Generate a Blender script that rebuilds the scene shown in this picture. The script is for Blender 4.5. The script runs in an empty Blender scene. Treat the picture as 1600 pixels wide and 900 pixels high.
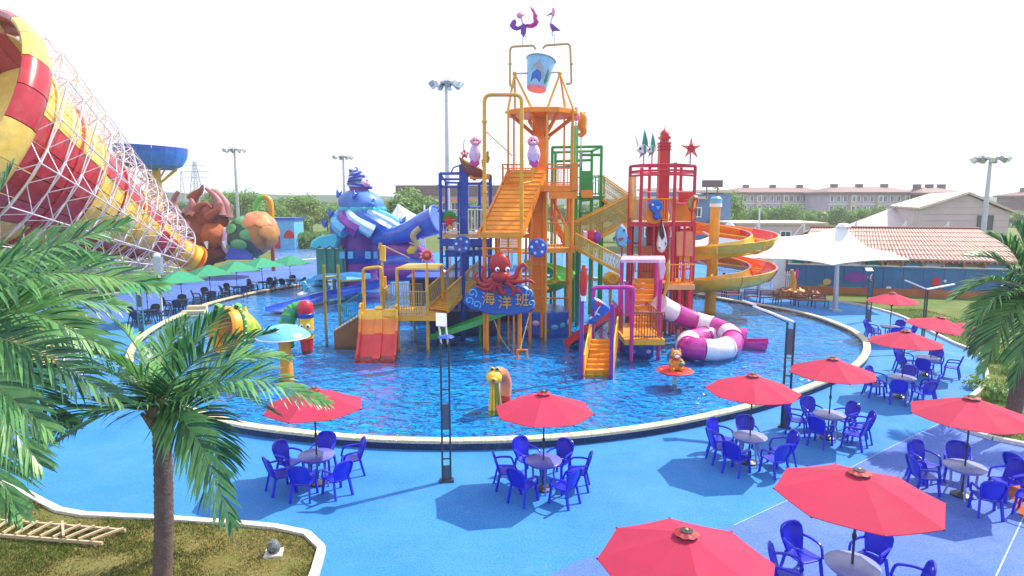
import bpy, bmesh, math, random
from math import sin, cos, pi, radians as R
from mathutils import Vector as V, Matrix as M, noise as NZ
random.seed(7)
C = bpy.context.scene.collection
SC = bpy.context.scene

# ------------------------------------------------------------------ camera, sky, sun, exposure
H, F, PITCH = 7.0, 1000.0, R(7.97)
cam_d = bpy.data.cameras.new('camera'); cam = bpy.data.objects.new('camera', cam_d); C.objects.link(cam)
cam.location = (0, 0, H); cam.rotation_euler = (pi/2 - PITCH, 0, 0)
cam_d.sensor_width = 36; cam_d.lens = 36*F/1600; cam_d.clip_end = 6000; cam_d.clip_start = .05
SC.camera = cam
SUN_DIR = V((0.72, 0.42, 1.02)).normalized()
sun_d = bpy.data.lights.new('sun', 'SUN'); sun_d.energy = 5.0; sun_d.angle = R(0.5); sun_d.color = (1, .95, .84)
sun = bpy.data.objects.new('sun', sun_d); C.objects.link(sun)
sun.rotation_euler = SUN_DIR.to_track_quat('Z', 'Y').to_euler(); sun.location = (20, 10, 40)
W = bpy.data.worlds.new('World'); SC.world = W; W.use_nodes = True
wn, wl = W.node_tree.nodes, W.node_tree.links
bg = wn['Background']; bg.inputs['Strength'].default_value = 0.12
sky = wn.new('ShaderNodeTexSky'); sky.sky_type = 'NISHITA'; sky.sun_disc = False
sky.sun_elevation = math.asin(SUN_DIR.z); sky.sun_rotation = math.atan2(SUN_DIR.x, SUN_DIR.y)
sky.air_density = 1.0; sky.dust_density = 3.0; sky.ozone_density = 1.0
mixw = wn.new('ShaderNodeMix'); mixw.data_type = 'RGBA'      # thin bright overcast over the blue
mixw.inputs[0].default_value = 0.80
mixw.inputs[7].default_value = (7.9, 8.7, 10.3, 1)
wl.new(sky.outputs[0], mixw.inputs[6]); wl.new(mixw.outputs[2], bg.inputs['Color'])
vs = SC.view_settings
vs.view_transform = 'Standard'; vs.look = 'None'; vs.gamma = 1; vs.use_curve_mapping = False
vs.exposure = 0.40
SC.cycles.max_bounces = 7; SC.cycles.transparent_max_bounces = 12
SC.cycles.caustics_reflective = False; SC.cycles.caustics_refractive = False

# ------------------------------------------------------------------ picture -> place
CP, SP = cos(PITCH), sin(PITCH)
def ray(px, py):
    u, v = (px-800)/F, (450-py)/F
    return V((u, CP + v*SP, -SP + v*CP))
def P(px, py, Y):
    d = ray(px, py); t = Y/d.y
    return V((d.x*t, Y, H + d.z*t))
def G(px, py, z=0.0):
    d = ray(px, py); t = (z-H)/d.z
    return V((d.x*t, d.y*t, z))
def Zat(py, Y): return P(800, py, Y).z

# ------------------------------------------------------------------ mesh builder
class MB:
    def __init__(s): s.v = []; s.f = []; s.mi = []; s.m = 0
    def add(s, vs, fs):
        b = len(s.v); s.v += [tuple(p) for p in vs]
        for f in fs: s.f.append(tuple(i+b for i in f)); s.mi.append(s.m)
        return s
    def box(s, c, size, rz=0, mat=None):
        x, y, z = size[0]/2, size[1]/2, size[2]/2
        p = [V((a*x, b*y, d*z)) for a in (-1,1) for b in (-1,1) for d in (-1,1)]
        m = mat or M.Rotation(rz, 3, 'Z')
        c = V(c); p = [m @ q + c for q in p]
        return s.add(p, [(0,1,3,2),(4,6,7,5),(0,4,5,1),(2,3,7,6),(0,2,6,4),(1,5,7,3)])
    def bar(s, a, b, w, h=None, up=(0,0,1)):          # rectangular bar from a to b
        a, b = V(a), V(b); h = h or w; d = (b-a); L = d.length
        if L < 1e-6: return s
        d /= L; u = V(up)
        if abs(d.dot(u)) > .98: u = V((0,1,0))
        x = d.cross(u).normalized(); y = x.cross(d)
        m = M((x, d, y)).transposed()
        return s.box((a+b)/2, (w, L, h), mat=m)
    def tube(s, pts, r, n=6, closed=False, caps=True, up=None):
        pts = [V(p) for p in pts]; k = len(pts)
        rs = r if isinstance(r, (list, tuple)) else [r]*k
        tang = []
        for i in range(k):
            a = pts[(i-1) % k] if (i > 0 or closed) else pts[i]
            b = pts[(i+1) % k] if (i < k-1 or closed) else pts[i]
            t = b-a; tang.append(t.normalized() if t.length > 1e-9 else V((0,0,1)))
        u = V(up) if up else (V((0,0,1)) if abs(tang[0].z) < .9 else V((0,1,0)))
        x = tang[0].cross(u).normalized(); vs = []
        for i in range(k):
            t = tang[i]; x = (x - t*x.dot(t))
            x = x.normalized() if x.length > 1e-6 else t.orthogonal().normalized()
            y = t.cross(x)
            for j in range(n):
                a = 2*pi*j/n
                vs.append(pts[i] + (x*cos(a) + y*sin(a))*rs[i])
        fs = []
        for i in range(k if closed else k-1):
            for j in range(n):
                a, b = i*n+j, i*n+(j+1) % n; c, d = ((i+1) % k)*n+(j+1) % n, ((i+1) % k)*n+j
                fs.append((a, b, c, d))
        if caps and not closed:
            fs.append(tuple(range(n))[::-1]); fs.append(tuple(range((k-1)*n, k*n)))
        return s.add(vs, fs)
    def lathe(s, prof, n=16, c=(0,0,0), mat=None, a0=0, a1=2*pi, sx=1, sy=1):   # prof: (r, z)
        c = V(c); full = abs(a1-a0-2*pi) < 1e-6; m = n if full else n+1
        vs = []
        for r, z in prof:
            for j in range(m):
                a = a0 + (a1-a0)*j/n
                p = V((r*cos(a)*sx, r*sin(a)*sy, z))
                vs.append((mat @ p if mat else p) + c)
        fs = []
        for i in range(len(prof)-1):
            for j in range(n):
                j2 = (j+1) % m
                fs.append((i*m+j, i*m+j2, (i+1)*m+j2, (i+1)*m+j))
        if full:
            if prof[0][0] > 1e-4: fs.append(tuple(range(m))[::-1])
            if prof[-1][0] > 1e-4: fs.append(tuple(range((len(prof)-1)*m, len(prof)*m)))
        return s.add(vs, fs)
    def ell(s, c, rad, n=12, k=8, mat=None):
        prof = [(max(1e-5, sin(pi*i/k)), -cos(pi*i/k)) for i in range(k+1)]
        rx, ry, rz = rad; c = V(c); vs = []
        for r, z in prof:
            for j in range(n):
                a = 2*pi*j/n; p = V((r*cos(a)*rx, r*sin(a)*ry, z*rz))
                vs.append((mat @ p if mat else p) + c)
        fs = [(i*n+j, i*n+(j+1) % n, (i+1)*n+(j+1) % n, (i+1)*n+j) for i in range(k) for j in range(n)]
        return s.add(vs, fs)
    def slab(s, poly, z0, z1):                        # vertical prism over a ground polygon
        n = len(poly); vs = [V((p[0], p[1], z0)) for p in poly] + [V((p[0], p[1], z1)) for p in poly]
        fs = [tuple(range(n))[::-1], tuple(range(n, 2*n))] + [(i, (i+1) % n, n+(i+1) % n, n+i) for i in range(n)]
        return s.add(vs, fs)
    def pillow(s, px, Y, th, inset=.82):              # puffed plate: outline seen head-on at depth Y, thickness th
        q = [P(a, b, Y) for a, b in px]; n = len(q)
        c = sum(q, V())/n; t = th/2
        ring = lambda k, dy: [c + (p-c)*k + V((0, dy, 0)) for p in q]
        vs = ring(inset, -t) + ring(1, -t*.35) + ring(1, t*.35) + ring(inset, t)
        fs = [tuple(range(n)), tuple(range(3*n, 4*n))[::-1]]
        for L in range(3):
            fs += [(L*n+(i+1) % n, L*n+i, (L+1)*n+i, (L+1)*n+(i+1) % n) for i in range(n)]
        return s.add(vs, fs)
    def plate(s, a, b, c, d, th):                     # quad a b c d with thickness along its normal
        a, b, c, d = map(V, (a, b, c, d)); nn = (b-a).cross(d-a).normalized()*(th/2)
        p = [a-nn, b-nn, c-nn, d-nn, a+nn, b+nn, c+nn, d+nn]
        return s.add(p, [(3,2,1,0),(4,5,6,7),(0,1,5,4),(1,2,6,5),(2,3,7,6),(3,0,4,7)])
    def mesh(s, name, mats, o=(0,0,0), smooth=True, ang=38):
        me = bpy.data.meshes.new(name); o = V(o)
        me.from_pydata([tuple(V(p)-o) for p in s.v], [], s.f)
        for m in (mats if isinstance(mats, (list, tuple)) else [mats]): me.materials.append(m)
        if isinstance(mats, (list, tuple)): me.polygons.foreach_set('material_index', s.mi)
        bm = bmesh.new(); bm.from_mesh(me); bmesh.ops.recalc_face_normals(bm, faces=bm.faces); bm.to_mesh(me); bm.free()
        if smooth:
            me.polygons.foreach_set('use_smooth', [True]*len(me.polygons))
            me.set_sharp_from_angle(angle=R(ang))
        me.update(); return me
    def to(s, name, mats, parent=None, smooth=True, ang=38, **kw):
        o = org(parent) if parent else V(kw.pop('at', (0,0,0)))
        ob = bpy.data.objects.new(name, s.mesh(name, mats, o, smooth, ang)); C.objects.link(ob)
        if parent: ob.parent = parent
        else: ob.location = o
        ORG[ob.name] = o
        for k, v in kw.items(): ob[k] = v
        return ob
ORG = {}
def org(o): return ORG[o.name]
def T(name, label, cat, loc=(0,0,0), group=None):
    o = bpy.data.objects.new(name, None); C.objects.link(o); o.location = loc
    o.empty_display_size = .3; o['label'] = label; o['category'] = cat
    if group: o['group'] = group
    ORG[o.name] = V(loc); return o
def tag(o, label, cat, group=None):
    o['label'] = label; o['category'] = cat
    if group: o['group'] = group
    return o
KIDS = {}
def copy_tree(o, parent=None):
    c = o.copy(); C.objects.link(c)
    if parent: c.parent = parent
    if o.name not in KIDS: KIDS[o.name] = [k for k in bpy.data.objects if k.parent == o]
    for k in KIDS[o.name]: copy_tree(k, c)
    return c
def inst(me, name, parent, mat):                      # part sharing mesh data, placed by a matrix in the parent's frame
    ob = bpy.data.objects.new(name, me); C.objects.link(ob); ob.parent = parent; ob.matrix_local = mat
    return ob
def frame(a, b, up=(0,0,1)):                          # matrix putting a unit y-bar between a and b
    a, b = V(a), V(b); d = b-a; L = d.length; d = d/L; u = V(up)
    if abs(d.dot(u)) > .98: u = V((0,1,0))
    x = d.cross(u).normalized(); z = x.cross(d)
    m = M((x, d, z)).transposed().to_4x4(); m.translation = (a+b)/2
    return m @ M.Diagonal((1, L, 1, 1))
def smoothpath(pts, k=6, closed=False):
    pts = [V(p) for p in pts]; n = len(pts); out = []
    for i in range(n if closed else n-1):
        g = lambda j: pts[j % n] if closed else pts[min(max(j, 0), n-1)]
        a, b, c, d = g(i-1), g(i), g(i+1), g(i+2)
        for j in range(k):
            t = j/k
            out.append(.5*((2*b) + (c-a)*t + (2*a-5*b+4*c-d)*t*t + (3*b-a-3*c+d)*t**3))
    if not closed: out.append(pts[-1])
    return out
def bend(pts, r=.25, k=4):                            # polyline with rounded corners (bent pipe)
    pts = [V(p) for p in pts]; out = [pts[0]]
    for i in range(1, len(pts)-1):
        a, b, c = pts[i-1], pts[i], pts[i+1]
        d1, d2 = (a-b), (c-b); rr = min(r, d1.length*.45, d2.length*.45)
        p, q = b+d1.normalized()*rr, b+d2.normalized()*rr
        for j in range(k+1):
            t = j/k; out.append(p*(1-t)**2 + b*2*t*(1-t) + q*t*t)
    out.append(pts[-1]); return out

def lump(c, rad, amp=.15, fr=1.3, seed=0, n=22, k=14):
    mb = MB(); mb.ell((0,0,0), (1,1,1), n, k); c = V(c)
    mb.v = [tuple(c+V((p[0]*rad[0], p[1]*rad[1], p[2]*rad[2]))*(1+amp*NZ.noise(V(p)*fr*1.6+V((seed,seed,0)))+amp*.4*NZ.noise(V(p)*fr*5+V((seed,0,3))))) for p in mb.v]
    return mb

# ------------------------------------------------------------------ materials
def lin(c): return tuple(((x/12.92) if x <= .04045 else ((x+.055)/1.055)**2.4) for x in c)
def base_mat(name, rough=.5):
    m = bpy.data.materials.new(name); m.use_nodes = True
    return m, m.node_tree.nodes, m.node_tree.links, m.node_tree.nodes['Principled BSDF']
def mat(name, c, rough=.45, var=.12, scale=2.5, bump=0, bscale=40, metal=0, c2=None, trans=0, coat=0, detail=4, dirt=0):
    m, n, l, b = base_mat(name)
    b.inputs['Roughness'].default_value = rough; b.inputs['Metallic'].default_value = metal
    if coat: b.inputs['Coat Weight'].default_value = coat; b.inputs['Coat Roughness'].default_value = .15
    tc = n.new('ShaderNodeTexCoord'); nz = n.new('ShaderNodeTexNoise')
    nz.inputs['Scale'].default_value = scale; nz.inputs['Detail'].default_value = detail; nz.inputs['Roughness'].default_value = .65
    l.new(tc.outputs['Object'], nz.inputs['Vector'])
    mx = n.new('ShaderNodeMix'); mx.data_type = 'RGBA'
    rp = n.new('ShaderNodeValToRGB'); rp.color_ramp.elements[0].position = .3; rp.color_ramp.elements[1].position = .7
    l.new(nz.outputs['Fac'], rp.inputs[0]); l.new(rp.outputs[0], mx.inputs[0])
    d = c2 or tuple(min(1, x*(1+var)+.01*var) for x in c)
    mx.inputs[6].default_value = (*[x*(1-(0 if c2 else var)) for x in c], 1); mx.inputs[7].default_value = (*d, 1)
    out = mx.outputs[2]
    if dirt:
        nz2 = n.new('ShaderNodeTexNoise'); nz2.inputs['Scale'].default_value = scale*.35; nz2.inputs['Detail'].default_value = 8
        nz2.inputs['Roughness'].default_value = .75
        l.new(tc.outputs['Object'], nz2.inputs['Vector'])
        r2 = n.new('ShaderNodeValToRGB'); r2.color_ramp.elements[0].position = .52; r2.color_ramp.elements[1].position = .75
        r2.color_ramp.elements[1].color = (dirt, dirt, dirt, 1)
        l.new(nz2.outputs['Fac'], r2.inputs[0])
        m2 = n.new('ShaderNodeMix'); m2.data_type = 'RGBA'; l.new(r2.outputs[0], m2.inputs[0])
        l.new(out, m2.inputs[6]); m2.inputs[7].default_value = (.28, .24, .19, 1); out = m2.outputs[2]
    l.new(out, b.inputs['Base Color'])
    l2 = n.new('ShaderNodeMapRange'); l2.inputs[3].default_value = rough*.8; l2.inputs[4].default_value = min(1, rough*1.25)
    l.new(nz.outputs['Fac'], l2.inputs[0]); l.new(l2.outputs[0], b.inputs['Roughness'])
    if bump:
        bn = n.new('ShaderNodeTexNoise'); bn.inputs['Scale'].default_value = bscale; bn.inputs['Detail'].default_value = 3
        l.new(tc.outputs['Object'], bn.inputs['Vector'])
        bp = n.new('ShaderNodeBump'); bp.inputs['Strength'].default_value = bump; bp.inputs['Distance'].default_value = .02
        l.new(bn.outputs['Fac'], bp.inputs['Height']); l.new(bp.outputs[0], b.inputs['Normal'])
    if trans:
        ts = n.new('ShaderNodeBsdfTranslucent'); l.new(out, ts.inputs[0])
        ms = n.new('ShaderNodeMixShader'); ms.inputs[0].default_value = trans
        l.new(b.outputs[0], ms.inputs[1]); l.new(ts.outputs[0], ms.inputs[2])
        l.new(ms.outputs[0], n['Material Output'].inputs[0])
    return m
K = {}
def pm(key, c, rough=.38, **k):
    k.setdefault('var', .14); k.setdefault('scale', 1.6); k.setdefault('dirt', .34); K[key] = mat(key+'_paint', c, rough, **k)
pm('orange', (.82,.23,.008)); pm('orange2', (.84,.31,.014)); pm('yellow', (.82,.50,.03)); pm('ochre', (.72,.36,.03))
pm('red', (.62,.02,.02)); pm('crimson', (.55,.012,.045)); pm('magenta', (.55,.02,.28)); pm('pink', (.80,.30,.42)); pm('lilac', (.74,.50,.72))
pm('purple', (.20,.03,.32)); pm('blue', (.012,.055,.40)); pm('royal', (.01,.11,.52)); pm('bowl_blue', (.02,.20,.66)); pm('navy', (.01,.02,.10)); pm('muted_blue', (.10,.20,.38)); pm('funnel_red', (.44,.008,.022), .25, coat=.3); pm('funnel_yellow', (.80,.52,.09), .25, coat=.3); pm('sky', (.12,.45,.75)); pm('cyan', (.05,.50,.62))
pm('green', (.03,.30,.05)); pm('lime', (.12,.55,.06)); pm('teal', (.04,.26,.20)); pm('white', (.80,.80,.80)); pm('grey', (.35,.37,.40))
pm('black', (.02,.02,.025)); pm('brown', (.24,.10,.035)); pm('rust', (.30,.075,.04)); pm('tan', (.55,.36,.15)); pm('olive', (.28,.26,.05))
pm('lpink', (.80,.45,.60)); pm('salmon', (.72,.22,.10)); pm('steel', (.50,.52,.55), .35, metal=.6); pm('darksteel', (.05,.06,.075), .4, metal=.3)
pm('slide_red', (.66,.015,.02), .22, coat=.4); pm('slide_yellow', (.85,.48,.02), .22, coat=.4); pm('slide_orange', (.85,.22,.012), .22, coat=.4)
pm('slide_green', (.06,.45,.07), .22, coat=.4); pm('slide_magenta', (.50,.015,.28), .22, coat=.4); pm('slide_white', (.78,.74,.80), .22, coat=.4)
pm('slide_blue', (.015,.10,.55), .22, coat=.4); pm('slide_olive', (.55,.42,.02), .22, coat=.4); pm('frame_white', (.74,.66,.68), .4)
pm('chair_blue', (.010,.014,.60), .34, dirt=.05); pm('table_blue', (.13,.14,.58), .28, dirt=.1); pm('table_sky_sheen', (.27,.30,.60), .28, dirt=.15); pm('post_panel', (.07,.10,.15), .4); pm('octopus', (.42,.012,.018)); pm('board', (.012,.085,.36)); pm('bucket', (.26,.55,.80)); pm('bucket_pink', (.62,.26,.42)); pm('chair_dark', (.012,.03,.10), .4)
pm('wood', (.50,.38,.24), .7, bump=.4, scale=6); pm('dark_red_cap', (.30,.012,.02), .6)
K['canopy'] = mat('red_fabric', (.60,.033,.10), .8, var=.08, scale=3, bump=.25, bscale=60, trans=.28)
K['canopy_green'] = mat('green_fabric', (.05,.36,.19), .8, var=.1, scale=3, trans=.25)
K['membrane'] = mat('white_membrane', (.84,.84,.86), .6, var=.04, scale=.6, trans=.2)
def fade(m, lo, hi):      # every panel / chair has aged a little differently
    n, l = m.node_tree.nodes, m.node_tree.links; b = n['Principled BSDF']; src = b.inputs['Base Color'].links[0].from_socket
    oi = n.new('ShaderNodeObjectInfo'); mr = n.new('ShaderNodeMapRange'); mr.inputs[3].default_value = lo; mr.inputs[4].default_value = hi; l.new(oi.outputs['Random'], mr.inputs[0])
    hs = n.new('ShaderNodeHueSaturation'); l.new(mr.outputs[0], hs.inputs['Value']); l.new(src, hs.inputs['Color'])
    for k in list(src.links):
        if k.to_node != hs: l.new(hs.outputs[0], k.to_socket)
fade(K['canopy'], .84, 1.08); fade(K['canopy_green'], .85, 1.1); fade(K['chair_blue'], .8, 1.2); fade(K['orange2'], .86, 1.06); fade(K['orange'], .88, 1.05)
K['rope'] = mat('rope', (.42,.36,.12), .9, var=.2)
# ------------------------------------------------------------------ surface materials of the setting
def speckle(name, c, c2, big=.35, fine=140, rough=.8, wear=(.75,.8,.85), wearamt=.18):
    m, n, l, b = base_mat(name, rough); b.inputs['Roughness'].default_value = rough; b.inputs['Specular IOR Level'].default_value = .25
    tc = n.new('ShaderNodeTexCoord')
    def nz(s, d=4, r=.6):
        q = n.new('ShaderNodeTexNoise'); q.inputs['Scale'].default_value = s; q.inputs['Detail'].default_value = d
        q.inputs['Roughness'].default_value = r; l.new(tc.outputs['Object'], q.inputs['Vector']); return q
    def ramp(src, a, e, c0=(0,0,0,1), c1=(1,1,1,1)):
        r = n.new('ShaderNodeValToRGB'); r.color_ramp.elements[0].position = a; r.color_ramp.elements[1].position = e
        r.color_ramp.elements[0].color = c0; r.color_ramp.elements[1].color = c1; l.new(src.outputs[0], r.inputs[0]); return r
    def mix(f, a, bb, t='MIX'):
        x = n.new('ShaderNodeMix'); x.data_type = 'RGBA'; x.blend_type = t
        for s, q in ((0, f), (6, a), (7, bb)):
            if isinstance(q, (int, float)): x.inputs[s].default_value = q
            elif isinstance(q, tuple): x.inputs[s].default_value = (*q, 1)
            else: l.new(q, x.inputs[s])
        return x.outputs[2]
    col = mix(ramp(nz(big, 6, .7), .35, .68).outputs[0], c, c2)
    sp = ramp(nz(fine*.13, 5, .85), .30, .70, (.42,.42,.42,1), (1.58,1.58,1.58,1))
    col = mix(.8, col, sp.outputs[0], 'MULTIPLY')
    wr = ramp(nz(big*2.3, 10, .78), .56, .80, (0,0,0,1), (wearamt,)*3+(1,))
    col = mix(wr.outputs[0], col, wear)
    sc = ramp(nz(big*1.1, 8, .72), .60, .66, (1,1,1,1), (.80,.82,.86,1)); col = mix(.8, col, sc.outputs[0], 'MULTIPLY')
    l.new(col, b.inputs['Base Color'])
    rg = n.new('ShaderNodeMapRange'); rg.inputs[1].default_value = .35; rg.inputs[2].default_value = .65; rg.inputs[3].default_value = rough*.62; rg.inputs[4].default_value = min(1, rough*1.15)
    l.new(nz(big*1.7, 5, .7).outputs[0], rg.inputs[0]); l.new(rg.outputs[0], b.inputs['Roughness'])
    bp = n.new('ShaderNodeBump'); bp.inputs['Strength'].default_value = .35; bp.inputs['Distance'].default_value = .01
    l.new(nz(fine*.3, 2).outputs[0], bp.inputs['Height']); l.new(bp.outputs[0], b.inputs['Normal'])
    return m
K['deck'] = speckle('blue_rubber_paving', (.028,.18,.50), (.05,.235,.57), .3, fine=170, wear=(.16,.30,.52), wearamt=.45)
K['deck_violet'] = speckle('violet_rubber_paving', (.068,.14,.47), (.10,.18,.53), .3, fine=170, wear=(.25,.28,.5), wearamt=.4)
K['deck_orange'] = speckle('orange_rubber_paving', (.36,.07,.02), (.42,.10,.03), .4)
K['pink_paving'] = speckle('pink_paving', (.58,.24,.18), (.62,.30,.22), .2)
K['lawn'] = speckle('dry_lawn', (.10,.11,.02), (.22,.17,.06), .42, 120, .95, (.40,.29,.14), .6)
K['lawn_green'] = speckle('green_lawn', (.07,.14,.015), (.13,.13,.03), .25, 60, .95, (.26,.14,.04), .5)
K['terrain'] = speckle('meadow', (.075,.14,.025), (.16,.15,.05), .03, 20, .95, (.30,.22,.12), .35)
K['joint'] = speckle('blue_grey_joint', (.28,.36,.56), (.34,.42,.60), 1.2, 160, .8)
K['concrete'] = speckle('pale_concrete', (.58,.54,.47), (.66,.62,.56), 1.2, 160, .8, (.35,.32,.27), .35)
K['coping'] = speckle('cream_coping', (.60,.50,.32), (.68,.58,.40), 1.5, 130, .65, (.40,.34,.24), .4)
K['pool_floor'] = speckle('pool_floor_paint', (.002,.27,.72), (.005,.36,.82), .6, 40, .6, (.10,.42,.80), .2)
def water_mat():
    m = bpy.data.materials.new('pool_water'); m.use_nodes = True; n, l = m.node_tree.nodes, m.node_tree.links
    n.remove(n['Principled BSDF']); o = n['Material Output']
    tr = n.new('ShaderNodeBsdfTransparent'); tr.inputs[0].default_value = (.55,.88,1,1)
    gl = n.new('ShaderNodeBsdfGlossy'); gl.inputs['Roughness'].default_value = .04; gl.inputs[0].default_value = (.9,.95,1,1)
    fr = n.new('ShaderNodeFresnel'); fr.inputs[0].default_value = 1.33
    mx = n.new('ShaderNodeMixShader'); tc = n.new('ShaderNodeTexCoord'); mp = n.new('ShaderNodeMapping')
    mp.inputs['Scale'].default_value = (.8, 1.3, 1); l.new(tc.outputs['Object'], mp.inputs[0])
    a = n.new('ShaderNodeTexNoise'); a.inputs['Scale'].default_value = 2.5; a.inputs['Detail'].default_value = 2.2; a.inputs['Roughness'].default_value = .5; a.inputs['Distortion'].default_value = .6
    w = n.new('ShaderNodeTexNoise'); w.inputs['Scale'].default_value = .5; w.inputs['Detail'].default_value = 2
    l.new(mp.outputs[0], a.inputs['Vector']); l.new(mp.outputs[0], w.inputs['Vector'])
    mu = n.new('ShaderNodeMath'); mu.operation = 'MULTIPLY'; l.new(a.outputs[0], mu.inputs[0])
    mr = n.new('ShaderNodeMapRange'); mr.inputs[1].default_value = .3; mr.inputs[2].default_value = .7; mr.inputs[3].default_value = .45; mr.inputs[4].default_value = 1.3
    l.new(w.outputs[0], mr.inputs[0]); l.new(mr.outputs[0], mu.inputs[1])
    bp = n.new('ShaderNodeBump'); bp.inputs['Strength'].default_value = 1.0; bp.inputs['Distance'].default_value = .30
    l.new(mu.outputs[0], bp.inputs['Height'])
    rp = n.new('ShaderNodeValToRGB'); e = rp.color_ramp.elements; e[0].position = .40; e[1].position = .58     # light and dark of refracting ripples painted into the tint, paler on crests
    e[0].color = (.52,.85,.98,1); e[1].color = (.72,.95,1,1); l.new(a.outputs[0], rp.inputs[0]); l.new(rp.outputs[0], tr.inputs[0])
    for q in (gl, fr): l.new(bp.outputs[0], q.inputs['Normal'])
    fm = n.new('ShaderNodeMapRange'); fm.inputs[1].default_value = .10; fm.inputs[2].default_value = .50; fm.inputs[3].default_value = .02; fm.inputs[4].default_value = .8; l.new(fr.outputs[0], fm.inputs[0]); l.new(fm.outputs[0], mx.inputs[0]); l.new(tr.outputs[0], mx.inputs[1]); l.new(gl.outputs[0], mx.inputs[2])
    l.new(mx.outputs[0], o.inputs[0]); return m
K['water'] = water_mat()

# ------------------------------------------------------------------ ground, paving, pool
def sheet(name, pts, z, m, kind='structure'):
    mb = MB(); mb.add([(p[0], p[1], z) for p in pts], [tuple(range(len(pts)))])
    return mb.to(name, m, None, False, kind=kind)
def offset(poly, d, closed=True):
    n = len(poly); out = []
    for i in range(n):
        a = poly[i-1] if (i or closed) else poly[i]; b = poly[(i+1) % n] if (i < n-1 or closed) else poly[i]
        t = V((b[0]-a[0], b[1]-a[1], 0)).normalized(); out.append(V((poly[i][0]-t.y*d, poly[i][1]+t.x*d, 0)))
    return out
def resample(pts, step, closed=False):
    q = [V(p) for p in pts] + ([V(pts[0])] if closed else []); out = [q[0]]; acc = 0
    for a, b in zip(q, q[1:]):
        L = (b-a).length; t = step-acc
        while t <= L: out.append(a+(b-a)*(t/L)); t += step
        acc = (acc+L) % step
    return out
sheet('ground', [(560*cos(2*pi*i/64), 200+500*sin(2*pi*i/64)) for i in range(64)], -.02, K['terrain'])
deck_px = [(-500,520),(60,478),(230,452),(310,437),(385,422),(500,404),(620,396),(800,392),(1000,398),(1150,418),(1230,440),(1290,452),(1900,470),(2400,700)]
deck_poly = [G(*p) for p in deck_px] + [V((26,2,0)), V((20,-14,0)), V((-22,-14,0)), V((-60,10,0))]
sheet('pool_deck', deck_poly, 0, K['deck'])
out_px = [(1361,541),(1352,562),(1318,584),(1245,613),(1160,638),(1050,661),(950,675),(850,684),(750,688),(650,688),(560,684),(470,676),(390,666),(330,653),
          (262,628),(212,595),(195,562),(208,532),(240,508),(285,487),(328,471),(400,454),(480,441),(560,432),(700,426),(900,431),(1010,442),(1075,454),(1140,466),(1250,485),(1318,506),(1350,523)]
pool_out = smoothpath([G(a, b, .3) for a, b in out_px], 8, True)
pool_out = [V((p.x, p.y, 0)) for p in pool_out]
area = sum(a.x*b.y-b.x*a.y for a, b in zip(pool_out, pool_out[1:]+pool_out[:1]))
if area < 0: pool_out.reverse()
CW = .31
pool_in = offset(pool_out, CW*.9)
floor_poly = offset(pool_out, CW*.5)
sheet('pool_floor', floor_poly, .02, K['pool_floor'])
sheet('pool_water', floor_poly, .19, K['water'])
stones = T('pool_coping', '', '', (0,0,0)); del stones['label']; del stones['category']; stones['kind'] = 'structure'
rs = resample(pool_out, .62, True)
for i in range(len(rs)-1):
    a, b = rs[i], rs[i+1]; t = (b-a).normalized(); nn = V((-t.y, t.x, 0)); g = t*.006
    mb = MB(); e = random.uniform(-.004, .004); h = .285+e; w = CW+random.uniform(-.008,.008)
    q = [a+g, b-g, b-g+nn*w, a+g+nn*w]
    mb.add([V((p.x, p.y, .2)) for p in q]+[V((p.x, p.y, h-.02)) for p in q]+[p+V((0,0,h))+(sum(q, V())/4-p)*.06 for p in q],
           [(0,1,5,4),(1,2,6,5),(2,3,7,6),(3,0,4,7),(4,5,9,8),(5,6,10,9),(6,7,11,10),(7,4,8,11),(8,9,10,11)])
    mb.to('coping_stone', K['coping'], stones, False)
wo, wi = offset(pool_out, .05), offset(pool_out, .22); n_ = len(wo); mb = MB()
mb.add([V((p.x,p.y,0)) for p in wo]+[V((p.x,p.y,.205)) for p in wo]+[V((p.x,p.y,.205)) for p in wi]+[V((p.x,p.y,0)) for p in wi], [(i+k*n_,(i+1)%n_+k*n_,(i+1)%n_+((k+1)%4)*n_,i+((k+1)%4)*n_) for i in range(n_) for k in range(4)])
mb.to('pool_wall', speckle('shaded_navy_pool_wall', (.012,.035,.10), (.03,.06,.14), .8, 120, .7), None, False, kind='structure')  # shade on the rim's outer face painted into the navy wall colour
# outer ring of violet paving, its joints, an orange corner
vi = smoothpath([G(*p) for p in [(800,935),(900,878),(1010,845),(1147,821),(1237,779),(1389,700),(1462,665),(1500,640),(1700,560)]], 6)
sheet('violet_paving', vi + [V((40,18,0)), V((22,-13,0)), V((0,-13,0))], .004, K['deck_violet'])
vl = smoothpath([G(*p) for p in [(60,530),(190,498),(300,467),(400,446),(520,425),(640,408)]], 5)
vo = [G(*p) for p in [(640,397),(500,405),(385,423),(310,438),(230,453),(60,479),(-200,500)]]
sheet('violet_paving', vl + vo, .004, K['deck_violet'])
sheet('orange_paving', [G(*p) for p in [(1597,812),(1575,770),(1585,735),(1620,720),(1800,760),(1700,800)]], .008, K['deck_orange'])
def strip(name, pts, w, z, m):
    a, b = offset(pts, w/2, False), offset(pts, -w/2, False); n = len(pts)
    mb = MB(); mb.add([(p[0],p[1],z) for p in a]+[(p[0],p[1],z) for p in b], [(i, i+1, n+i+1, n+i) for i in range(n-1)])
    return mb.to(name, m, None, False, kind='structure')
strip('paving_joint', resample([G(*p) for p in [(1147,821),(1237,779),(1389,700),(1462,665),(1500,642)]], .4), .025, .009, K['joint'])
strip('paving_joint', resample([G(*p) for p in [(1545,925),(1597,813),(1640,730)]], .4), .03, .013, K['joint'])
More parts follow.
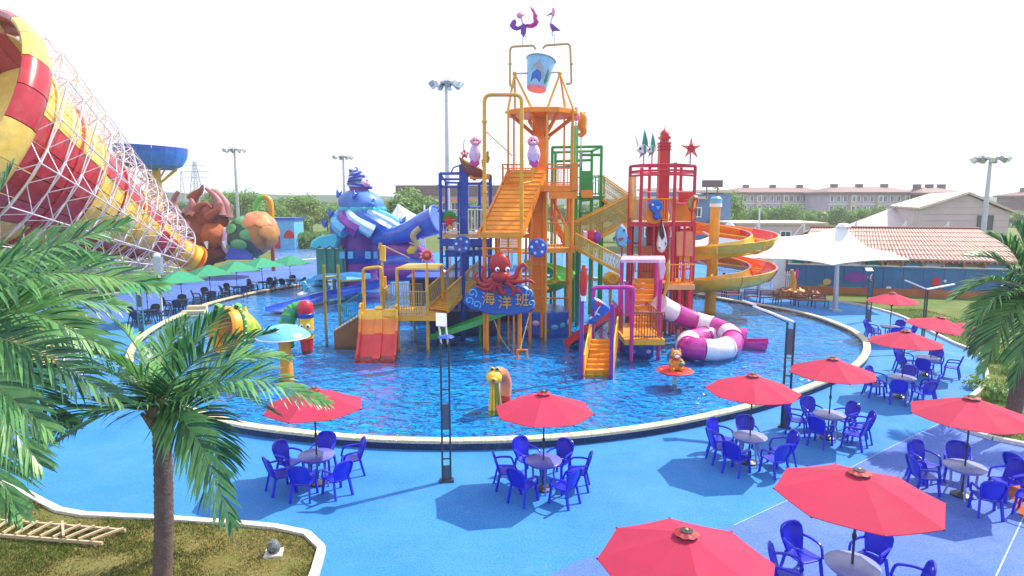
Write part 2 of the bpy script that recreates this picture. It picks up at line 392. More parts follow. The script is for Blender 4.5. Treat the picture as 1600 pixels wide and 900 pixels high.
def kerb(pts, w=.16, h=.12, closed=False):
    r = T('lawn_kerb', '', '', (0,0,0)); del r['label']; del r['category']; r['kind'] = 'structure'
    q = resample(smoothpath(pts, 5), .75)
    for a, b in zip(q, q[1:]):
        t = (b-a).normalized(); nn = V((-t.y, t.x, 0))*w/2; g = t*.006; mb = MB(); e = random.uniform(-.005,.005)
        c = [a+g-nn, b-g-nn, b-g+nn, a+g+nn]
        mb.slab(c, 0, h+e); mb.to('kerb_stone', K['concrete'], r, False)
lawn_left = [G(*p) for p in [(-260,690),(-60,742),(40,775),(105,806),(240,814),(420,828),(484,841),(503,860),(492,900),(474,950),(450,1020)]]
kerb(lawn_left)
ll = smoothpath(lawn_left, 5) + [V((-4.2,6,0)), V((-22,6,0)), V((-26,14,0))]
sheet('lawn', ll, .05, K['lawn'])
lawn_right = [G(*p) for p in [(1200,462),(1322,474),(1398,492),(1445,515),(1491,538),(1531,555),(1538,575),(1541,599),(1523,619),(1483,653),(1494,667),(1532,682),(1600,697),(1750,720)]]
kerb(lawn_right)
lr = smoothpath(lawn_right, 5) + [G(1900,640), G(2100,500), G(1900,436), G(1235,447)]
sheet('lawn', lr, .05, K['lawn_green'])
dry = [G(*p) for p in [(-420,640),(-150,600),(0,571),(52,543),(110,520),(160,500)]]
kerb(dry)
sheet('lawn', smoothpath(dry, 5) + [G(120,490), G(-100,510), G(-500,540)], .05, K['lawn'])
kerb([G(*p) for p in [(100,472),(230,452),(310,437),(385,422),(500,404),(640,395)]], .3, .14)
sheet('pink_paving', [G(*p) for p in [(415,392),(425,380),(470,372),(520,372),(640,380),(620,394),(500,402)]], -.008, K['pink_paving'])
sheet('landing_pool_water', [G(*p) for p in [(432,406),(424,393),(462,385),(520,382),(560,384),(560,402),(500,404)]], .03, K['water'])
sheet('landing_pool_floor', [G(*p) for p in [(430,408),(422,392),(462,384),(520,381),(562,383),(562,403),(500,405)]], .012, K['pool_floor'])

# grass blades on the near lawn and a thinner cover on the right lawn: nobody could count them
def inside(p, poly):
    c = False; n = len(poly)
    for i in range(n):
        a, b = poly[i], poly[i-1]
        if (a[1] > p[1]) != (b[1] > p[1]) and p[0] < (b[0]-a[0])*(p[1]-a[1])/(b[1]-a[1])+a[0]: c = not c
    return c
def grass(poly, box, count, h, mats, thin=.0, bald=None):
    mb = MB(); k = 0; rr = random.Random(3); tries = 0
    while k < count and tries < count*12:
        tries += 1
        x, y = rr.uniform(box[0], box[1]), rr.uniform(box[2], box[3])
        if not inside((x, y), poly): continue
        d = NZ.noise(V((x*.55, y*.55, 2)))+.5*NZ.noise(V((x*1.7, y*1.7, 9)))
        dry = bald and rr.random() < bald[3]*math.exp(-((x-bald[0])**2+(y-bald[1])**2)/bald[2])
        if rr.random() > min(1, max(.06, .62+(d-thin)*1.5)): continue
        k += 1; a = rr.uniform(0, 2*pi); hh = h*rr.uniform(.5, 1.3)*(1 if d > thin else .6); w = .010*rr.uniform(.7,1.5)
        bx, by = rr.uniform(-.6,.6)*hh, rr.uniform(-.6,.6)*hh
        mb.m = 0 if (rr.random() < .62+d*.6 and not dry) else 1; hh *= .5 if dry else 1
        mb.add([(x-w*cos(a), y-w*sin(a), .05), (x+w*cos(a), y+w*sin(a), .05), (x+bx, y+by, .05+hh)], [(0,1,2)])
    me = bpy.data.meshes.new('grass'); me.from_pydata(mb.v, [], mb.f)
    for m in mats: me.materials.append(m)
    me.polygons.foreach_set('material_index', mb.mi); ob = bpy.data.objects.new('grass', me); C.objects.link(ob); ob['kind'] = 'stuff'
K['blade'] = mat('grass_blade', (.10,.15,.02), .7, var=.3, scale=3, trans=.25); K['straw'] = mat('straw_blade', (.30,.23,.08), .8, var=.25, scale=3, trans=.2)
K['blade2'] = mat('lawn_blade', (.10,.22,.025), .7, var=.3, scale=1, trans=.25)
grass(ll, (-12, -3.2, 8.5, 14.6), 60000, .055, [K['blade'], K['straw']], -.12, (-5.0, 12.0, 2.6, .93))
grass(lr, (13, 26, 17.5, 40), 30000, .09, [K['blade2'], K['straw']], -.25)

# distant hills
def ridge(name, Y, x0, x1, base_h, amp, m, seed, n=80, depth=60):
    vs, fs = [], []
    for i in range(n+1):
        x = x0+(x1-x0)*i/n
        h = base_h+amp*(NZ.noise(V((x*.006, seed, 0)))+.4*NZ.noise(V((x*.03, seed, 4))))
        vs += [V((x, Y, -.5)), V((x, Y+depth*.5, h)), V((x, Y+depth, -.5))]
    for i in range(n): fs += [(3*i, 3*i+3, 3*i+4, 3*i+1), (3*i+1, 3*i+4, 3*i+5, 3*i+2)]
    mb = MB(); mb.add(vs, fs); mb.to(name, m, None, True, kind='structure')
K['hill'] = mat('wooded_hill', (.035,.075,.03), .95, var=.3, scale=.05)
ridge('hills', 430, -420, 10, 9, 3.5, K['hill'], 3.3)
ridge('hills', 500, -250, 420, 7, 4, K['hill'], 9.1)
# ------------------------------------------------------------------ far buildings, pavilion, masts
K['wall_lilac'] = mat('lilac_render', (.46,.38,.50), .8, var=.1, scale=.4, dirt=.3)
K['wall_brown'] = mat('dark_brown_facade', (.16,.10,.11), .8, var=.15, scale=.4)
K['wall_cream'] = mat('cream_render', (.62,.48,.36), .8, var=.1, scale=.4, dirt=.3)
K['wall_panel'] = mat('grey_pink_cladding', (.55,.43,.45), .7, var=.1, scale=.3, dirt=.25)
K['roof_pale'] = mat('pale_roof', (.62,.50,.42), .7, var=.12, scale=.3, dirt=.3)
K['roof_dark'] = mat('dark_roof', (.22,.12,.12), .7, var=.15, scale=.5)
K['tile'] = mat('terracotta_tile', (.16,.045,.035), .7, var=.25, scale=2.5, dirt=.3); K['tile2'] = mat('light_terracotta_tile', (.60,.38,.32), .7, var=.2, scale=2.5, dirt=.4)
K['glass'] = mat('window_glass', (.06,.08,.12), .08, var=.3, scale=.3)
K['mural'] = None
def window(parent, c, w, h, face, frame_m, d=.12):     # face: (dx, dy) outward; a frame with a recessed pane
    fx, fy = face; t = V((-fy, fx, 0)); n = V((fx, fy, 0)); c = V(c)
    fb = MB()
    for s in (-1, 1):
        fb.bar(c+t*s*(w/2)+V((0,0,-h/2-.08)), c+t*s*(w/2)+V((0,0,h/2+.08)), .14, .18, up=n)
        fb.bar(c+t*(-w/2+.07)+V((0,0,s*h/2)), c+t*(w/2-.07)+V((0,0,s*h/2)), .16, .14, up=(0,0,1))
    fb.bar(c-V((0,0,h/2-.08)), c+V((0,0,h/2-.08)), .07, .1, up=n)
    o = fb.to('window', frame_m, parent, False)
    g = MB(); g.plate(c+t*(-w/2+.05)+V((0,0,-h/2+.06)), c+t*(w/2-.05)+V((0,0,-h/2+.06)), c+t*(w/2-.05)+V((0,0,h/2-.06)), c+t*(-w/2+.05)+V((0,0,h/2-.06)), .05)
    p = g.to('pane', K['glass'], o, False)
    return o
def apartment(label, x0, x1, Y, z1, depth, wins, wall='wall_lilac', roof='roof_dark', storeys=3, bays=None):
    b = T('apartment_block', label, 'apartment block', ((x0+x1)/2, Y, 0), 'pale apartment blocks beyond the park')
    m = MB(); m.box(((x0+x1)/2, Y+depth/2, z1/2), (x1-x0, depth, z1)); m.to('wall', K[wall], b, False)
    r = MB(); r.box(((x0+x1)/2, Y+depth/2, z1+.25), (x1-x0+1.6, depth+1.6, .5))
    L = x1-x0
    r.add([(x0-.6,Y-.6,z1+.5),(x1+.6,Y-.6,z1+.5),(x1+.6,Y+depth+.6,z1+.5),(x0-.6,Y+depth+.6,z1+.5),(x0+4,Y+depth/2,z1+2.0),(x1-4,Y+depth/2,z1+2.0)],
          [(0,1,5,4),(1,2,5),(2,3,4,5),(3,0,4),(0,3,2,1)])
    ro = r.to('roof', K[roof], b, False)
    for k in range(3):
        xx = x0+L*(.2+.3*k); cb = MB(); cb.box((xx, Y+depth/2, z1+1.9), (1.4, 1.6, 1.8)); cb.to('chimney', K['wall_brown'], ro, False)
    hs = z1/storeys
    for k in range(1, storeys):
        q = MB(); q.box(((x0+x1)/2, Y-.1, k*hs), (L, .22, .28)); q.to('string_course', K['white'], b, False)
    n = wins
    for i in range(n):
        xx = x0+L*(i+.5)/n
        if i % 4 == 3:
            pb = MB(); pb.box((xx, Y-.5, z1/2-.2), (L/n*.8, 1.0, z1-.4)); pb.to('bay', K['wall_cream'], b, False)
            fy = Y-1.02
        else: fy = Y-.02
        for k in range(storeys):
            window(b, (xx, fy, hs*(k+.52)), min(1.7, L/n*.5), hs*.55, (0,-1), K['white'])
    return b
def X(px, Y): return (px-800)/F*Y/1.0*1.01
apartment('long lilac three storey apartment block left of the other, behind the slide and trees', X(1142,190), X(1284,190), 190, Zat(303,190), 14, 14)
apartment('long lilac three storey apartment block in the middle of the right skyline', X(1285,175), X(1418,175), 175, Zat(303,175), 14, 13)
apartment('mostly hidden apartment block with a dark roof behind the gabled hall', X(1428,170), X(1492,170), 170, Zat(304,170), 12, 5, 'wall_brown')
apartment('distant dark apartment block at the right edge of the skyline', X(1590,190), X(1680,190), 190, Zat(308,190), 12, 8, 'wall_brown')
# dark brown block behind the blue tower
b = T('office_block', 'dark brown flat roofed block behind the round tree and blue tower', 'building', (X(700,150),150,0))
x0, x1, z = X(625,150), X(800,150), Zat(291,150)
MB().box(((x0+x1)/2,158,z/2),(x1-x0,16,z)).to('wall', K['wall_lilac'], b, False)
MB().box(((x0+x1)/2,158,z-1.0),(x1-x0+.8,16.8,2.4)).to('parapet', K['wall_brown'], b, False)
MB().box(((x0+x1)/2,149.8,z-3.2),(x1-x0,.4,.7)).to('string_course', K['salmon'], b, False)
for i in range(9):
    for k in range(2): window(b, (x0+(x1-x0)*(i+.5)/9, 149.97, 2.2+3*k), 1.6, 1.7, (0,-1), K['white'])
# gabled hall on the right
b = T('gabled_hall', 'big grey pink gabled hall with a pale sloping roof at the right', 'building', (X(1530,95),95,0))
Yh = 95; xa, xr, xb = X(1428,Yh), X(1497,Yh), X(1565,Yh); zl, zr = Zat(327,Yh), Zat(304,Yh); D = 30; ze = Zat(333,Yh)
w = MB(); w.add([(xa,Yh,0),(xb,Yh,0),(xb,Yh,ze),(xr,Yh,zr),(xa,Yh,zl)]+[(xa,Yh+D,0),(xb+14,Yh+D,0),(xb+14,Yh+D,ze),(xr+14,Yh+D,zr),(xa+14,Yh+D,zl)],
      [(0,1,2,3,4),(1,6,7,2),(0,4,9,5),(5,9,8,7,6)]); w.to('wall', K['wall_panel'], b, False)
for k in range(7):
    q = MB(); zz = .9+k*.95; q.box(((xa+xb)/2, Yh-.02, zz), (xb-xa-.4, .05, .05)); q.to('cladding_joint', K['grey'], b, False)
r = MB(); r.plate((xr-.1,Yh-.5,zr+.25),(xb+1.0,Yh-.5,ze),(xb+15,Yh+D,ze),(xr+13.9,Yh+D,zr+.25),.3)
r.plate((xa-.6,Yh-.5,zl+.1),(xr-.1,Yh-.5,zr+.25),(xr+13.9,Yh+D,zr+.25),(xa+13,Yh+D,zl+.1),.3); r.to('roof', K['roof_pale'], b, False)
window(b, (X(1528,Yh), Yh-.05, Zat(348,Yh)), 2.2, 2.0, (0,-1), K['darksteel'])
sl = V((14,D,0)).normalized(); nr = (sl.y, -sl.x)
for k in range(4):
    q = V((xb,Yh,0))+sl*(3.5+k*6.5)+V((nr[0],nr[1],0))*.04; window(b, (q.x,q.y,ze-1.9), 1.5, 1.6, nr, K['white'])
# low flat building and brick wall between
b = T('service_building', 'low grey flat roofed service building behind the white canopy', 'building', (X(1215,80),80,0))
MB().box((X(1212,80),84,1.9),(X(1282,80)-X(1140,80),8,3.8)).to('wall', K['wall_panel'], b, False)
MB().box((X(1212,80),84,3.9),(X(1282,80)-X(1140,80)+.5,8.5,.25)).to('roof', K['roof_pale'], b, False)
for k in range(4): window(b, (X(1150+k*36,80), 79.97, 2.3), 1.3, 1.3, (0,-1), K['white'])
# blue waterpark building behind the red tower
b = T('pool_hall', 'blue painted pool hall with stepped roofs behind the red tower', 'building', (X(1090,85),85,0))
def bl(n, px0, px1, pt, Y, d, m):
    z = Zat(pt, Y); q = MB(); q.box(((X(px0,Y)+X(px1,Y))/2, Y+d/2, z/2), (X(px1,Y)-X(px0,Y), d, z)); return q.to(n, K[m], b, False)
bl('wall', 1010, 1098, 312, 85, 10, 'muted_blue'); bl('wall', 1088, 1136, 303, 88, 9, 'muted_blue'); bl('wall', 1012, 1060, 300, 89, 8, 'muted_blue')
for px0, px1, pt, Y, d in ((1086,1138,299,87.6,9.8),(1008,1100,309,84.6,10.8),(1010,1062,296,88.6,8.8)):
    z = Zat(pt, Y); MB().box(((X(px0,Y)+X(px1,Y))/2, Y+d/2, z), (X(px1,Y)-X(px0,Y), d, .35)).to('roof', K['roof_pale'], b, False)
sg = MB(); sg.box((X(1106,84),84,Zat(287,84)),(2.6,.4,.9)); sg.bar((X(1098,84),84.05,Zat(310,84)),(X(1098,84),84.05,Zat(284,84)),.12); sg.bar((X(1114,84),84.05,Zat(310,84)),(X(1114,84),84.05,Zat(284,84)),.12)
sg.to('roof_sign', K['wall_brown'], b, False)
for k in range(6): window(b, (X(1010+k*15,85), 84.95, 2.6+2.6*(k % 2)), .9, 1.2, (0,-1), K['white'])

# tiled pavilion with a painted wall
pv = T('tiled_pavilion', 'long pavilion with a red tiled roof above a blue mural wall', 'pavilion', (X(1420,48),48,0))
E0, E1 = P(1395,416,46.5), P(1800,424,44.5)
R0, R1 = P(1268,366,53), P(1560,364,51.5)
E_l = P(1232,402,49.5); eave_a, eave_b = V((E_l.x,49.0,2.5)), V((36.5,44.6,2.5)); rid_a, rid_b = V((R0.x,53,4.55)), V((36.5,50.3,4.55))
pl = MB(); pl.plate(eave_a-V((0,0,.12)), eave_b-V((0,0,.12)), rid_b-V((0,0,.12)), rid_a-V((0,0,.12)), .1)
back = (rid_a-eave_a); bk_a, bk_b = rid_a+V((-1.5,3.6,-1.75)), rid_b+V((0,3.9,-1.75))
pl.plate(rid_a-V((0,0,.12)), rid_b-V((0,0,.12)), bk_b, bk_a, .1); pl.to('roof_deck', K['brown'], pv, False)
nt = 62
for i in range(nt):
    t = (i+.5)/nt; a, bb = eave_a.lerp(eave_b, t), rid_a.lerp(rid_b, t); m = MB(); n = 7
    for k in range(n):
        p, q = a.lerp(bb, k/n), a.lerp(bb, (k+1)/n+.02)
        m.tube([p+V((0,0,.035)), q+V((0,0,-.005))], [.12,.105], 6)
    m.to('tile_course', K['tile2'] if i % 1 == 0 else K['tile'], pv, True)
for i in range(nt-1):
    t = (i+1)/nt; a, bb = eave_a.lerp(eave_b, t), rid_a.lerp(rid_b, t); m = MB(); m.bar(a-V((0,0,.04)), bb-V((0,0,.04)), .22, .03); m.to('valley_tile', K['tile'], pv, False)
rc = MB(); rc.tube([rid_a+V((-.1,0,.06)), rid_b+V((.1,0,.06))], .16, 8); rc.to('ridge_tile', K['tile'], pv)
for i in range(40):
    t = (i+.5)/40; q = MB(); q.tube([eave_a.lerp(eave_b,t)+V((0,-.06,-.10)), eave_a.lerp(eave_b,t)+V((0,.3,-.02))], .055, 6); q.to('rafter_end', K['tan'], pv)
# wall below: blue painted panels on a red base, posts and openings above
wa, wb = G(1243,462), V((35.5,43.6,0)); wa = V((wa.x, 47.6, 0))
K['mural'] = mat('blue_mural', (.018,.10,.30), .6, var=.35, scale=.45, c2=(.03,.17,.40), dirt=.15)
npan = 12
for i in range(npan):
    a, bb = wa.lerp(wb, i/npan), wa.lerp(wb, (i+1)/npan); dd = (bb-a).normalized()*.012
    m = MB(); m.plate(a+dd+V((0,0,.55)), bb-dd+V((0,0,.55)), bb-dd+V((0,0,2.12)), a+dd+V((0,0,2.12)), .12); m.to('wall_panel', K['mural'], pv, False)
MB().plate(wa+V((0,-.02,0)), wb+V((0,-.02,0)), wb+V((0,-.02,.56)), wa+V((0,-.02,.56)), .2).to('wall_base', mat('red_brown_base', (.36,.08,.05), .7, var=.3, c2=(.42,.16,.06), scale=.8, dirt=.3), pv, False)
MB().bar(wa+V((0,-.03,2.15)), wb+V((0,-.03,2.15)), .2, .09).to('wall_cap', K['grey'], pv, False)
bw = MB(); bw.plate(wa+V((1,5,0)), wb+V((0,5,0)), wb+V((0,5,2.7)), wa+V((1,5,2.7)), .1); bw.to('back_wall', K['sky'], pv, False)
for i in range(npan+1):
    a = wa.lerp(wb, i/npan)+V((0,.16,0)); m = MB(); m.bar(a, a+V((0,0,2.55)), .14); m.to('post', K['brown'], pv, False)
for i in range(0, npan, 1):     # things on the counter shelves seen through the openings
    a = wa.lerp(wb, (i+.5)/npan)+V((0,2.2,0)); m = MB(); m.box(a+V((0,0,1.2)), (1.6,.5,2.4)); m.to('cabinet', K[('white','teal','tan','sky')[i % 4]], pv, False)
# painted sea motifs: thin raised plates
def motif(px, py, pts, m, name):
    dd = (wb-wa).normalized(); d = ray(px, py); nn = V((dd.y,-dd.x,0)); t = (wa-V((0,0,H))).dot(nn)/d.dot(nn); c = V((0,0,H))+d*t - V((dd.y,-dd.x,0))*-.075
    sc = t*.001; q = MB(); v0 = [c+dd*(a*sc)+V((0,0,-b_*sc)) for a, b_ in pts]; n = len(v0); off = nn*.02
    q.add([p-off*.2 for p in v0]+[p+off for p in v0], [tuple(range(n)), tuple(range(n,2*n))[::-1]]+[(i,(i+1)%n,n+(i+1)%n,n+i) for i in range(n)]); q.to(name, K[m], pv, False)
E = lambda rx, ry, n=14, x=0, y=0: [(x+rx*cos(2*pi*i/n), y+ry*sin(2*pi*i/n)) for i in range(n)]
motif(1336,433,E(17,8)+[], 'purple', 'painted_fish'); motif(1354,433,[(0,0),(8,-6),(6,0),(8,6)], 'lilac', 'painted_fish_tail')
star = lambda r: [((r if i % 2 == 0 else r*.42)*sin(pi*i/5), -(r if i % 2 == 0 else r*.42)*cos(pi*i/5)) for i in range(10)]
motif(1292,440,E(6,5), 'tan', 'painted_seahorse'); motif(1284,446,E(6,3), 'olive', 'painted_weed')
motif(1428,455,star(13), 'rust', 'painted_starfish'); motif(1468,457,star(12), 'rust', 'painted_starfish'); motif(1462,440,E(6,7), 'crimson', 'painted_octopus')
motif(1245,428,E(3,9), 'magenta', 'painted_coral'); motif(1388,450,E(4,3), 'white', 'painted_bubble'); motif(1476,439,E(2,2), 'white', 'painted_bubble'); motif(1347,459,E(9,4), 'olive', 'painted_weed')
# entry sculpture at the left end of the mural wall
sc_ = T('coral_rockwork', 'orange and red coral rockwork at the left end of the mural wall', 'rockwork', G(1243,470))
for i in range(18):
    c = G(1218+i*3.6, 466+random.uniform(-3,4))+V((0,random.uniform(0,.6),.12+.3*random.random())); m = lump(c-V((0,0,.08)), (.34,.24,.2+.2*random.random()), .6, 1.6, i*3, 12, 8); m.to('boulder', K[('rust','brown','ochre','rust')[i % 4]], sc_)
m = MB(); m.tube([G(1237,462), G(1237,462)+V((.1,0,1.0)), G(1237,462)+V((-.1,0,1.9))], [.28,.2,.12], 8); m.to('coral_stem', K['ochre'], sc_)

# tensile canopy
tc_ = T('tensile_canopy', 'white peaked tensile canopy on a pole beside the tiled pavilion', 'canopy', G(1305,486))
def membrane(parent, px_ring, Yr, apex, sag, name='membrane', n=7):
    ring = [P(a, b, y) for (a, b), y in zip(px_ring, Yr)]; ap = V(apex); k = len(ring); vs = [ap]; fs = []
    per = []
    for i in range(k):
        a, b2 = ring[i], ring[(i+1) % k]; c = (a+b2)/2; inn = (ap-c)*.10; inn.z = (ap.z-c.z)*.04
        for j in range(5):
            t = j/5; per.append(a.lerp(b2, t)+inn*4*t*(1-t))
    m = len(per)
    for r_ in range(1, n+1):
        t = r_/n
        for p in per:
            q = ap.lerp(p, t); q.z = p.z+(ap.z-p.z)*((1-t)**sag)
            vs.append(q)
    for j in range(m): fs.append((0, 1+j, 1+(j+1) % m))
    for r_ in range(n-1):
        for j in range(m): fs.append((1+r_*m+j, 1+(r_+1)*m+j, 1+(r_+1)*m+(j+1) % m, 1+r_*m+(j+1) % m))
    mb = MB(); mb.add(vs, fs); return mb.to(name, K['membrane'], parent, True, 60), per
ap = P(1318,351,42)
mem, per = membrane(tc_, [(1188,404),(1300,414),(1420,406),(1400,396),(1330,384),(1196,370)], [39,38.6,39.5,44,46,44], ap, 2.3)
MB().tube([per[0]]+per+[per[0]], .04, 5).to('edge_cable', K['white'], tc_)
g = G(1305,486); MB().tube([g, P(1308,412,g.y)+V((0,0,.1))], [.16,.13], 12).to('pole', K['steel'], tc_)
MB().lathe([(.45,-.15),(.30,.06),(.05,.10)], 12, ap).to('peak_cap', K['white'], tc_)
MB().box(g+V((0,0,.06)), (.55,.55,.12)).to('pole_base', K['steel'], tc_, False)
t2 = T('tensile_canopy', 'white tensile canopy partly hidden behind the spiral slide loops', 'canopy', G(1150,470))
mem, per = membrane(t2, [(1060,404),(1140,410),(1230,402),(1215,380),(1130,372),(1060,380)], [46,45,44,49,51,50], P(1140,345,47.5), 2.2)
MB().tube([per[0]]+per+[per[0]], .04, 5).to('edge_cable', K['white'], t2)
g = G(1185,462); MB().tube([g, P(1185,396,g.y)], .14, 10).to('pole', K['steel'], t2)
t3 = T('tensile_canopy', 'small white tensile canopy behind the blue shell building', 'canopy', G(640,400))
mem, per = membrane(t3, [(585,362),(660,362),(720,360),(700,350),(640,345),(590,350)], [70,69,70,76,78,76], P(622,318,73), 1.8)
for px in (621,663):
    q = P(px,352,72); MB().tube([V((q.x,72,0)), P(px,320,72)], .09, 8).to('mast', K['white'], t3)
    MB().tube([P(px+1,327,72), P(px+26,348,71)], .03, 5).to('stay_cable', K['white'], t3)
MB().tube([per[0]]+per+[per[0]], .05, 5).to('edge_cable', K['white'], t3)
t4 = T('tensile_canopy', 'white tensile canopy seen through the posts of the orange tower', 'canopy', G(800,420))
mem, per = membrane(t4, [(690,385),(790,392),(905,386),(900,372),(800,366),(700,370)], [62,60,62,68,70,68], P(800,325,65), 1.8)
for px in (720,800,880):
    q = P(px,380,64); MB().tube([V((q.x,64,0)), q], .12, 8).to('pole', K['white'], t4)
# white stayed masts along the pavilion's back
for i, (px, wd) in enumerate(((1187,'farthest left'),(1257,'above the canopy saddle'),(1338,'behind the canopy peak'),(1415,'behind the roof centre'),(1482,'in front of the gabled hall'))):
    q = P(px, 366, 58); s_ = T('canopy_mast', f'white canopy mast with a slanting stay, {wd}', 'mast', (q.x,58,0), 'white masts behind the pavilion roof')
    MB().tube([V((q.x,58,0)), P(px, 346 if i else 325, 58)], .07, 8).to('mast', K['white'], s_); MB().tube([P(px,348,58), P(px-20,372,58)], .035, 5).to('stay', K['white'], s_)

# stadium masts
def mast(px, ptop, pbase, Y, label, n=9, rr=1.2):
    x = P(px, ptop, Y).x; z = Zat(ptop, Y); t = T('floodlight_mast', label, 'light mast', (x, Y, 0), 'tall floodlight masts')
    MB().tube([(x,Y,0),(x,Y,z*.5),(x,Y,z)], [.28,.22,.14], 10).to('pole', K['steel'], t)
    MB().lathe([(rr*.45,-.05),(rr*.95,-.05),(rr*.95,.1),(rr*.45,.1),(rr*.45,-.05)], 18, (x,Y,z)).to('lamp_ring', K['steel'], t, False)
    for i in range(3): a = i*2*pi/3; MB().bar((x,Y,z+.02), (x+rr*.9*cos(a),Y+rr*.9*sin(a),z+.02), .08).to('bracket', K['steel'], t, False)
    for i in range(n):
        a = 2*pi*i/n; c = V((x+rr*1.12*cos(a), Y+rr*1.12*sin(a), z-.05)); q = MB()
        q.box(c, (.5,.42,.5), mat=M.Rotation(a, 3, 'Z') @ M.Rotation(.6, 3, 'Y')); q.to('floodlight', K['grey' if i % 2 else 'white'], t, False)
mast(697,131,420,62,'tallest white floodlight mast rising left of the orange tower')
mast(366,234,420,95,'slim floodlight mast above the green creature slide')
mast(536,245,420,100,'shorter floodlight mast just left of the blue shell top')
mast(1548,248,420,62,'floodlight mast in front of the gabled hall at the right')
# lattice pylon
py = T('lattice_pylon', 'faint lattice power pylon behind the brown horned creature', 'pylon', (X(317,240),240,0))
x = X(317,240); zt = Zat(252,240)
for sx in (-1,1):
    for sy in (-1,1): MB().bar((x+sx*2.6,240+sy*2.6,0),(x+sx*.3,240+sy*.3,zt),.22).to('leg', K['steel'], py, False)
for k in range(9):
    z0 = zt*k/9; z1_ = zt*(k+1)/9; r0 = 2.6-2.3*k/9; r1 = 2.6-2.3*(k+1)/9; q = MB()
    for sy in (-1,1):
        q.bar((x-r0,240+sy*r0,z0),(x+r1,240+sy*r1,z1_),.14); q.bar((x+r0,240+sy*r0,z0),(x-r1,240+sy*r1,z1_),.14)
    q.to('lattice', K['steel'], py, False)
for k, w_ in enumerate((4.4,5.2,3.8)): MB().bar((x-w_,240,zt*(.72+.1*k)),(x+w_,240,zt*(.72+.1*k)),.24).to('cross_arm', K['steel'], py, False)
p2_ = T('lattice_pylon', 'fainter thin pylon left of the other pylon', 'pylon', (X(296,300),300,0)); x = X(296,300); zt = Zat(268,300)
for s in (-1,1): MB().bar((x+s*1.6,300,0),(x+s*.2,300,zt),.25).to('leg', K['steel'], p2_, False)
for k in range(8): MB().bar((x-1.6+1.4*k/8,300,zt*k/8),(x+1.6-1.4*(k+1)/8,300,zt*(k+1)/8),.15).to('brace', K['steel'], p2_, False)

# fence and benches by the far right deck
fn = T('picket_fence', 'white picket fence between the spiral slide and the mural wall', 'fence', G(1210,462))
fa, fb_ = G(1120,452), G(1240,462)
for i in range(44):
    p = fa.lerp(fb_, i/43); MB().bar(p, p+V((0,0,1.75)), .07, .04, up=(0,1,0)).to('picket', K['white'], fn, False)
for z in (.3,1.5): MB().bar(fa+V((0,.05,z)), fb_+V((0,.05,z)), .05, .08).to('rail', K['white'], fn, False)
for i, (px, py_) in enumerate(((1095,466),(1120,468),(1146,470),(1175,472),(1200,474),(1228,476),(1255,478),(1281,480))):
    c = G(px, py_+1, 0); wd = ('under the spiral slide, nearest its post','second from the slide post','third from the slide post','fourth along the deck edge','fifth along the deck edge','third from the canopy pole','second from the canopy pole','next to the canopy pole')[i]
    t = T('deck_bench', f'small dark iron framed bench with red brown slats, {wd}', 'bench', c, 'benches along the far deck edge')
    for k in range(4): MB().box(c+V((0,-.2+k*.13,.45)), (1.0,.10,.04)).to('seat_slat', K['rust'], t, False)
    for k in range(3): MB().box(c+V((0,.28,.58+k*.13)), (1.0,.035,.09)).to('back_slat', K['rust'], t, False)
    for s in (-1,1): MB().tube([c+V((s*.42,-.22,0)), c+V((s*.42,-.2,.43)), c+V((s*.42,.22,.43)), c+V((s*.42,.3,.88))], .03, 5).tube([c+V((s*.42,.3,0)), c+V((s*.42,.2,.43))], .03, 5).to('leg_frame', K['darksteel'], t)
# blue ticket hut by the creature slide
h = T('ticket_hut', 'small blue hut with a red door and arched red sign left of the shell building', 'hut', G(440,384))
Yh = 88; x0, x1 = X(414,Yh), X(464,Yh); z = Zat(343,Yh)
MB().box(((x0+x1)/2,Yh+2,z/2),(x1-x0,4,z)).to('wall', K['sky'], h, False); MB().box(((x0+x1)/2,Yh+2,z+.1),(x1-x0+.5,4.5,.25)).to('roof', K['blue'], h, False)
MB().box((X(436,Yh),Yh-.05,1.5),(1.0,.1,2.6)).to('door', K['crimson'], h, False)
MB().add([(X(456,Yh)+.75*cos(pi*i/10),Yh-.1,1.6+1.1*sin(pi*i/10)) for i in range(11)]+[(X(456,Yh)+.75*cos(pi*i/10),Yh-.02,1.6+1.1*sin(pi*i/10)) for i in range(11)],
   [tuple(range(11)),tuple(range(11,22))[::-1]]+[(i,i+1,12+i,11+i) for i in range(10)]+[(10,0,11,21)]).to('arched_sign', K['red'], h, False)
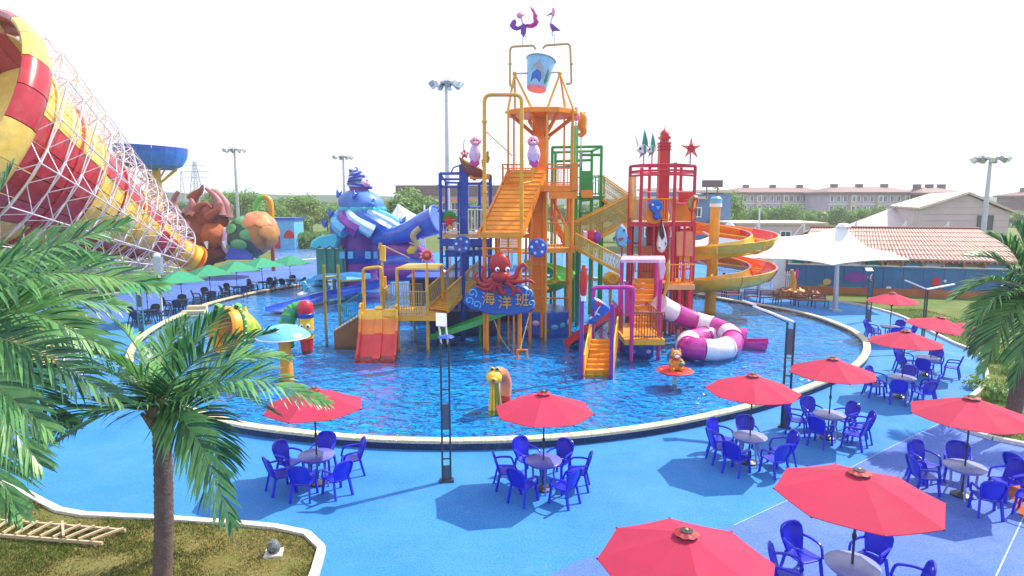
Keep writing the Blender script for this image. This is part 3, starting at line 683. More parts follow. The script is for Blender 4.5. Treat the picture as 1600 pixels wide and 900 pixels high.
# ------------------------------------------------------------------ background trees
K['leaf'] = mat('tree_leaf', (.13,.26,.06), .6, var=.35, scale=.8, trans=.3); K['leaf_b'] = mat('light_tree_leaf', (.25,.40,.09), .6, var=.3, scale=.8, trans=.3)
K['bark'] = mat('bark', (.10,.07,.045), .9, var=.3, scale=4, bump=.5, bscale=12)
def crown_mesh(seed, rx, rz, n, leaf, zc, lumps=9):
    rr = random.Random(seed); mb = MB(); cl = []
    for i in range(lumps):
        a = rr.uniform(0, 2*pi); e = rr.uniform(-.55, 1); q = (1-e*e)**.5 if abs(e) < 1 else 0
        cl.append((V((rx*.62*cos(a)*q, rx*.62*sin(a)*q, zc+rz*.62*e)), rr.uniform(.34,.52)*rx))
    cl.append((V((0,0,zc)), rx*.6))
    for i in range(n):
        c, r = cl[rr.randrange(len(cl))]; d = V((rr.gauss(0,1), rr.gauss(0,1), rr.gauss(0,1))).normalized()
        p = c+d*r*rr.uniform(.72,1.08)
        nn = (d+V((rr.gauss(0,.5), rr.gauss(0,.5), rr.gauss(0,.5)))).normalized(); t = nn.orthogonal().normalized(); t = M.Rotation(rr.uniform(0,6.3), 3, nn) @ t; u = nn.cross(t)
        s = leaf*rr.uniform(.6,1.4); mb.m = 0 if rr.random() < .6 else 1
        mb.add([p-t*s-u*s*.1, p-u*s*.6, p+t*s+u*s*.1, p+u*s*.6], [(0,1,2,3)])
    me = bpy.data.meshes.new('crown'); me.from_pydata(mb.v, [], mb.f); me.materials.append(K['leaf']); me.materials.append(K['leaf_b'])
    me.polygons.foreach_set('material_index', mb.mi); return me
def trunk_mesh(h, r, seed):
    rr = random.Random(seed); mb = MB(); mb.tube([(0,0,0),(.05*h*rr.uniform(-1,1),0,h*.5),(0,.04*h,h)], [r,r*.8,r*.45], 7)
    for k in range(4):
        a = k*1.6+rr.random(); mb.tube([(0,0,h*.7),(h*.22*cos(a),h*.22*sin(a),h*1.05),(h*.38*cos(a),h*.38*sin(a),h*1.3)], [r*.45,r*.3,r*.12], 5)
    return mb.mesh('trunk', K['bark'])
CR = [crown_mesh(11+i, 2.6+.3*(i % 3), (2.6,3.2,2.2,2.9)[i], 2600, .19, 4.6) for i in range(4)]
TK = [trunk_mesh(3.2, .2, i) for i in range(2)]
n_t = [0]
def tree(px, ptop, Y, scale_w, label, grp):
    x = X(px, Y); z = Zat(ptop, Y); i = n_t[0] % 4; n_t[0] += 1; hgt = (7.2,7.9,6.8,7.5)[i]
    t = T('leafy_tree', label, 'tree', (x, Y, 0), grp); k = z/hgt
    t.rotation_euler = (0,0,n_t[0]*1.7); t.scale = (k*scale_w, k*scale_w, k)
    inst(CR[i], 'crown', t, M.Identity(4)); inst(TK[i % 2], 'trunk', t, M.Identity(4))
tl = 'distant bushy green tree '
for px, top, Y, w, wd in (
    (258,300,120,1.2,'beside the blue bowl support'),(352,293,130,1.15,'tallest beside the slim floodlight mast'),(385,300,126,1.1,'just right of the slim mast'),(335,312,118,1.2,'behind the horned creature'),
    (412,316,118,1.1,'behind the arched pipe'),(432,312,125,1.2,'right of the arched pipe'),(470,306,110,1.2,'largest left of the shell building'),(492,318,120,1.2,'just left of the shell building'),(450,325,100,1.0,'low one behind the blue hut'),(480,333,96,1.0,'low one right of the blue hut'),(515,322,120,1.2,'at the left side of the shell building'),
    (608,312,118,1.1,'small one left of the round tree'),(648,296,88,1.25,'big and round between shell building and blue tower'),(740,310,105,1.1,'behind the blue tower frame'),(775,318,120,1.2,'between the blue and orange towers'),(900,322,118,1.2,'behind the orange tower right leg'),(930,318,110,1.2,'behind the green tower'),
    (965,316,105,1.2,'behind the net stairs'),(1120,300,92,1.0,'right of the blue pool hall'),(1150,318,140,1.1,'left end of the right tree row'),(1176,325,135,1.1,'second of the right tree row'),(1205,322,140,1.0,'in front of the left apartment block'),(1232,320,136,1.1,'in front of the middle of the left block'),(1258,327,140,1.0,'right of the canopy saddle mast'),(1300,322,140,1.1,'between the two apartment blocks'),(1322,328,135,1.1,'behind the canopy peak'),(1345,326,138,1.0,'right of the canopy peak'),(1368,316,130,1.0,'tall one in front of the middle block'),(1392,326,132,1.1,'near the right end of the middle block'),(1416,330,128,1.1,'left of the gabled hall'),
    (100,300,140,1.4,'behind the big funnel slide truss'),(180,300,135,1.3,'seen through the funnel slide truss'),(222,305,130,1.3,'right behind the truss foot')):
    tree(px, top, Y, w, tl+wd, 'leafy trees behind the park')
# far woods that read as one mass, and low shrubs
def wood(name, x0, x1, Y, h, n, leaf, seed):
    rr = random.Random(seed); mb = MB()
    for i in range(n):
        x = rr.uniform(x0, x1); hh = h*(.75+.35*NZ.noise(V((x*.09, seed, 0)))+.25*NZ.noise(V((x*.35, seed, 3))))
        z = hh*(1-rr.random()**2*.9); y = Y+rr.uniform(-3,3)
        nn = V((rr.gauss(0,.6), -1, rr.gauss(.5,.6))).normalized(); t = nn.orthogonal().normalized(); u = nn.cross(t); s = leaf*rr.uniform(.6,1.5); mb.m = 0 if rr.random() < .6 else 1
        p = V((x,y,z)); mb.add([p-t*s, p-u*s*.7, p+t*s, p+u*s*.7], [(0,1,2,3)])
    me = bpy.data.meshes.new(name); me.from_pydata(mb.v, [], mb.f); me.materials.append(K['leaf']); me.materials.append(K['leaf_b']); me.polygons.foreach_set('material_index', mb.mi)
    ob = bpy.data.objects.new(name, me); C.objects.link(ob); ob['kind'] = 'stuff'
wood('far_woodland', -230, -10, 210, 7.0, 16000, .75, 4)
wood('far_woodland', -30, 90, 215, 6.0, 8000, .8, 5)
wood('far_woodland', 60, 190, 160, 4.4, 12000, .5, 6)
wood('hedge', -75, -18, 92, 2.6, 11000, .32, 7)
wood('hedge', 24, 62, 100, 2.6, 9000, .32, 8)
# ------------------------------------------------------------------ play tower in the pool
def post(parent, px, py, Y, r, m, zb=0.0, name='post', n=8):
    p = P(px, py, Y); return MB().tube([(p.x, Y, zb), p], r, n).to(name, K[m], parent)
def pipe(parent, pts, r, m, name='pipe', br=.22, n=8):
    return MB().tube(bend([P(*p) for p in pts], br), r, n).to(name, K[m], parent)
def railing(parent, a, b, h, n, m, r=.022, name='railing'):
    a, b = V(a), V(b); mb = MB(); u = V((0,0,1))
    mb.tube([a+u*h, b+u*h], r*1.6, 6).tube([a+u*.12, b+u*.12], r*1.3, 6)
    for i in range(n+1):
        q = a.lerp(b, i/n); mb.tube([q+u*.05, q+u*h], r, 5)
    return mb.to(name, K[m], parent)
def deck(parent, x0, x1, y0, y1, z, m, n=8, th=.12, name='deck_plank', fm=None):
    for i in range(n):
        w = (y1-y0)/n; MB().box(((x0+x1)/2, y0+w*(i+.5), z-.03), (x1-x0-.04, w-.02, .06)).to(name, K[m], parent, False)
    f = MB(); t = .09
    for y in (y0, y1): f.box(((x0+x1)/2, y, z-th/2-.03), (x1-x0+t, t, th+.06))
    for x in (x0, x1): f.box((x, (y0+y1)/2, z-th/2-.031), (t-.004, y1-y0-t-.004, th+.056))
    f.to('deck_frame', K[fm or m], parent, False)
def sweep(mb, path, prof, up=(0,0,1)):
    path = [V(p) for p in path]; k = len(path); m = len(prof); vs = []
    for i in range(k):
        t = (path[min(i+1,k-1)]-path[max(i-1,0)]); t.normalize(); u = V(up); x = t.cross(u).normalized(); y = x.cross(t)
        vs += [path[i]+x*a+y*b for a, b in prof]
    fs = [(i*m+j, i*m+(j+1) % m, (i+1)*m+(j+1) % m, (i+1)*m+j) for i in range(k-1) for j in range(m)]
    fs += [tuple(range(m))[::-1], tuple(range((k-1)*m, k*m))]
    return mb.add(vs, fs)
def uprof(w, h, t=.05): a = w/2; return [(-a-t,h),(-a-t,-t),(a+t,-t),(a+t,h),(a,h),(a,0),(-a,0),(-a,h)]
def rprof(r, t=.05, n=9, lip=.06):
    o = [((r+t)*cos(pi+pi*i/n), (r+t)*sin(pi+pi*i/n)) for i in range(n+1)]; i_ = [(r*cos(2*pi-pi*i/n), r*sin(2*pi-pi*i/n)) for i in range(n+1)]
    return [(-r-t-lip,.05),(-r-t-lip,-.02)]+o[1:-1]+[(r+t+lip,-.02),(r+t+lip,.05),(r,.05)]+i_[1:-1]+[(-r,.05)]
def stairs(parent, a, b, w, n, m, side, wd=(1,0,0), rail=None, sideh=.3):      # a top centre, b bottom centre
    a, b, wd = V(a), V(b), V(wd); d = b-a; fl = V((d.x,d.y,0)).normalized()
    for i in range(n):
        c = a.lerp(b, (i+.5)/n); MB().bar(c-wd*w/2, c+wd*w/2, .28 if d.length/n > .3 else d.length/n*1.1, .06).to('tread', K[m], parent, False)
        c2 = c+fl*.12-V((0,0,.1)); MB().bar(c2-wd*(w/2-.01), c2+wd*(w/2-.01), .03, .16).to('riser', K[m], parent, False)
    for s in (-1,1):
        e = wd*s*(w/2+.04); q = MB(); q.plate(a+e-V((0,0,.25)), b+e-V((0,0,.25)), b+e+V((0,0,sideh)), a+e+V((0,0,sideh)), .05); q.to('side_panel', K[side], parent, False)
        if rail: MB().tube([a+e+V((0,0,.9)), b+e+V((0,0,.9))], .035, 6).tube([b+e, b+e+V((0,0,.9))], .03, 6).tube([a+e, a+e+V((0,0,.9))], .03, 6).to('handrail', K[rail], parent)
def Tp(name, label, cat, px, py, Y, grp=None): q = P(px, py, Y); return T(name, label, cat, (q.x, Y, 0), grp)
def TO(name, label, cat, px, py, Y, grp=None): return T(name, label, cat, P(px, py, Y), grp)

# ---- orange tower
ot = Tp('orange_tower', 'tall orange main tower with a sloping slatted roof in the middle of the pool', 'play tower', 850, 520, 32)
YC = 32.2
for nm, x0, x1, yt, yb in (('column', 832, 857, 176, 300), ('column', 832, 855, 300, 500)):
    a, b = P(x0, yt, YC), P(x1, yt, YC); zb = 0 if yb == 500 else Zat(yb, YC)-.002
    w = b.x-a.x; MB().box(((a.x+b.x)/2, YC, (a.z+zb)/2), (w, w, a.z-zb)).to(nm, K['orange'], ot, False)
for k in range(1, 9):
    z = Zat(176, YC)*k/9; MB().box(((P(832,300,YC).x+P(857,300,YC).x)/2, YC, z), (.9,.9,.06)).to('column_band', K['orange2'], ot, False)
tp = P(848, 178, 31.8); zt = tp.z
MB().lathe([(1.70,-.13),(1.76,-.10),(1.76,.10),(1.70,.13)], 8, (tp.x, 31.8, zt), M.Rotation(pi/8, 3, 'Z')).to('top_platform', K['orange'], ot, False)
for k in range(8):
    a = k*pi/4+pi/8; q = V((tp.x+1.62*cos(a), 31.8+1.62*sin(a), zt-.15))
    if k % 2 == 0 or k in (5, 7): MB().bar(q, V((tp.x+.38*cos(a), YC+.38*sin(a), zt-1.0)), .12, .14).to('strut', K['orange'], ot, False)
ZD = Zat(290, 31)      # upper deck height
xa, xb = P(785, 290, 30.2).x, P(902, 290, 30.2).x
deck(ot, xa, xb, 30.2, 34, ZD, 'orange2', 10, .22, fm='orange')
for px, pt, Y, r in ((794,176,30.3,.045),(803,172,33.6,.05),(816,178,30.25,.05),(855,178,30.3,.055),(882,176,33.6,.05),(895,176,30.4,.065)):
    post(ot, px, pt, Y, r, 'ochre' if px in (816,855) else 'orange', ZD if px in (803,816,882) else 0)
railing(ot, (xa, 30.2, ZD), (P(815,290,30.2).x, 30.2, ZD), .95, 4, 'orange'); railing(ot, (P(856,290,30.2).x, 30.2, ZD), (xb, 30.2, ZD), .95, 9, 'orange')
railing(ot, (xb, 30.2, ZD), (xb, 34, ZD), .95, 9, 'orange'); railing(ot, (xa, 30.2, ZD), (xa, 34, ZD), .95, 9, 'orange'); railing(ot, (xa, 34, ZD), (xb, 34, ZD), .95, 12, 'orange')
MB().plate((P(857,300,30.15).x,30.16,ZD-.62), (xb,30.16,ZD-.62), (xb,30.16,ZD-.3), (P(857,300,30.15).x,30.16,ZD-.3), .08).to('fascia', K['orange'], ot, False)
# panel by the railing's right end
MB().plate(P(893,297,30.1), P(903,297,30.1), P(903,255,30.1), P(893,255,30.1), .08).to('post_panel', K['orange'], ot, False)
# sloping slatted roof
A, B_, C_, D_ = P(798,266,30.9), P(852,266,30.9), P(814,367,28.4), P(750,367,28.4)
ns = 30
for i in range(ns):
    t0, t1 = i/ns, (i+.93)/ns; up = V((0,-.02,.02))*(i % 2)
    MB().plate(A.lerp(D_,t1)+up, B_.lerp(C_,t1)+up, B_.lerp(C_,t0)+up, A.lerp(D_,t0)+up, .07).to('roof_slat', K['orange2' if i % 3 else 'orange'], ot, False)
for e0, e1, q in ((A,D_,-1),(B_,C_,1)): MB().bar(e0+V((q*.06,0,.0)), e1+V((q*.06,0,.0)), .1, .2).to('barge_board', K['orange'], ot, False)
MB().bar(D_-V((.1,.05,0)), C_+V((.1,-.05,0)), .14, .24).to('eave_beam', K['orange2'], ot, False)
for f in (.3,.7): MB().bar(A.lerp(B_,f)-V((0,0,.12)), D_.lerp(C_,f)-V((0,0,.12)), .08, .1).to('rafter', K['orange'], ot, False)
# box below the roof: slat panel, lower frame
for i in range(11):
    y = 370+i*2.4; MB().bar(P(782,y,29.2), P(812,y,29.2), .05, .055).to('panel_slat', K['orange2'], ot, False)
for px, py, Y in ((757,372,28.6),(779,372,30.2),(812,372,28.3),(829,310,29.9),(848,300,31.0),(888,300,32.6),(868,300,33.8)):
    post(ot, px, py, Y, .095 if px in (757,812) else .08, 'orange', 0, 'leg')
for a, b in (((757,388,28.6),(812,388,28.3)),((757,440,28.6),(812,440,28.3)),((848,440,31),(888,440,32.6)),((848,466,31),(888,466,32.6)),((757,400,28.6),(779,400,30.2)),((812,395,28.3),(829,395,29.9))):
    MB().tube([P(*a), P(*b)], .05, 6).to('cross_bar', K['orange'], ot)
# lower deck and its rail
ZL = Zat(388, 30.6); x0, x1 = P(850,388,30.6).x, P(896,388,30.6).x
deck(ot, x0, x1, 30.6, 33.6, ZL, 'ochre', 8, .16, fm='orange2'); railing(ot, (x0+.2,30.6,ZL), (x1,30.6,ZL), 1.2, 8, 'orange'); railing(ot, (x1,30.6,ZL), (x1,33.6,ZL), 1.2, 8, 'orange')
for Y, px in ((30.5,894),): post(ot, px, 297, Y, .11, 'orange2', ZL, 'post')
MB().plate(P(882,386,30.5), P(893,386,30.5), P(893,352,30.5), P(882,352,30.5), .12).to('side_board', K['ochre'], ot, False)
stairs(ot, P(862,342,32.8)+V((0,0,.2)), P(886,388,32.8), .9, 7, 'orange2', 'orange', (0,1,0), 'orange')
# mural drum at the water line
md = MB(); c = P(850,500,33.0); md.lathe([(1.45,0),(1.45,1.25),(1.38,1.32),(.9,1.32)], 20, (c.x,33.0,.0)); md.to('mural_drum', K['royal'], ot)
for i in range(7):
    a = -pi/2+(i-3)*.33; q = MB(); q.ell((c.x+1.46*cos(a),33+1.46*sin(a),.35+.45*random.random()), (.2,.05,.14), 8, 5, M.Rotation(a-pi/2+pi, 3, 'Z')); q.to('painted_fish', K[('sky','cyan','lilac','green')[i % 4]], ot)
# tall bent pipe in front of the tower
bp = TO('water_pipe', 'tall ochre bent water pipe framing the sloping orange roof', 'water pipe', 757, 372, 28.5)
pipe(bp, [(757,372,28.5),(757,148,28.5),(815,148,28.5),(815,368,28.5)], .085, 'ochre', 'pipe', .3)
for y in (190, 300): MB().lathe([(.13,-.04),(.13,.04)], 10, P(757,y,28.5)).to('flange', K['ochre'], bp)
pipe(bp, [(816,286,28.5),(831,284,28.9),(832,262,28.9)], .04, 'ochre', 'spout', .15, 6)
MB().tube([P(758,204,28.5), P(800,243,30.2)], .025, 5).to('stay_rod', K['ochre'], bp)
# tipping bucket frame, bucket, water pipes with birds
bf = TO('bucket_gantry', 'orange A frames carrying the tipping bucket on the tower top', 'bucket frame', 848, 172, 31.8)
for ax, feet in ((804,((793,176,30.6),(805,172,32.6),(831,170,31.0))), (875,((854,172,31.0),(883,171,32.6),(898,176,30.8)))):
    ap = P(ax, 115, 31.8)
    for f in feet: MB().tube([P(*f), ap], [.065,.05], 7).to('leg', K['ochre'], bf)
    MB().ell(ap, (.11,.11,.11), 8, 6).to('bearing', K['ochre'], bf)
    for f in feet: MB().lathe([(.14,-.03),(.14,.05)], 8, P(*f)).to('foot_plate', K['ochre'], bf)
MB().tube([P(804,115,31.8), P(875,113,31.8)], .045, 8).to('axle', K['steel'], bf)
bk = TO('tipping_bucket', 'big sky blue tipping bucket with a dolphin picture and pink bottom', 'bucket', 842, 115, 31.8)
q0, q1 = P(838,140,31.8), P(846,91,31.8); ax = (q1-q0).normalized(); Hb = (q1-q0).length
ax = (M.Rotation(R(-11), 3, 'X') @ ax).normalized(); _x = V((1,0,0))-ax*ax.x; _x.normalize(); rot = M((_x, ax.cross(_x), ax)).transposed()
MB().lathe([(.42,0),(.47,.03),(.69,Hb),(.66,Hb),(.44,.06)], 24, q0, rot).to('bucket_wall', K['bucket'], bk)
MB().lathe([(0.01,-.02),(.44,-.02),(.485,.06),(.47,.16),(.0101,.16)], 24, q0, rot).to('bucket_bottom', K['bucket_pink'], bk)
MB().tube([q0+rot @ V((.70*cos(2*pi*i/24), .70*sin(2*pi*i/24), Hb)) for i in range(24)], .035, 6, closed=True).to('rim', K['grey'], bk)
def onb(a, z): r = .455+(.69-.455)*z/Hb+.012; return q0+rot @ V((r*sin(a), -r*cos(a), z))
def decal(pts, m, name, off=.02):
    ctr = (sum(p[0] for p in pts)/len(pts), sum(p[1] for p in pts)/len(pts)); mb = MB()
    vs = [onb(*ctr)+(onb(*ctr)-q0-ax*ctr[1]).normalized()*off]+[onb(a, z)+V((0,-off*.6,0)) for a, z in pts]; n = len(pts)
    mb.add(vs, [(0,1+i,1+(i+1) % n) for i in range(n)]); mb.to(name, K[m], bk)
decal([(-.75,.75),(-.5,1.0),(-.2,1.12),(-.05,1.3),(.0,1.1),(.3,.95),(.5,.6),(.45,.35),(.35,.5),(.2,.75),(-.2,.85),(-.5,.78)], 'grey', 'dolphin')
decal([(-.7,.2),(-.6,.6),(-.2,.78),(.15,.68),(.3,.4),(.2,.2)], 'royal', 'wave'); decal([(.6,.3),(.7,.8),(.8,.95),(.85,.6),(.95,.9),(1.0,.4),(.85,.2)], 'teal', 'weed')
for side, pts, nm in (('left', [(806,135,31.2),(797,135,31.2),(797,73,31.2),(834,71,31.2),(837,77,31.2)], 'left'), ('right', [(884,131,31.2),(893,131,31.2),(891,68,31.2),(852,71,31.2),(848,76,31.2)], 'right')):
    t = TO('fill_pipe', f'thin ochre water pipe bent over the bucket from the {side}', 'water pipe', pts[0][0], pts[0][1], 31.2); pipe(t, pts, .055, 'tan', 'pipe', .2)
    MB().lathe([(.09,-.03),(.09,.03)], 8, P(pts[1][0], 100, 31.2)).to('flange', K['tan'], t)
def sculpt(name, label, cat, px, py, Y, grp=None): return TO(name, label, cat, px, py, Y, grp)
Yb = 31.2
s = sculpt('bird_figure', 'purple and pink bird sculpture with raised wings on the left pipe', 'bird sculpture', 817, 70, Yb)
post(s, 817, 52, Yb, .025, 'steel', P(817,72,Yb).z, 'rod')
MB().pillow([(813,42),(816,37),(820,37),(823,42),(822,52),(818,58),(814,53)], Yb, .3).to('body', K['purple'], s)
MB().pillow([(816,44),(808,48),(801,46),(796,40),(800,32),(805,30),(807,34),(805,40),(810,43),(816,40)], Yb+.05, .16).to('wing', K['purple'], s)
MB().pillow([(820,43),(832,44),(839,40),(842,34),(839,28),(841,24),(837,18),(834,14),(828,9),(833,18),(833,28),(834,36),(828,40),(820,40)], Yb+.05, .16).to('wing', K['magenta'], s)
MB().tube([P(818,40,Yb), P(816,33,Yb), P(814,27,Yb)], [.05,.04,.06], 7).to('neck', K['lilac'], s); MB().ell(P(812,24,Yb), (.15,.13,.14), 10, 8).to('head', K['pink'], s)
MB().pillow([(808,20),(812,22),(818,15),(815,23),(820,23),(814,27)], Yb, .1).to('crest', K['pink'], s)
MB().tube([P(820,56,Yb),P(822,58,Yb)], .03, 5).to('foot', K['purple'], s)
s = sculpt('bird_figure', 'purple long necked stork sculpture with a pink head on the right pipe', 'bird sculpture', 866, 68, Yb)
post(s, 866, 54, Yb, .025, 'steel', P(866,69,Yb).z, 'rod'); MB().pillow([(859,38),(862,37),(868,42),(875,48),(868,48),(863,49),(860,44)], Yb, .3).to('body', K['purple'], s)
MB().pillow([(864,41),(876,48),(870,44)], Yb+.1, .14).to('wing', K['blue'], s)
MB().tube([P(860,39,Yb), P(861,33,Yb), P(863,27,Yb), P(865,22,Yb)], [.06,.04,.035,.06], 7).to('neck', K['lilac'], s); MB().pillow([(862,18),(863,12),(866,12),(868,18),(866,26),(862,24)], Yb, .2).to('head', K['pink'], s)
MB().tube([P(862,21,Yb), P(853,25,Yb)], [.05,.01], 6).to('beak', K['purple'], s); MB().tube([P(865,48,Yb), P(862,52,Yb), P(864,56,Yb)], .022, 5).to('leg', K['purple'], s)
# ring wheels
for px, py, Y, wd in ((722,382,30.8,'in front of the blue tower'),(840,387,28.9,'on the orange tower column')):
    s = TO('spotted_wheel', f'round blue play wheel with white spots {wd}', 'play wheel', px, py, Y, 'blue spotted wheels'); c = P(px,py,Y); rx = M.Rotation(pi/2, 3, 'X')
    MB().lathe([(.01,-.08),(.38,-.08),(.43,-.04),(.43,.04),(.38,.08),(.01,.08)], 22, c, rx).to('disc', K['royal'], s)
    for k in range(5): a = k*2*pi/5+.5; MB().ell(c+V((.27*cos(a),-.08,.27*sin(a))), (.065,.03,.065), 8, 6).to('spot', K['lpink' if k % 2 else 'white'], s)
    MB().ell(c+V((0,-.08,0)), (.09,.05,.09), 8, 6).to('hub', K['purple'], s)
    if px < 800: MB().tube([V((c.x,Y+.1,0)), c+V((0,.1,0))], .12, 8).to('pole', K['blue'], s)
    else: MB().tube([c+V((0,.05,0)), c+V((.15,2.9,.0))], .06, 8).to('axle', K['orange'], s)

# ---- octopus sign
os_ = TO('octopus_sign', 'red octopus over a blue wave board with yellow characters', 'sign', 778, 490, 28.05)
wave = [(727,462),(733,455),(738,450),(745,446),(757,449),(770,446),(785,445),(797,449),(810,444),(822,447),(831,455),(835,465),(833,475),(836,483),(828,488),(815,489),(800,493),(786,490),(772,492),(758,489),(745,484),(738,484),(730,480),(724,471)]
MB().pillow(wave, 28.05, .28, .93).to('wave_board', K['board'], os_)
for px, py, r in ((733,470,7),(738,458,8),(826,458,7),(830,474,6),(745,476,7)):
    MB().tube([P(px+r*(.2+.8*i/12)*cos(.6*i), py+r*(.2+.8*i/12)*sin(.6*i), 27.9) for i in range(13)], [.03]*13, 6).to('wave_curl', K['sky'], os_)
MB().ell(P(781,413,28.0), (.47,.34,.52), 18, 12).to('octopus_head', K['octopus'], os_); MB().ell(P(781,432,27.9), (.42,.3,.3), 14, 10).to('octopus_face', K['octopus'], os_)
for px, py in ((777,421),(793,421)):
    e = MB().ell(P(px,py,27.62), (.10,.07,.11), 10, 8).to('eye', K['white'], os_); MB().ell(P(px+1,py+1,27.54), (.05,.03,.06), 8, 6).to('pupil', K['black'], e)
for path in ([(772,436),(760,440),(754,430),(756,420),(752,416)],[(770,440),(756,446),(748,440),(742,432),(746,425)],[(774,440),(764,452),(752,450),(744,448)],[(780,442),(782,455),(788,458),(790,452)],[(790,440),(800,448),(802,458),(796,462)],[(790,437),(805,432),(810,420),(818,413),(822,420),(816,424)],[(792,438),(812,440),(826,438),(836,444)],[(776,440),(772,454),(778,458)]):
    q = smoothpath([P(a, b, 27.85) for a, b in path], 5); k = len(q); MB().tube(q, [.13-.085*i/(k-1) for i in range(k)], 8).to('tentacle', K['octopus'], os_)
MB().tube([P(786,435,27.62)+V((.06*cos(2*pi*i/10),0,.05*sin(2*pi*i/10))) for i in range(10)], .02, 5, closed=True).to('mouth', K['crimson'], os_)
def text(s_, c, size, m, parent, name, th=.03, rotz=0):
    cu = bpy.data.curves.new(name, 'FONT'); cu.body = s_; cu.size = size; cu.align_x = 'CENTER'; cu.align_y = 'CENTER'; cu.extrude = th; cu.resolution_u = 2; cu.offset = 0
    ob = bpy.data.objects.new(name, cu); C.objects.link(ob); dg = bpy.context.evaluated_depsgraph_get()
    me = bpy.data.meshes.new_from_object(ob.evaluated_get(dg)); bpy.data.objects.remove(ob); me.materials.clear(); me.materials.append(K[m])
    o = bpy.data.objects.new(name, me); C.objects.link(o); o.parent = parent; o.location = V(c)-org(parent); o.rotation_euler = (pi/2,0,rotz); return o
for ch, px, py in (('海',763,468),('洋',789,474),('班',816,470)): text(ch, P(px,py,27.88), .62, 'ochre', os_, 'character')
MB().pillow([(806,454),(810,448),(815,457)], 27.85, .08).to('small_fin', K['crimson'], os_)
for px in (762,803): MB().tube([P(px,486,28.1), P(px,486,28.1)*1+V((0,.1,-1.9))], .05, 6).to('sign_post', K['orange'], os_)
# little swing seat by the sign leg
sw = T('pull_handle', 'small orange pull seat hanging on a rope below the octopus sign', 'pull seat', G(816,556,.2))
c = G(816,552,.45); MB().tube([c+V((-.2,0,-.25)), c+V((-.2,0,.15)), c+V((.2,0,.15)), c+V((.2,0,-.25))], .06, 6).to('seat_frame', K['orange'], sw); MB().tube([c+V((-.1,0,.15)), P(828,488,28.0)], .018, 5).to('rope', K['tan'], sw)
MB().tube(smoothpath([P(772,500,28.3), P(783,528,27.5), P(797,548,27.2)], 6), .015, 4).to('rope', K['rope'], sw)

# ---- blue tower
bt = Tp('blue_tower', 'blue framed play tower left of the orange roof with a boat on top', 'play tower', 725, 450, 34)
YB = 33.4; w = P(732,300,YB).x-P(718.5,300,YB).x; xc = P(725,300,YB).x
MB().box((xc,YB,Zat(257,YB)/2),(w,w,Zat(257,YB))).to('column', K['blue'], bt, False)
for px, pt, Y in ((687.5,271,33),(766,274,33),(749,287,35.6),(697,285,35.6)): post(bt, px, pt, Y, .085, 'blue')
for px in (687.5,): 
    for y in (290,330,372): MB().lathe([(.13,-.05),(.13,.05)], 10, P(px,y,33)).to('clamp', K['blue'], bt)
for y in (271,280,292): MB().tube([P(687.5,y,33), P(719,y,33.2)], .075 if y == 271 else .055, 7).to('beam', K['blue'], bt)
for y in (274,287): MB().tube([P(731,y,33.2), P(766,y,33)], .07, 7).to('beam', K['blue'], bt)
for a, b in (((687.5,271,33),(697,285,35.6)),((766,274,33),(749,287,35.6)),((697,285,35.6),(749,287,35.6)),((732,323,33.4),(749,323,35.4)),((687.5,360,33),(697,360,35.6))): MB().tube([P(*a), P(*b)], .055, 7).to('beam', K['blue'], bt)
zd = Zat(366, 33); xl, xr = P(688,366,33).x, P(766,366,33).x
deck(bt, xl, xr, 33, 35.6, zd, 'rust', 7, .14, fm='tan'); MB().box(((xl+xr)/2,32.95,zd-.42),(xr-xl,.16,.38)).to('deck_beam', K['blue'], bt, False)
railing(bt, (P(732,366,33).x,33,zd), (xr,33,zd), 1.25, 7, 'white'); railing(bt, (xl,35.6,zd), (xr,35.6,zd), 1.2, 14, 'white'); railing(bt, (xl,33,zd), (P(718,366,33).x,33,zd), .55, 6, 'white'); railing(bt, (xl,33,zd),(xl,35.6,zd),1.1,9,'blue')
MB().box(((xl+xr)/2,34.2,zd-1.0),(xr-xl-.4,1.8,.3)).to('lower_beam', K['royal'], bt, False)
for px in (690,712,740,764): post(bt, px, 380, 33.1, .07, 'blue', 0, 'leg')
pipe(bt, [(705,270,33),(708,262,33),(720,258,33)], .035, 'blue', 'water_spout', .1, 6)
xq0, xq1 = P(640,460,36).x, P(812,460,36).x; zq = P(700,436,36).z; MB().box(((xq0+xq1)/2,37.2,zq/2),(xq1-xq0,2.4,zq)).to('pump_room', K['navy'], bt, False); MB().box(((xq0+xq1)/2,37.2,zq+.06),(xq1-xq0+.3,2.7,.12)).to('pump_room_roof', K['blue'], bt, False)
for i in range(8): q = V((xq0+(xq1-xq0)*(i+.5)/8, 35.98, .5+.5*((i*7) % 3))); MB().ell(q, (.35,.04,.2), 9, 6).to('painted_fish', K[('royal','cyan','purple','teal')[i % 4]], bt)
MB().box((xc,YB,.65),(3.4,2.6,1.3)).to('base_block', K['navy'], bt, False)
for y in (300,340): MB().box((xc,YB-w/2-.004,Zat(y,YB)), (w*.99,.02,.05)).to('column_seam', K['royal'], bt, False)
st = TO('starfish_figure', 'red smiling starfish with a green leaf on the blue tower deck', 'starfish figure', 702, 358, 32.9)
MB().pillow([(702+(10.5 if i % 2 == 0 else 5.2)*sin(pi*i/5), 346-(10.5 if i % 2 == 0 else 5.2)*cos(pi*i/5)) for i in range(10)], 32.8, .35).to('body', K['red'], st)
MB().pillow([(691,345),(692,335),(698,329),(706,329),(712,334),(713,345),(702,350)], 33.1, .15).to('leaf', K['green'], st); MB().tube([P(697,356,32.8), P(708,356,32.8)], .06, 6).to('foot', K['yellow'], st)
MB().tube([P(698,346,32.6),P(702,348,32.58),P(706,346,32.6)], .02, 5).to('mouth', K['crimson'], st)
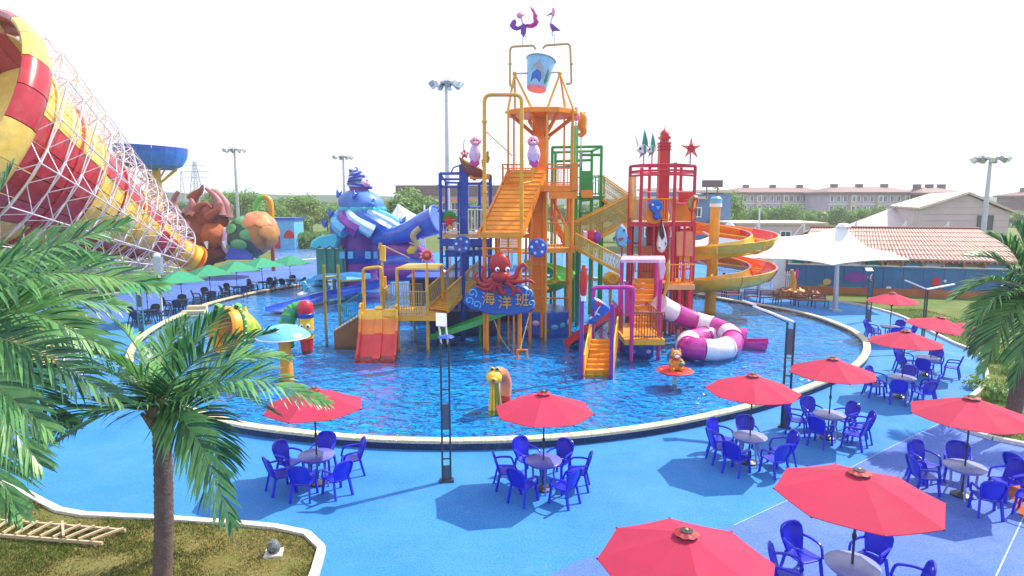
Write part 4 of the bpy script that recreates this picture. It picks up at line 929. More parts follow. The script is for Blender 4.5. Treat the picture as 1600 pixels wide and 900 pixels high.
# short bridge from the blue deck to the orange column, with rails
br_ = TO('link_bridge', 'short railed bridge between the blue tower deck and the orange tower', 'bridge', 800, 368, 34)
bx0, bx1 = xr+.05, P(832,368,33.4).x
deck(br_, bx0, bx1, 33.2, 34.6, zd, 'ochre', 5, .14, fm='orange'); railing(br_, (bx0,33.2,zd), (bx1,33.2,zd), 1.1, 10, 'orange', .018); railing(br_, (bx0,34.6,zd), (bx1,34.6,zd), 1.1, 10, 'orange', .018)
for px in (775,822): post(br_, px, 372, 33.3, .06, 'orange', 0, 'leg')
for a, b in (((690,400,33.1),(740,400,33.1)),((690,420,33.1),(740,420,33.1)),((712,385,33.1),(764,385,33.1))): MB().tube([P(*a), P(*b)], .045, 6).to('beam', K['blue'], bt)
for a, b in (((697,300,35.6),(697,366,35.6)),((716,284,33.1),(716,366,33.1))): MB().tube([P(*a), P(*b)], .05, 6).to('post', K['blue'], bt)
# boat on top
bo = TO('boat_figure', 'tilted red and yellow boat sculpture on top of the blue tower', 'boat sculpture', 728, 258, 33.0)
def hull(parent, stations, m, name):    # stations: (px, py, Y, halfwidth, depth)
    mb = MB(); vs = []
    for px, py, Y, hw, dp in stations:
        c = P(px, py, Y); vs += [c+V((0,-hw,.02)), c+V((0,-hw*.8,-dp*.55)), c+V((0,0,-dp)), c+V((0,hw*.8,-dp*.55)), c+V((0,hw,.02)), c+V((0,hw*.85,-.05)), c+V((0,0,-dp*.7)), c+V((0,-hw*.85,-.05))]
    fs = []
    for i in range(len(stations)-1): fs += [(i*8+j, i*8+(j+1) % 8, i*8+8+(j+1) % 8, i*8+8+j) for j in range(8)]
    n = len(stations)-1; fs += [tuple(range(8))[::-1], tuple(range(n*8, n*8+8))]; mb.add(vs, fs); return mb.to(name, K[m], parent)
hull(bo, [(718,246,33,.06,.12),(723,250,33,.34,.45),(731,255,33,.48,.6),(742,261,33,.46,.6),(752,266,33,.32,.45),(759,270,33,.06,.15)], 'rust', 'hull')
for s_ in (-1,1): MB().tube(smoothpath([P(718,246,33), P(731,254,33)+V((0,s_*.48,0)), P(744,261,33)+V((0,s_*.45,0)), P(759,270,33)], 5), .045, 6).to('gunwale', K['yellow'], bo)
MB().tube([P(722,252,33.3), P(725.5,217,33.3)], .025, 6).to('mast', K['grey'], bo); MB().box(P(750,276,33.2), (1.0,.6,.25)).to('seat_block', K['orange'], bo, False); MB().tube([P(742,264,33.2), P(741,282,33.2)], .09, 7).to('stand', K['rust'], bo)
s = TO('crab_figure', 'small red star shaped figure at the bow of the boat', 'figure', 726, 248, 32.8); MB().pillow([(726+(7.5 if i % 2 == 0 else 4)*sin(pi*i/5), 241-(8.5 if i % 2 == 0 else 4.4)*cos(pi*i/5)) for i in range(10)], 32.8, .3).to('body', K['red'], s)
for d_ in (-2,2): MB().ell(P(726+d_,240,32.6), (.05,.04,.06), 8, 6).to('eye', K['white'], s)
s = TO('fish_figure', 'small green and yellow fish at the stern of the boat', 'figure', 761, 262, 32.9); MB().pillow([(755,246),(759,240),(763,240),(766,247),(763,255),(758,254)], 32.9, .3).to('body', K['olive'], s); MB().pillow([(759,240),(763,234),(764,241)], 32.9, .12).to('fin', K['green'], s); MB().pillow([(752,250),(757,247),(757,256),(753,262)], 32.9, .12).to('tail', K['salmon'], s)
def seal(px, py, Y, label, dx=1):
    s = TO('seal_figure', label, 'seal figure', px, py+20, Y, 'pink seal figures')
    pr = [(-2*dx,18,.16),(0,10,.25),(0,2,.29),(0,-6,.24),(1*dx,-12,.16),(1*dx,-17,.2)]
    q = smoothpath([P(px+a, py+b, Y) for a, b, r in pr], 3); rr = [r for *_, r in pr]; rs_ = [rr[min(i//3, 5)]*(1-(i % 3)/3)+rr[min(i//3+1, 5)]*(i % 3)/3 for i in range(len(q))]
    MB().tube(q, rs_, 12).to('body', K['lilac'], s); MB().ell(P(px+dx,py-18,Y), (.25,.22,.24), 12, 9).to('head', K['pink'], s)
    for k in (-6,6): MB().ell(P(px+dx+k,py-18,Y+.02), (.09,.07,.11), 8, 6).to('ear', K['magenta'], s)
    MB().ell(P(px+dx,py-15.5,Y-.2), (.13,.1,.09), 8, 6).to('muzzle', K['lpink'], s)
    for k in (-2.4,2.4): MB().ell(P(px+dx+k,py-19.5,Y-.2), (.035,.03,.04), 6, 5).to('eye', K['black'], s)
    MB().pillow([(px-8*dx,py+14),(px-3*dx,py+8),(px+6*dx,py+10),(px+8*dx,py+17),(px+2*dx,py+22),(px-6*dx,py+22)], Y, .4).to('tail', K['magenta'], s)
    for k in (-8,8): MB().pillow([(px+k*.8,py-4),(px+k*1.2,py+2),(px+k*1.1,py+8),(px+k*.7,py+3)], Y-.1, .12).to('flipper', K['lilac'], s)
seal(742, 239, 32.6, 'pink and white seal figure sitting in the boat on the blue tower')
seal(834, 239, 28.6, 'pink and white seal figure above the sloping orange roof', -1)

# ---- green tower behind
gt = Tp('green_tower', 'green framed play tower behind the right side of the orange tower', 'play tower', 915, 450, 36)
YG = 37.0
for px, pt, Y in ((940,229,36.2),(908,236,36.2),(863,230,37.5),(925,236,38.5),(868,240,38.5)): post(gt, px, pt, Y, .085, 'green')
for a, b in (((863,230,37.5),(940,229,36.2)),((863,238,37.5),(925,236,38.5)),((908,242,36.2),(940,242,36.2)),((940,229,36.2),(925,236,38.5)),((868,252,38.5),(925,250,38.5)),((868,262,38.5),(908,258,36.2))): MB().tube([P(*a), P(*b)], .08, 7).to('beam', K['green'], gt)
cx = P(897,250,37).x; MB().box((cx,37,Zat(197,37)/2),(.42,.42,Zat(197,37))).to('column', K['lime'], gt, False)
zg = Zat(306, 36.2); gx0, gx1 = P(903,306,36.2).x, P(944,306,36.2).x
deck(gt, gx0, gx1, 36.2, 38.6, zg, 'ochre', 6, .16, fm='green'); MB().plate(P(906,300,36.1), P(925,300,36.1), P(925,267,36.1), P(906,267,36.1), .08).to('panel', K['green'], gt, False)
MB().plate(P(909,309,36.05), P(926,309,36.05), P(926,297,36.05), P(907,297,36.05), .08).to('orange_panel', K['orange2'], gt, False)
railing(gt, (P(925,306,36.2).x,36.2,zg), (gx1,36.2,zg), 1.1, 4, 'green'); railing(gt, (gx1,36.2,zg), (gx1,38.6,zg), 1.1, 6, 'green'); railing(gt, (gx0,38.6,zg), (gx1,38.6,zg), 1.1, 9, 'green')
MB().tube([P(929,277,36.2)+V((.25*cos(2*pi*i/14),0,.25*sin(2*pi*i/14))) for i in range(14)], .02, 5, closed=True).to('ring', K['white'], gt)
post(gt, 903, 390, 34.6, .13, 'teal', 0, 'leg'); post(gt, 896, 300, 35.8, .16, 'green', 0, 'leg'); post(gt, 942, 306, 36.4, .08, 'green', 0, 'leg'); post(gt, 925, 306, 38.5, .08, 'green', 0, 'leg')
MB().tube(bend([P(906,333,36.1), P(906,314,36.1), P(924,312,36.1), P(924,333,36.1), P(906,333,36.1)], .15), .06, 6).to('lower_ring', K['green'], gt)
s = sculpt('seahorse_figure', 'orange seahorse figure hanging beside the top of the green column', 'seahorse figure', 908, 215, 33)
q = smoothpath([P(906,176,33),P(911,184,33),P(909,196,33),P(912,206,33),P(908,212,33),P(905,208,33)], 5); k = len(q); MB().tube(q, [.1+.13*sin(pi*min(1,i/(k*.7))) if i < k*.7 else .1 for i in range(k)], 9).to('body', K['orange2'], s)
MB().tube([P(907,177,33),P(914,176,33)], [.09,.05], 7).to('snout', K['orange'], s); MB().pillow([(914,188),(918,194),(914,201)], 33, .1).to('fin', K['yellow'], s); post(s, 908, 212, 33.1, .03, 'grey', P(908,262,33.1).z, 'rod')
s = sculpt('fish_figure', 'small pink fish figure left of the orange seahorse', 'fish figure', 900, 190, 32.6); MB().ell(P(900,181,32.6), (.2,.16,.26), 10, 8).to('body', K['pink'], s); MB().pillow([(896,172),(900,166),(903,172)], 32.6, .1).to('fin', K['magenta'], s); post(s, 900, 190, 32.7, .03, 'grey', P(900,297,32.7).z, 'rod')

# ---- red tower
rt = Tp('red_tower', 'crimson framed play tower with a red stepped spire right of centre', 'play tower', 1035, 480, 33)
YR = 33.5; xc = P(1035.5,300,YR).x; w = P(1043.5,300,YR).x-P(1027.5,300,YR).x; z1 = Zat(222,YR)
MB().box((xc,YR,z1/2),(w,w,z1)).to('column', K['red'], rt, False)
for i, (y, s_) in enumerate(((219,.72),(215.5,.98),(212,.7))): MB().box((xc,YR,Zat(y,YR)),(w*s_,w*s_,.13)).to('cap_tier', K['red'], rt, False)
MB().lathe([(.24,0),(.2,.12),(.06,.24),(.02,.3)], 10, (xc,YR,Zat(210,YR))).to('cap', K['crimson'], rt); MB().tube([(xc,YR,Zat(206,YR)),(xc,YR,Zat(195,YR))], .02, 5).to('spike', K['grey'], rt)
for i in range(3): MB().lathe([(w*(.80),0),(w*.86,.04),(w*.72,.08)], 4, (xc,YR,Zat(225+i*5,YR)), M.Rotation(pi/4,3,'Z')).to('column_band', K['crimson'], rt, False)
for px, pt, Y in ((985,260,32.6),(1003,262,32.4),(1015.5,260,35),(1055.6,254,32.2),(1064.6,262,35),(1086.5,260,33)): post(rt, px, pt, Y, .085, 'crimson')
for y in (258,266.6,273.5):
    MB().tube(bend([P(985,y+2,32.6), P(1003,y,32.4), P(1055.6,y-1,32.2), P(1086.5,y+1,33)], .1), .07 if y == 258 else .055, 7).to('beam', K['crimson'], rt)
for y in (260,270): MB().tube([P(1015.5,y,35), P(1064.6,y,35), P(1086.5,y,33)], .06, 7).to('beam', K['crimson'], rt); MB().tube([P(985,y,32.6), P(1015.5,y,35)], .055, 7).to('beam', K['crimson'], rt)
zr = Zat(347, 32.3); x0, x1 = P(984,347,32.3).x, P(1086,347,32.3).x
deck(rt, x0, x1, 32.3, 35.4, zr, 'tan', 8, .16, fm='crimson')
railing(rt, (P(1003,347,32.3).x,32.3,zr), (P(1055,347,32.3).x,32.3,zr), 1.15, 12, 'orange2'); railing(rt, (x1,32.3,zr), (x1,35.4,zr), 1.1, 9, 'crimson'); railing(rt, (x0,35.4,zr), (x1,35.4,zr), 1.1, 16, 'orange2')
for i in range(5): MB().bar(P(984.5+i*2.2,340,32.5), P(984.5+i*2.2,276,32.5), .05, .06, up=(0,1,0)).to('panel_slat', K['ochre' if i % 2 else 'orange2'], rt, False)
MB().plate(P(1056,345,32.6), P(1085,345,32.6), P(1085,320,32.6), P(1056,320,32.6), .06).to('panel', K['orange'], rt, False)
MB().plate(P(1060,318,34.9), P(1082,318,34.9), P(1082,300,34.9), P(1060,300,34.9), .06).to('red_panel', K['red'], rt, False)
for px, Y in ((985,32.6),(989,34.8),(1000,33.4),(1012,35),(1057,32.4),(1070,32.2),(1082,32.6)): post(rt, px, 352, Y, .065, 'crimson', 0, 'leg')
for y in (348,359): MB().tube([P(1057,y,32.4), P(1082,y,32.6)], .05, 6).to('beam', K['crimson'], rt)
MB().plate(P(1057,400,32.2), P(1082,400,32.2), P(1082,362,32.2), P(1057,362,32.2), .05).to('lower_panel', K['salmon'], rt, False)
for a, b in (((985,400,32.6),(1012,400,35)),((985,380,32.6),(1000,380,33.4)),((1057,420,32.4),(1082,420,32.6)),((1057,385,32.4),(1070,385,32.2)),((1000,430,33.4),(1012,430,35)),((1003,300,32.4),(1015,300,35)),((1055.6,300,32.2),(1064.6,300,35)),((1055.6,318,32.2),(1086,318,33))): MB().tube([P(*a), P(*b)], .05, 6).to('beam', K['crimson'], rt)
for px, pt, Y in ((1045,352,32.3),(1022,352,32.3),(1086,352,34.8)): post(rt, px, pt, Y, .055, 'crimson', 0, 'leg')
railing(rt, (P(985,400,33).x,33,Zat(400,33)-.9), (P(1028,400,33).x,33,Zat(400,33)-.9), .9, 10, 'crimson', .02)
zl = Zat(445, 31.4); x0l, x1l = P(1040,445,31.4).x, P(1084,445,31.4).x
deck(rt, x0l, x1l, 31.4, 34, zl, 'orange', 6, .18, fm='tan'); railing(rt, (x0l,31.4,zl), (x1l,31.4,zl), 1.0, 9, 'orange'); railing(rt, (x1l,31.4,zl), (x1l,34,zl), 1.0, 7, 'crimson')
for px in (1062,1077): post(rt, px, 446, 31.5, .1, 'crimson', 0, 'leg'); 
for px in (1060,1072): post(rt, px, 449, 33.0, .12, 'rust', 0, 'leg')
MB().plate(P(1000,440,33.6), P(1030,440,33.6), P(1030,384,33.6), P(1000,384,33.6), .06).to('lower_panel', K['salmon'], rt, False)
MB().tube([P(1020,470,34), P(1020,352,34)], .35, 10).to('stair_core', K['crimson'], rt)
def starpts(cx, cy, ro, ri, n=5, rot=0): return [(cx+(ro if i % 2 == 0 else ri)*sin(pi*i/n+rot), cy-(ro if i % 2 == 0 else ri)*cos(pi*i/n+rot)) for i in range(2*n)]
s = sculpt('starfish_figure', 'red five armed starfish on a thin pole at the right of the red tower top', 'starfish figure', 1080, 258, 32.8); MB().pillow(starpts(1080,232,17,5.5), 32.8, .25, .7).to('body', K['red'], s); post(s, 1079, 238, 32.9, .04, 'grey', P(1079,259,32.9).z, 'rod')
for i in range(5): MB().ell(P(1080+8*sin(2*pi*i/5), 232-8*cos(2*pi*i/5), 32.66), (.07,.04,.07), 7, 5).to('spot', K['salmon'], s)
for px, py, sc, wd, Y in ((1005,230,1.15,'left and larger',32.6),(1018,231,.95,'right and smaller',33.2)):
    s = sculpt('angelfish_figure', f'teal and white angelfish figure on the red tower top, {wd} of the pair', 'fish figure', px, 258, Y, 'angelfish pair'); k = sc
    MB().pillow([(px-9*k,py+4*k),(px-4*k,py-3*k),(px+2*k,py-4*k),(px+8*k,py+2*k),(px+3*k,py+9*k),(px-4*k,py+9*k)], Y, .35).to('body', K['white'], s)
    MB().pillow([(px-2*k,py-2*k),(px,py-16*k),(px+2*k,py-25*k),(px+6*k,py-10*k),(px+7*k,py)], Y, .14).to('dorsal_fin', K['teal'], s); MB().pillow([(px-8*k,py),(px-12*k,py-20*k),(px-6*k,py-4*k)], Y+.05, .1).to('side_fin', K['lilac'], s)
    MB().pillow([(px-3*k,py+7*k),(px-6*k,py+16*k),(px+2*k,py+8*k)], Y, .1).to('belly_fin', K['purple'], s); MB().ell(P(px-4*k,py+2*k,Y-.18), (.07,.05,.07), 7, 5).to('eye', K['black'], s)
    MB().pillow([(px-1*k,py-3*k),(px+3*k,py-4*k),(px+3*k,py+9*k),(px,py+9*k)], Y-.02, .38).to('stripe', K['teal'], s); post(s, px+1, py+8, Y+.02, .04, 'grey', P(px,259,Y).z, 'rod')
s = sculpt('blue_fish_figure', 'blue fish figure on an orange disc in front of the red tower deck', 'fish figure', 1026, 345, 32.0)
MB().lathe([(.01,-.05),(.42,-.05),(.46,0),(.42,.05),(.01,.05)], 20, P(1022,336,32.1), M.Rotation(pi/2,3,'X')).to('disc', K['orange'], s)
MB().pillow([(1013,318),(1018,312),(1028,311),(1035,317),(1036,326),(1030,332),(1034,340),(1027,344),(1020,341),(1022,334),(1015,328)], 31.9, .3).to('body', K['royal'], s); MB().ell(P(1020,320,31.72), (.06,.04,.06), 7, 5).to('eye', K['white'], s); MB().pillow([(1024,322),(1032,322),(1028,329)], 31.72, .1).to('fin', K['sky'], s)
s = sculpt('parrot_fish_figure', 'red yellow and green fish figure at the right of the red tower deck', 'fish figure', 1082, 335, 31.9)
MB().pillow([(1079,312),(1084,304),(1090,306),(1091,315),(1087,327),(1081,334),(1076,328),(1075,320)], 31.9, .32).to('body', K['red'], s); MB().pillow([(1075,326),(1073,318),(1079,309),(1085,304),(1080,316),(1078,327)], 31.8, .2).to('back', K['olive'], s); MB().pillow([(1084,316),(1088,312),(1087,324),(1083,328)], 31.75, .12).to('fin', K['yellow'], s); MB().ell(P(1087,308,31.72), (.05,.04,.05), 7, 5).to('eye', K['white'], s); post(s, 1081, 330, 32.0, .04, 'crimson', P(1081,347,32).z, 'rod')
s = sculpt('diving_fish_figure', 'dark finned white fish figure diving nose down on the red tower', 'fish figure', 1032, 352, 31.6)
MB().pillow([(1033,341),(1036,352),(1040,366),(1042,381),(1038,392),(1033,395),(1028,391),(1026,381),(1029,366),(1032,352)], 31.6, .34).to('body', K['white'], s); MB().pillow([(1033,340),(1036,354),(1038,370),(1034,376),(1030,368),(1031,354)], 31.5, .3).to('back', K['black'], s); MB().pillow([(1038,376),(1042,380),(1038,386)], 31.5, .2).to('fin', K['teal'], s); MB().ell(P(1031,387,31.42), (.04,.03,.04), 7, 5).to('eye', K['black'], s)
s = sculpt('smiling_fish_figure', 'bright blue open mouthed fish figure standing left of the red tower', 'fish figure', 970, 400, 31.4)
MB().pillow([(961,372),(963,358),(970,351),(977,356),(980,368),(979,380),(972,388),(965,384)], 31.4, .5).to('body', K['sky'], s); MB().pillow([(960,378),(957,372),(962,368)], 31.4, .12).to('fin', K['royal'], s); MB().pillow([(979,372),(986,376),(980,382)], 31.4, .12).to('fin', K['royal'], s)
MB().pillow([(965,374),(969,371),(975,373),(970,377)], 31.12, .08).to('mouth', K['crimson'], s); MB().pillow([(969,352),(972,349),(979,358),(979,366)], 31.2, .1).to('cheek', K['white'], s); MB().ell(P(975,360,31.1), (.05,.03,.06), 7, 5).to('eye', K['black'], s); post(s, 972, 384, 31.5, .05, 'crimson', 0, 'rod')
s = sculpt('puffer_figure', 'purple and red round puffer fish figure in front of the net stairs', 'fish figure', 926, 385, 31.4)
MB().ell(P(926,371,31.4), (.36,.28,.40), 14, 10).to('body', K['crimson'], s); MB().ell(P(933,371,31.2), (.2,.16,.3), 10, 8).to('cheek', K['purple'], s); MB().pillow([(911,360),(918,362),(918,374),(912,372)], 31.3, .16).to('fin', K['lilac'], s); MB().pillow([(935,362),(940,368),(937,378),(933,372)], 31.3, .16).to('fin', K['purple'], s); MB().tube([P(921,385,31.4), P(931,385,31.4)], .06, 6).to('foot', K['brown'], s); post(s, 926, 383, 31.5, .05, 'olive', 0, 'rod')

# ---- net bridges between the green and red towers
def net_bridge(label, a, b, w, wd, hn, m='rope', tread='orange2', n=16, nr=5):
    a, b, wd = V(a), V(b), V(wd); t = T('net_bridge', label, 'net bridge', (a+b)/2, 'rope net bridges of the play tower')
    for i in range(n):
        c = a.lerp(b, (i+.5)/n); MB().bar(c-wd*w/2, c+wd*w/2, (b-a).length/n*.82, .05).to('tread', K[tread], t, False)
    for s in (-1,1):
        e = wd*s*w/2; MB().bar(a+e, b+e, .08, .16).to('stringer', K['ochre'], t, False); MB().tube([a+e+V((0,0,hn)), b+e+V((0,0,hn))], .04, 6).to('handrail', K['ochre'], t)
        q = MB(); k = n*2
        for i in range(k+1):
            p = a.lerp(b, i/k)+e; q.tube([p, p+V((0,0,hn))], .012, 3, caps=False)
        for j in range(1, nr+3): z = V((0,0,hn*j/(nr+3))); q.tube([a+e+z, b+e+z], .012, 3, caps=False)
        for i in range(0, k, 2):
            p, p2 = a.lerp(b, i/k)+e, a.lerp(b, min(1,(i+3)/k))+e; q.tube([p, p2+V((0,0,hn))], .01, 3, caps=False)
        q.to('rope_net', K[m], t)
    return t
net_bridge('upper brown net stairs descending from the green tower to the red tower', P(940,312,36.4), P(985,345,34.4), 1.0, (0,1,0), 1.3)
net_bridge('middle olive net ramp rising from the orange tower to the red tower', P(898,388,33.2), P(985,345,33.2), 1.1, (0,1,0), 1.35, n=24)
net_bridge('lower olive net ramp falling from the orange tower towards the purple stairs', P(900,388,31.2), P(968,425,29.6), .9, (0,1,0), .7, n=16)

# ---- yellow spiral flume
sp = Tp('spiral_slide', 'orange and yellow spiral slide winding round an ochre column right of the red tower', 'slide', 1115, 490, 38.5)
YS = 38.2; cx = P(1115,400,YS).x
MB().tube([(cx-.1,YS,0),(cx,YS,Zat(318,YS))], [.34,.28], 14).to('column', K['ochre'], sp); MB().lathe([(.34,0),(.34,.3),(.2,.42)], 14, (cx,YS,Zat(318,YS))).to('column_cap', K['sky'], sp); MB().lathe([(.3,-.2),(.36,-.2),(.36,0),(.3,0)], 14, (cx,YS,Zat(318,YS))).to('cap_band', K['white'], sp)
for z in (2.2,4.2): MB().lathe([(.4,-.08),(.4,.08)], 14, (cx,YS,z)).to('collar', K['ochre'], sp)
r_ = 2.62; z_top = 5.95; pitch = 1.85
hel = []
# start straight from the red tower, then two and a half clockwise turns
N = 120; turns = 2.28; a0 = R(200)
for i in range(N+1):
    a = a0 - turns*2*pi*i/N + 0
    hel.append(V((cx+.25+r_*cos(a), YS+r_*.92*sin(a), z_top - pitch*turns*i/N)))
start = [P(1050,338,34.6), P(1066,338,35.6)]
path = smoothpath([P(1046,328,34.4), P(1068,332,36.4)], 4)[:-1] + hel
segl = 7; cols = ['slide_orange','slide_yellow','slide_olive','slide_orange','slide_red','slide_orange']
prof = rprof(.68, .05, 9, .07)
k = 0; i = 0
while i < len(path)-1:
    j = min(i+segl, len(path)-1); a = math.atan2(path[(i+j)//2].y-YS, path[(i+j)//2].x-cx)
    m = 'slide_red' if -.2 < a < .6 else ('slide_olive' if -1.7 < a <= -.2 and k % 2 == 0 else ('slide_yellow' if a < -.2 else 'slide_orange'))
    sweep(MB(), path[i:j+1], prof).to('flume_segment', K[m], sp)
    sweep(MB(), [path[j]-(path[j]-path[j-1]).normalized()*.05, path[j]+(path[j]-path[j-1]).normalized()*.05], rprof(.70, .07, 9, .08)).to('flange', K[m], sp) if j < len(path)-1 else None
    i = j; k += 1
for q in range(6):
    i = 14+q*17
    if i < N: MB().tube([(cx,YS,hel[i].z+.1), hel[i]+V((0,0,-.3))], .07, 6).to('support_arm', K['ochre'], sp); MB().tube([(cx,YS,hel[i].z-.8), hel[i].lerp(V((cx,YS,hel[i].z)), .35)+V((0,0,-.5))], .05, 6).to('support_brace', K['white'], sp)

# ---- purple and white tube slide
ts = T('tube_slide', 'curled purple and white striped tube slide at the right of the pink stairs', 'slide', G(1110,560))
tp_ = smoothpath([P(1030,476,29.8), P(1054,489,30.2), P(1080,500,30.4), P(1105,508,30.3), P(1128,516,29.8), P(1143,526,28.8), P(1142,540,27.6), P(1118,547,26.8), P(1088,545,26.8), P(1072,541,27.8), P(1080,536,29.0), P(1110,536,29.8), P(1150,541,29.6), P(1165,541,29.5)], 5)
for p in tp_: p.z = max(p.z, .5)
nseg = 12; n = len(tp_)-1; rt_ = .48
for k in range(nseg):
    i, j = round(n*k/nseg), round(n*(k+1)/nseg)
    MB().tube(tp_[i:j+1], rt_, 18).to('tube_segment', K['slide_magenta' if k % 2 else 'slide_white'], ts)
    t = (tp_[i+1]-tp_[i]).normalized()*.045; MB().tube([tp_[i]-t, tp_[i]+t], rt_+.035, 18).to('flange', K['slide_magenta' if k % 3 else 'slide_white'], ts)
sweep(MB(), [P(1150,540,29.6)*1, P(1200,540,29.0)], uprof(.8,.25)).to('outrun', K['slide_magenta'], ts)
for (px, py, Y) in ((1060,515,30.4),(1130,530,30)): p = P(px,py,Y); MB().tube([(p.x,Y,0), p], .07, 8).to('support', K['lilac'], ts)

# ---- pink stair tower in front
pt = T('pink_stair_tower', 'pink and purple posted stair tower with yellow steps in front of the red tower', 'play tower', G(970,590))
zp = G(990,540).z+P(1000,521,27.6).z; zp = P(1000,524,27.4).z
x0, x1 = P(975,524,27.0).x, P(1034,524,27.0).x
deck(pt, x0, x1, 26.6, 30.2, zp, 'orange2', 9, .18, fm='ochre')
railing(pt, (P(985,524,26.6).x,26.6,zp), (x1,26.6,zp), 1.15, 12, 'rust'); railing(pt, (x0,27.4,zp), (x0,30.2,zp), 1.1, 9, 'rust'); railing(pt, (x1,26.6,zp), (x1,30.2,zp), 1.0, 10, 'rust')
for px, pt_, Y, m in ((909.5,464,24.2,'purple'),(957,475,24.2,'purple'),(989,450,26.5,'magenta'),(1033,408,27.2,'magenta'),(972,408,28.6,'magenta'),(927,450,26.5,'purple'),(1026,410,30.4,'magenta')): post(pt, px, pt_, Y, .085, m)
pipe(pt, [(927,470,26.5),(927,449,26.5),(989,449,26.5),(989,470,26.5)], .09, 'magenta', 'arch', .2)
MB().plate(P(970,408,28.4), P(1040,408,27.0), P(1038,402,28.8), P(972,402,30.2), .14).to('roof_bar', K['lpink'], pt, False)
stairs(pt, P(944,528,26.4), P(934,590,24.3), 1.02, 8, 'orange2', 'ochre', (1,0,0), 'yellow', .5)
stairs(pt, V((P(1010,432,31.6).x,31.6,P(1010,432,31.6).z)), V((P(1006,482,29.2).x,29.2,zp+.05)), 1.15, 9, 'orange2', 'ochre', (1,0,0), 'crimson', .3)
for pxs in ((966,492,974,446),(976,494,983,440)): MB().plate(P(pxs[0],pxs[1],27.9), P(pxs[2],pxs[1],27.9), P(pxs[2],pxs[3],27.9), P(pxs[0],pxs[3],27.9), .06).to('pink_panel', K['magenta'], pt, False)
MB().pillow([(1029,408),(1037,404),(1040,420),(1036,437),(1031,437)], 26.8, .2).to('post_finial', K['lpink'], pt)
MB().box(((x0+x1)/2,28.6,zp/2-.15),(x1-x0-.5,2.4,zp-.5)).to('mural_base', K['blue'], pt, False)
for i in range(5): MB().ell((x0+.5+i*.33,27.39,.35+.2*(i % 2)), (.12,.03,.09), 8, 5).to('painted_fish', K[('sky','teal','lilac')[i % 3]], pt)
MB().pillow([(1041,412),(1046,405),(1047,432),(1044,450),(1038,466),(1036,462),(1042,440)], 28.2, .12).to('rope_post', K['ochre'], pt)
s = T('coral_figure', 'red branching coral figure on the front left purple post', 'coral figure', P(912,464,24.2)); q = [P(912,462,24.2), P(911,448,24.2), P(913,432,24.2), P(912,414,24.2)]
MB().tube(q, [.10,.16,.15,.07], 9).to('stem', K['red'], s)
for a, b in (((911,446),(906,438)),((913,440),(919,430)),((912,430),(907,424)),((913,424),(918,420))): MB().tube([P(*a,24.2), P(*b,24.2)], [.08,.04], 7).to('branch', K['red'], s)
MB().lathe([(.11,-.1),(.11,.1)], 10, P(911,466,24.2)).to('collar', K['white'], s)
s = T('dolphin_panel', 'blue dolphin figure leaping beside the purple post with a red spot', 'dolphin figure', P(938,500,26.0))
MB().pillow([(924,467),(928,464),(938,468),(947,474),(954,480),(957,485),(951,486),(946,492),(938,497),(933,502),(926,506),(922,500),(928,497),(933,494),(929,484),(924,478)], 26.0, .3).to('body', K['royal'], s); MB().pillow([(930,472),(936,470),(939,476),(934,481)], 25.83, .08).to('spot', K['red'], s); MB().tube(smoothpath([P(938,478,25.85),P(932,488,25.85),P(937,492,25.85)], 5), .03, 5).to('smile', K['white'], s); MB().pillow([(922,498),(916,504),(926,507)], 26.0, .12).to('tail', K['royal'], s)
s = T('red_slide', 'straight red chute running down to the water left of the pink stairs', 'slide', P(900,535,29)); sweep(MB(), smoothpath([P(968,486,27.9), P(930,512,28.6), P(903,533,29.4), P(891,538,29.7)], 4), uprof(.75,.28)).to('chute', K['slide_red'], s); MB().tube([P(940,512,28.4), V((P(940,512,28.4).x,28.4,0))], .06, 7).to('support', K['magenta'], s)
s = T('yellow_bowl', 'small yellow tube mouth between the net ramp and the purple tower', 'slide', P(955,436,32)); c = P(955,437,32.2); MB().lathe([(.2,.5),(.3,.3),(.42,0),(.46,0),(.36,.34),(.25,.5)], 16, c, M.Rotation(R(75),3,'X')).to('mouth', K['slide_yellow'], s); MB().tube([c+V((0,.2,0)), (c.x,32.4,0)], .08, 7).to('support', K['ochre'], s)
s = T('green_slide', 'straight green chute descending left below the octopus sign', 'slide', P(680,524,30)); sweep(MB(), [P(795,486,30.2), P(740,507,30.0), P(690,524,30.2), P(675,527,30.4)], uprof(.85,.22)).to('chute', K['slide_green'], s); MB().tube([P(750,505,30), V((P(750,505,30).x,30,0))], .06, 7).to('support', K['green'], s)
s = T('green_slide', 'curved bright green chute turning behind the orange tower legs', 'slide', P(868,440,34)); cc = P(845,440,35); gp = [V((cc.x+1.35*cos(a), cc.y+1.5*sin(a), cc.z+1.0-1.2*(i/16))) for i, a in enumerate([R(120-260*i/16) for i in range(17)])]
sweep(MB(), gp, rprof(.45,.05,8,.05)).to('chute', K['lime'], s); MB().tube([gp[8]+V((0,0,-.4)), (gp[8].x,gp[8].y,0)], .07, 7).to('support', K['green'], s)

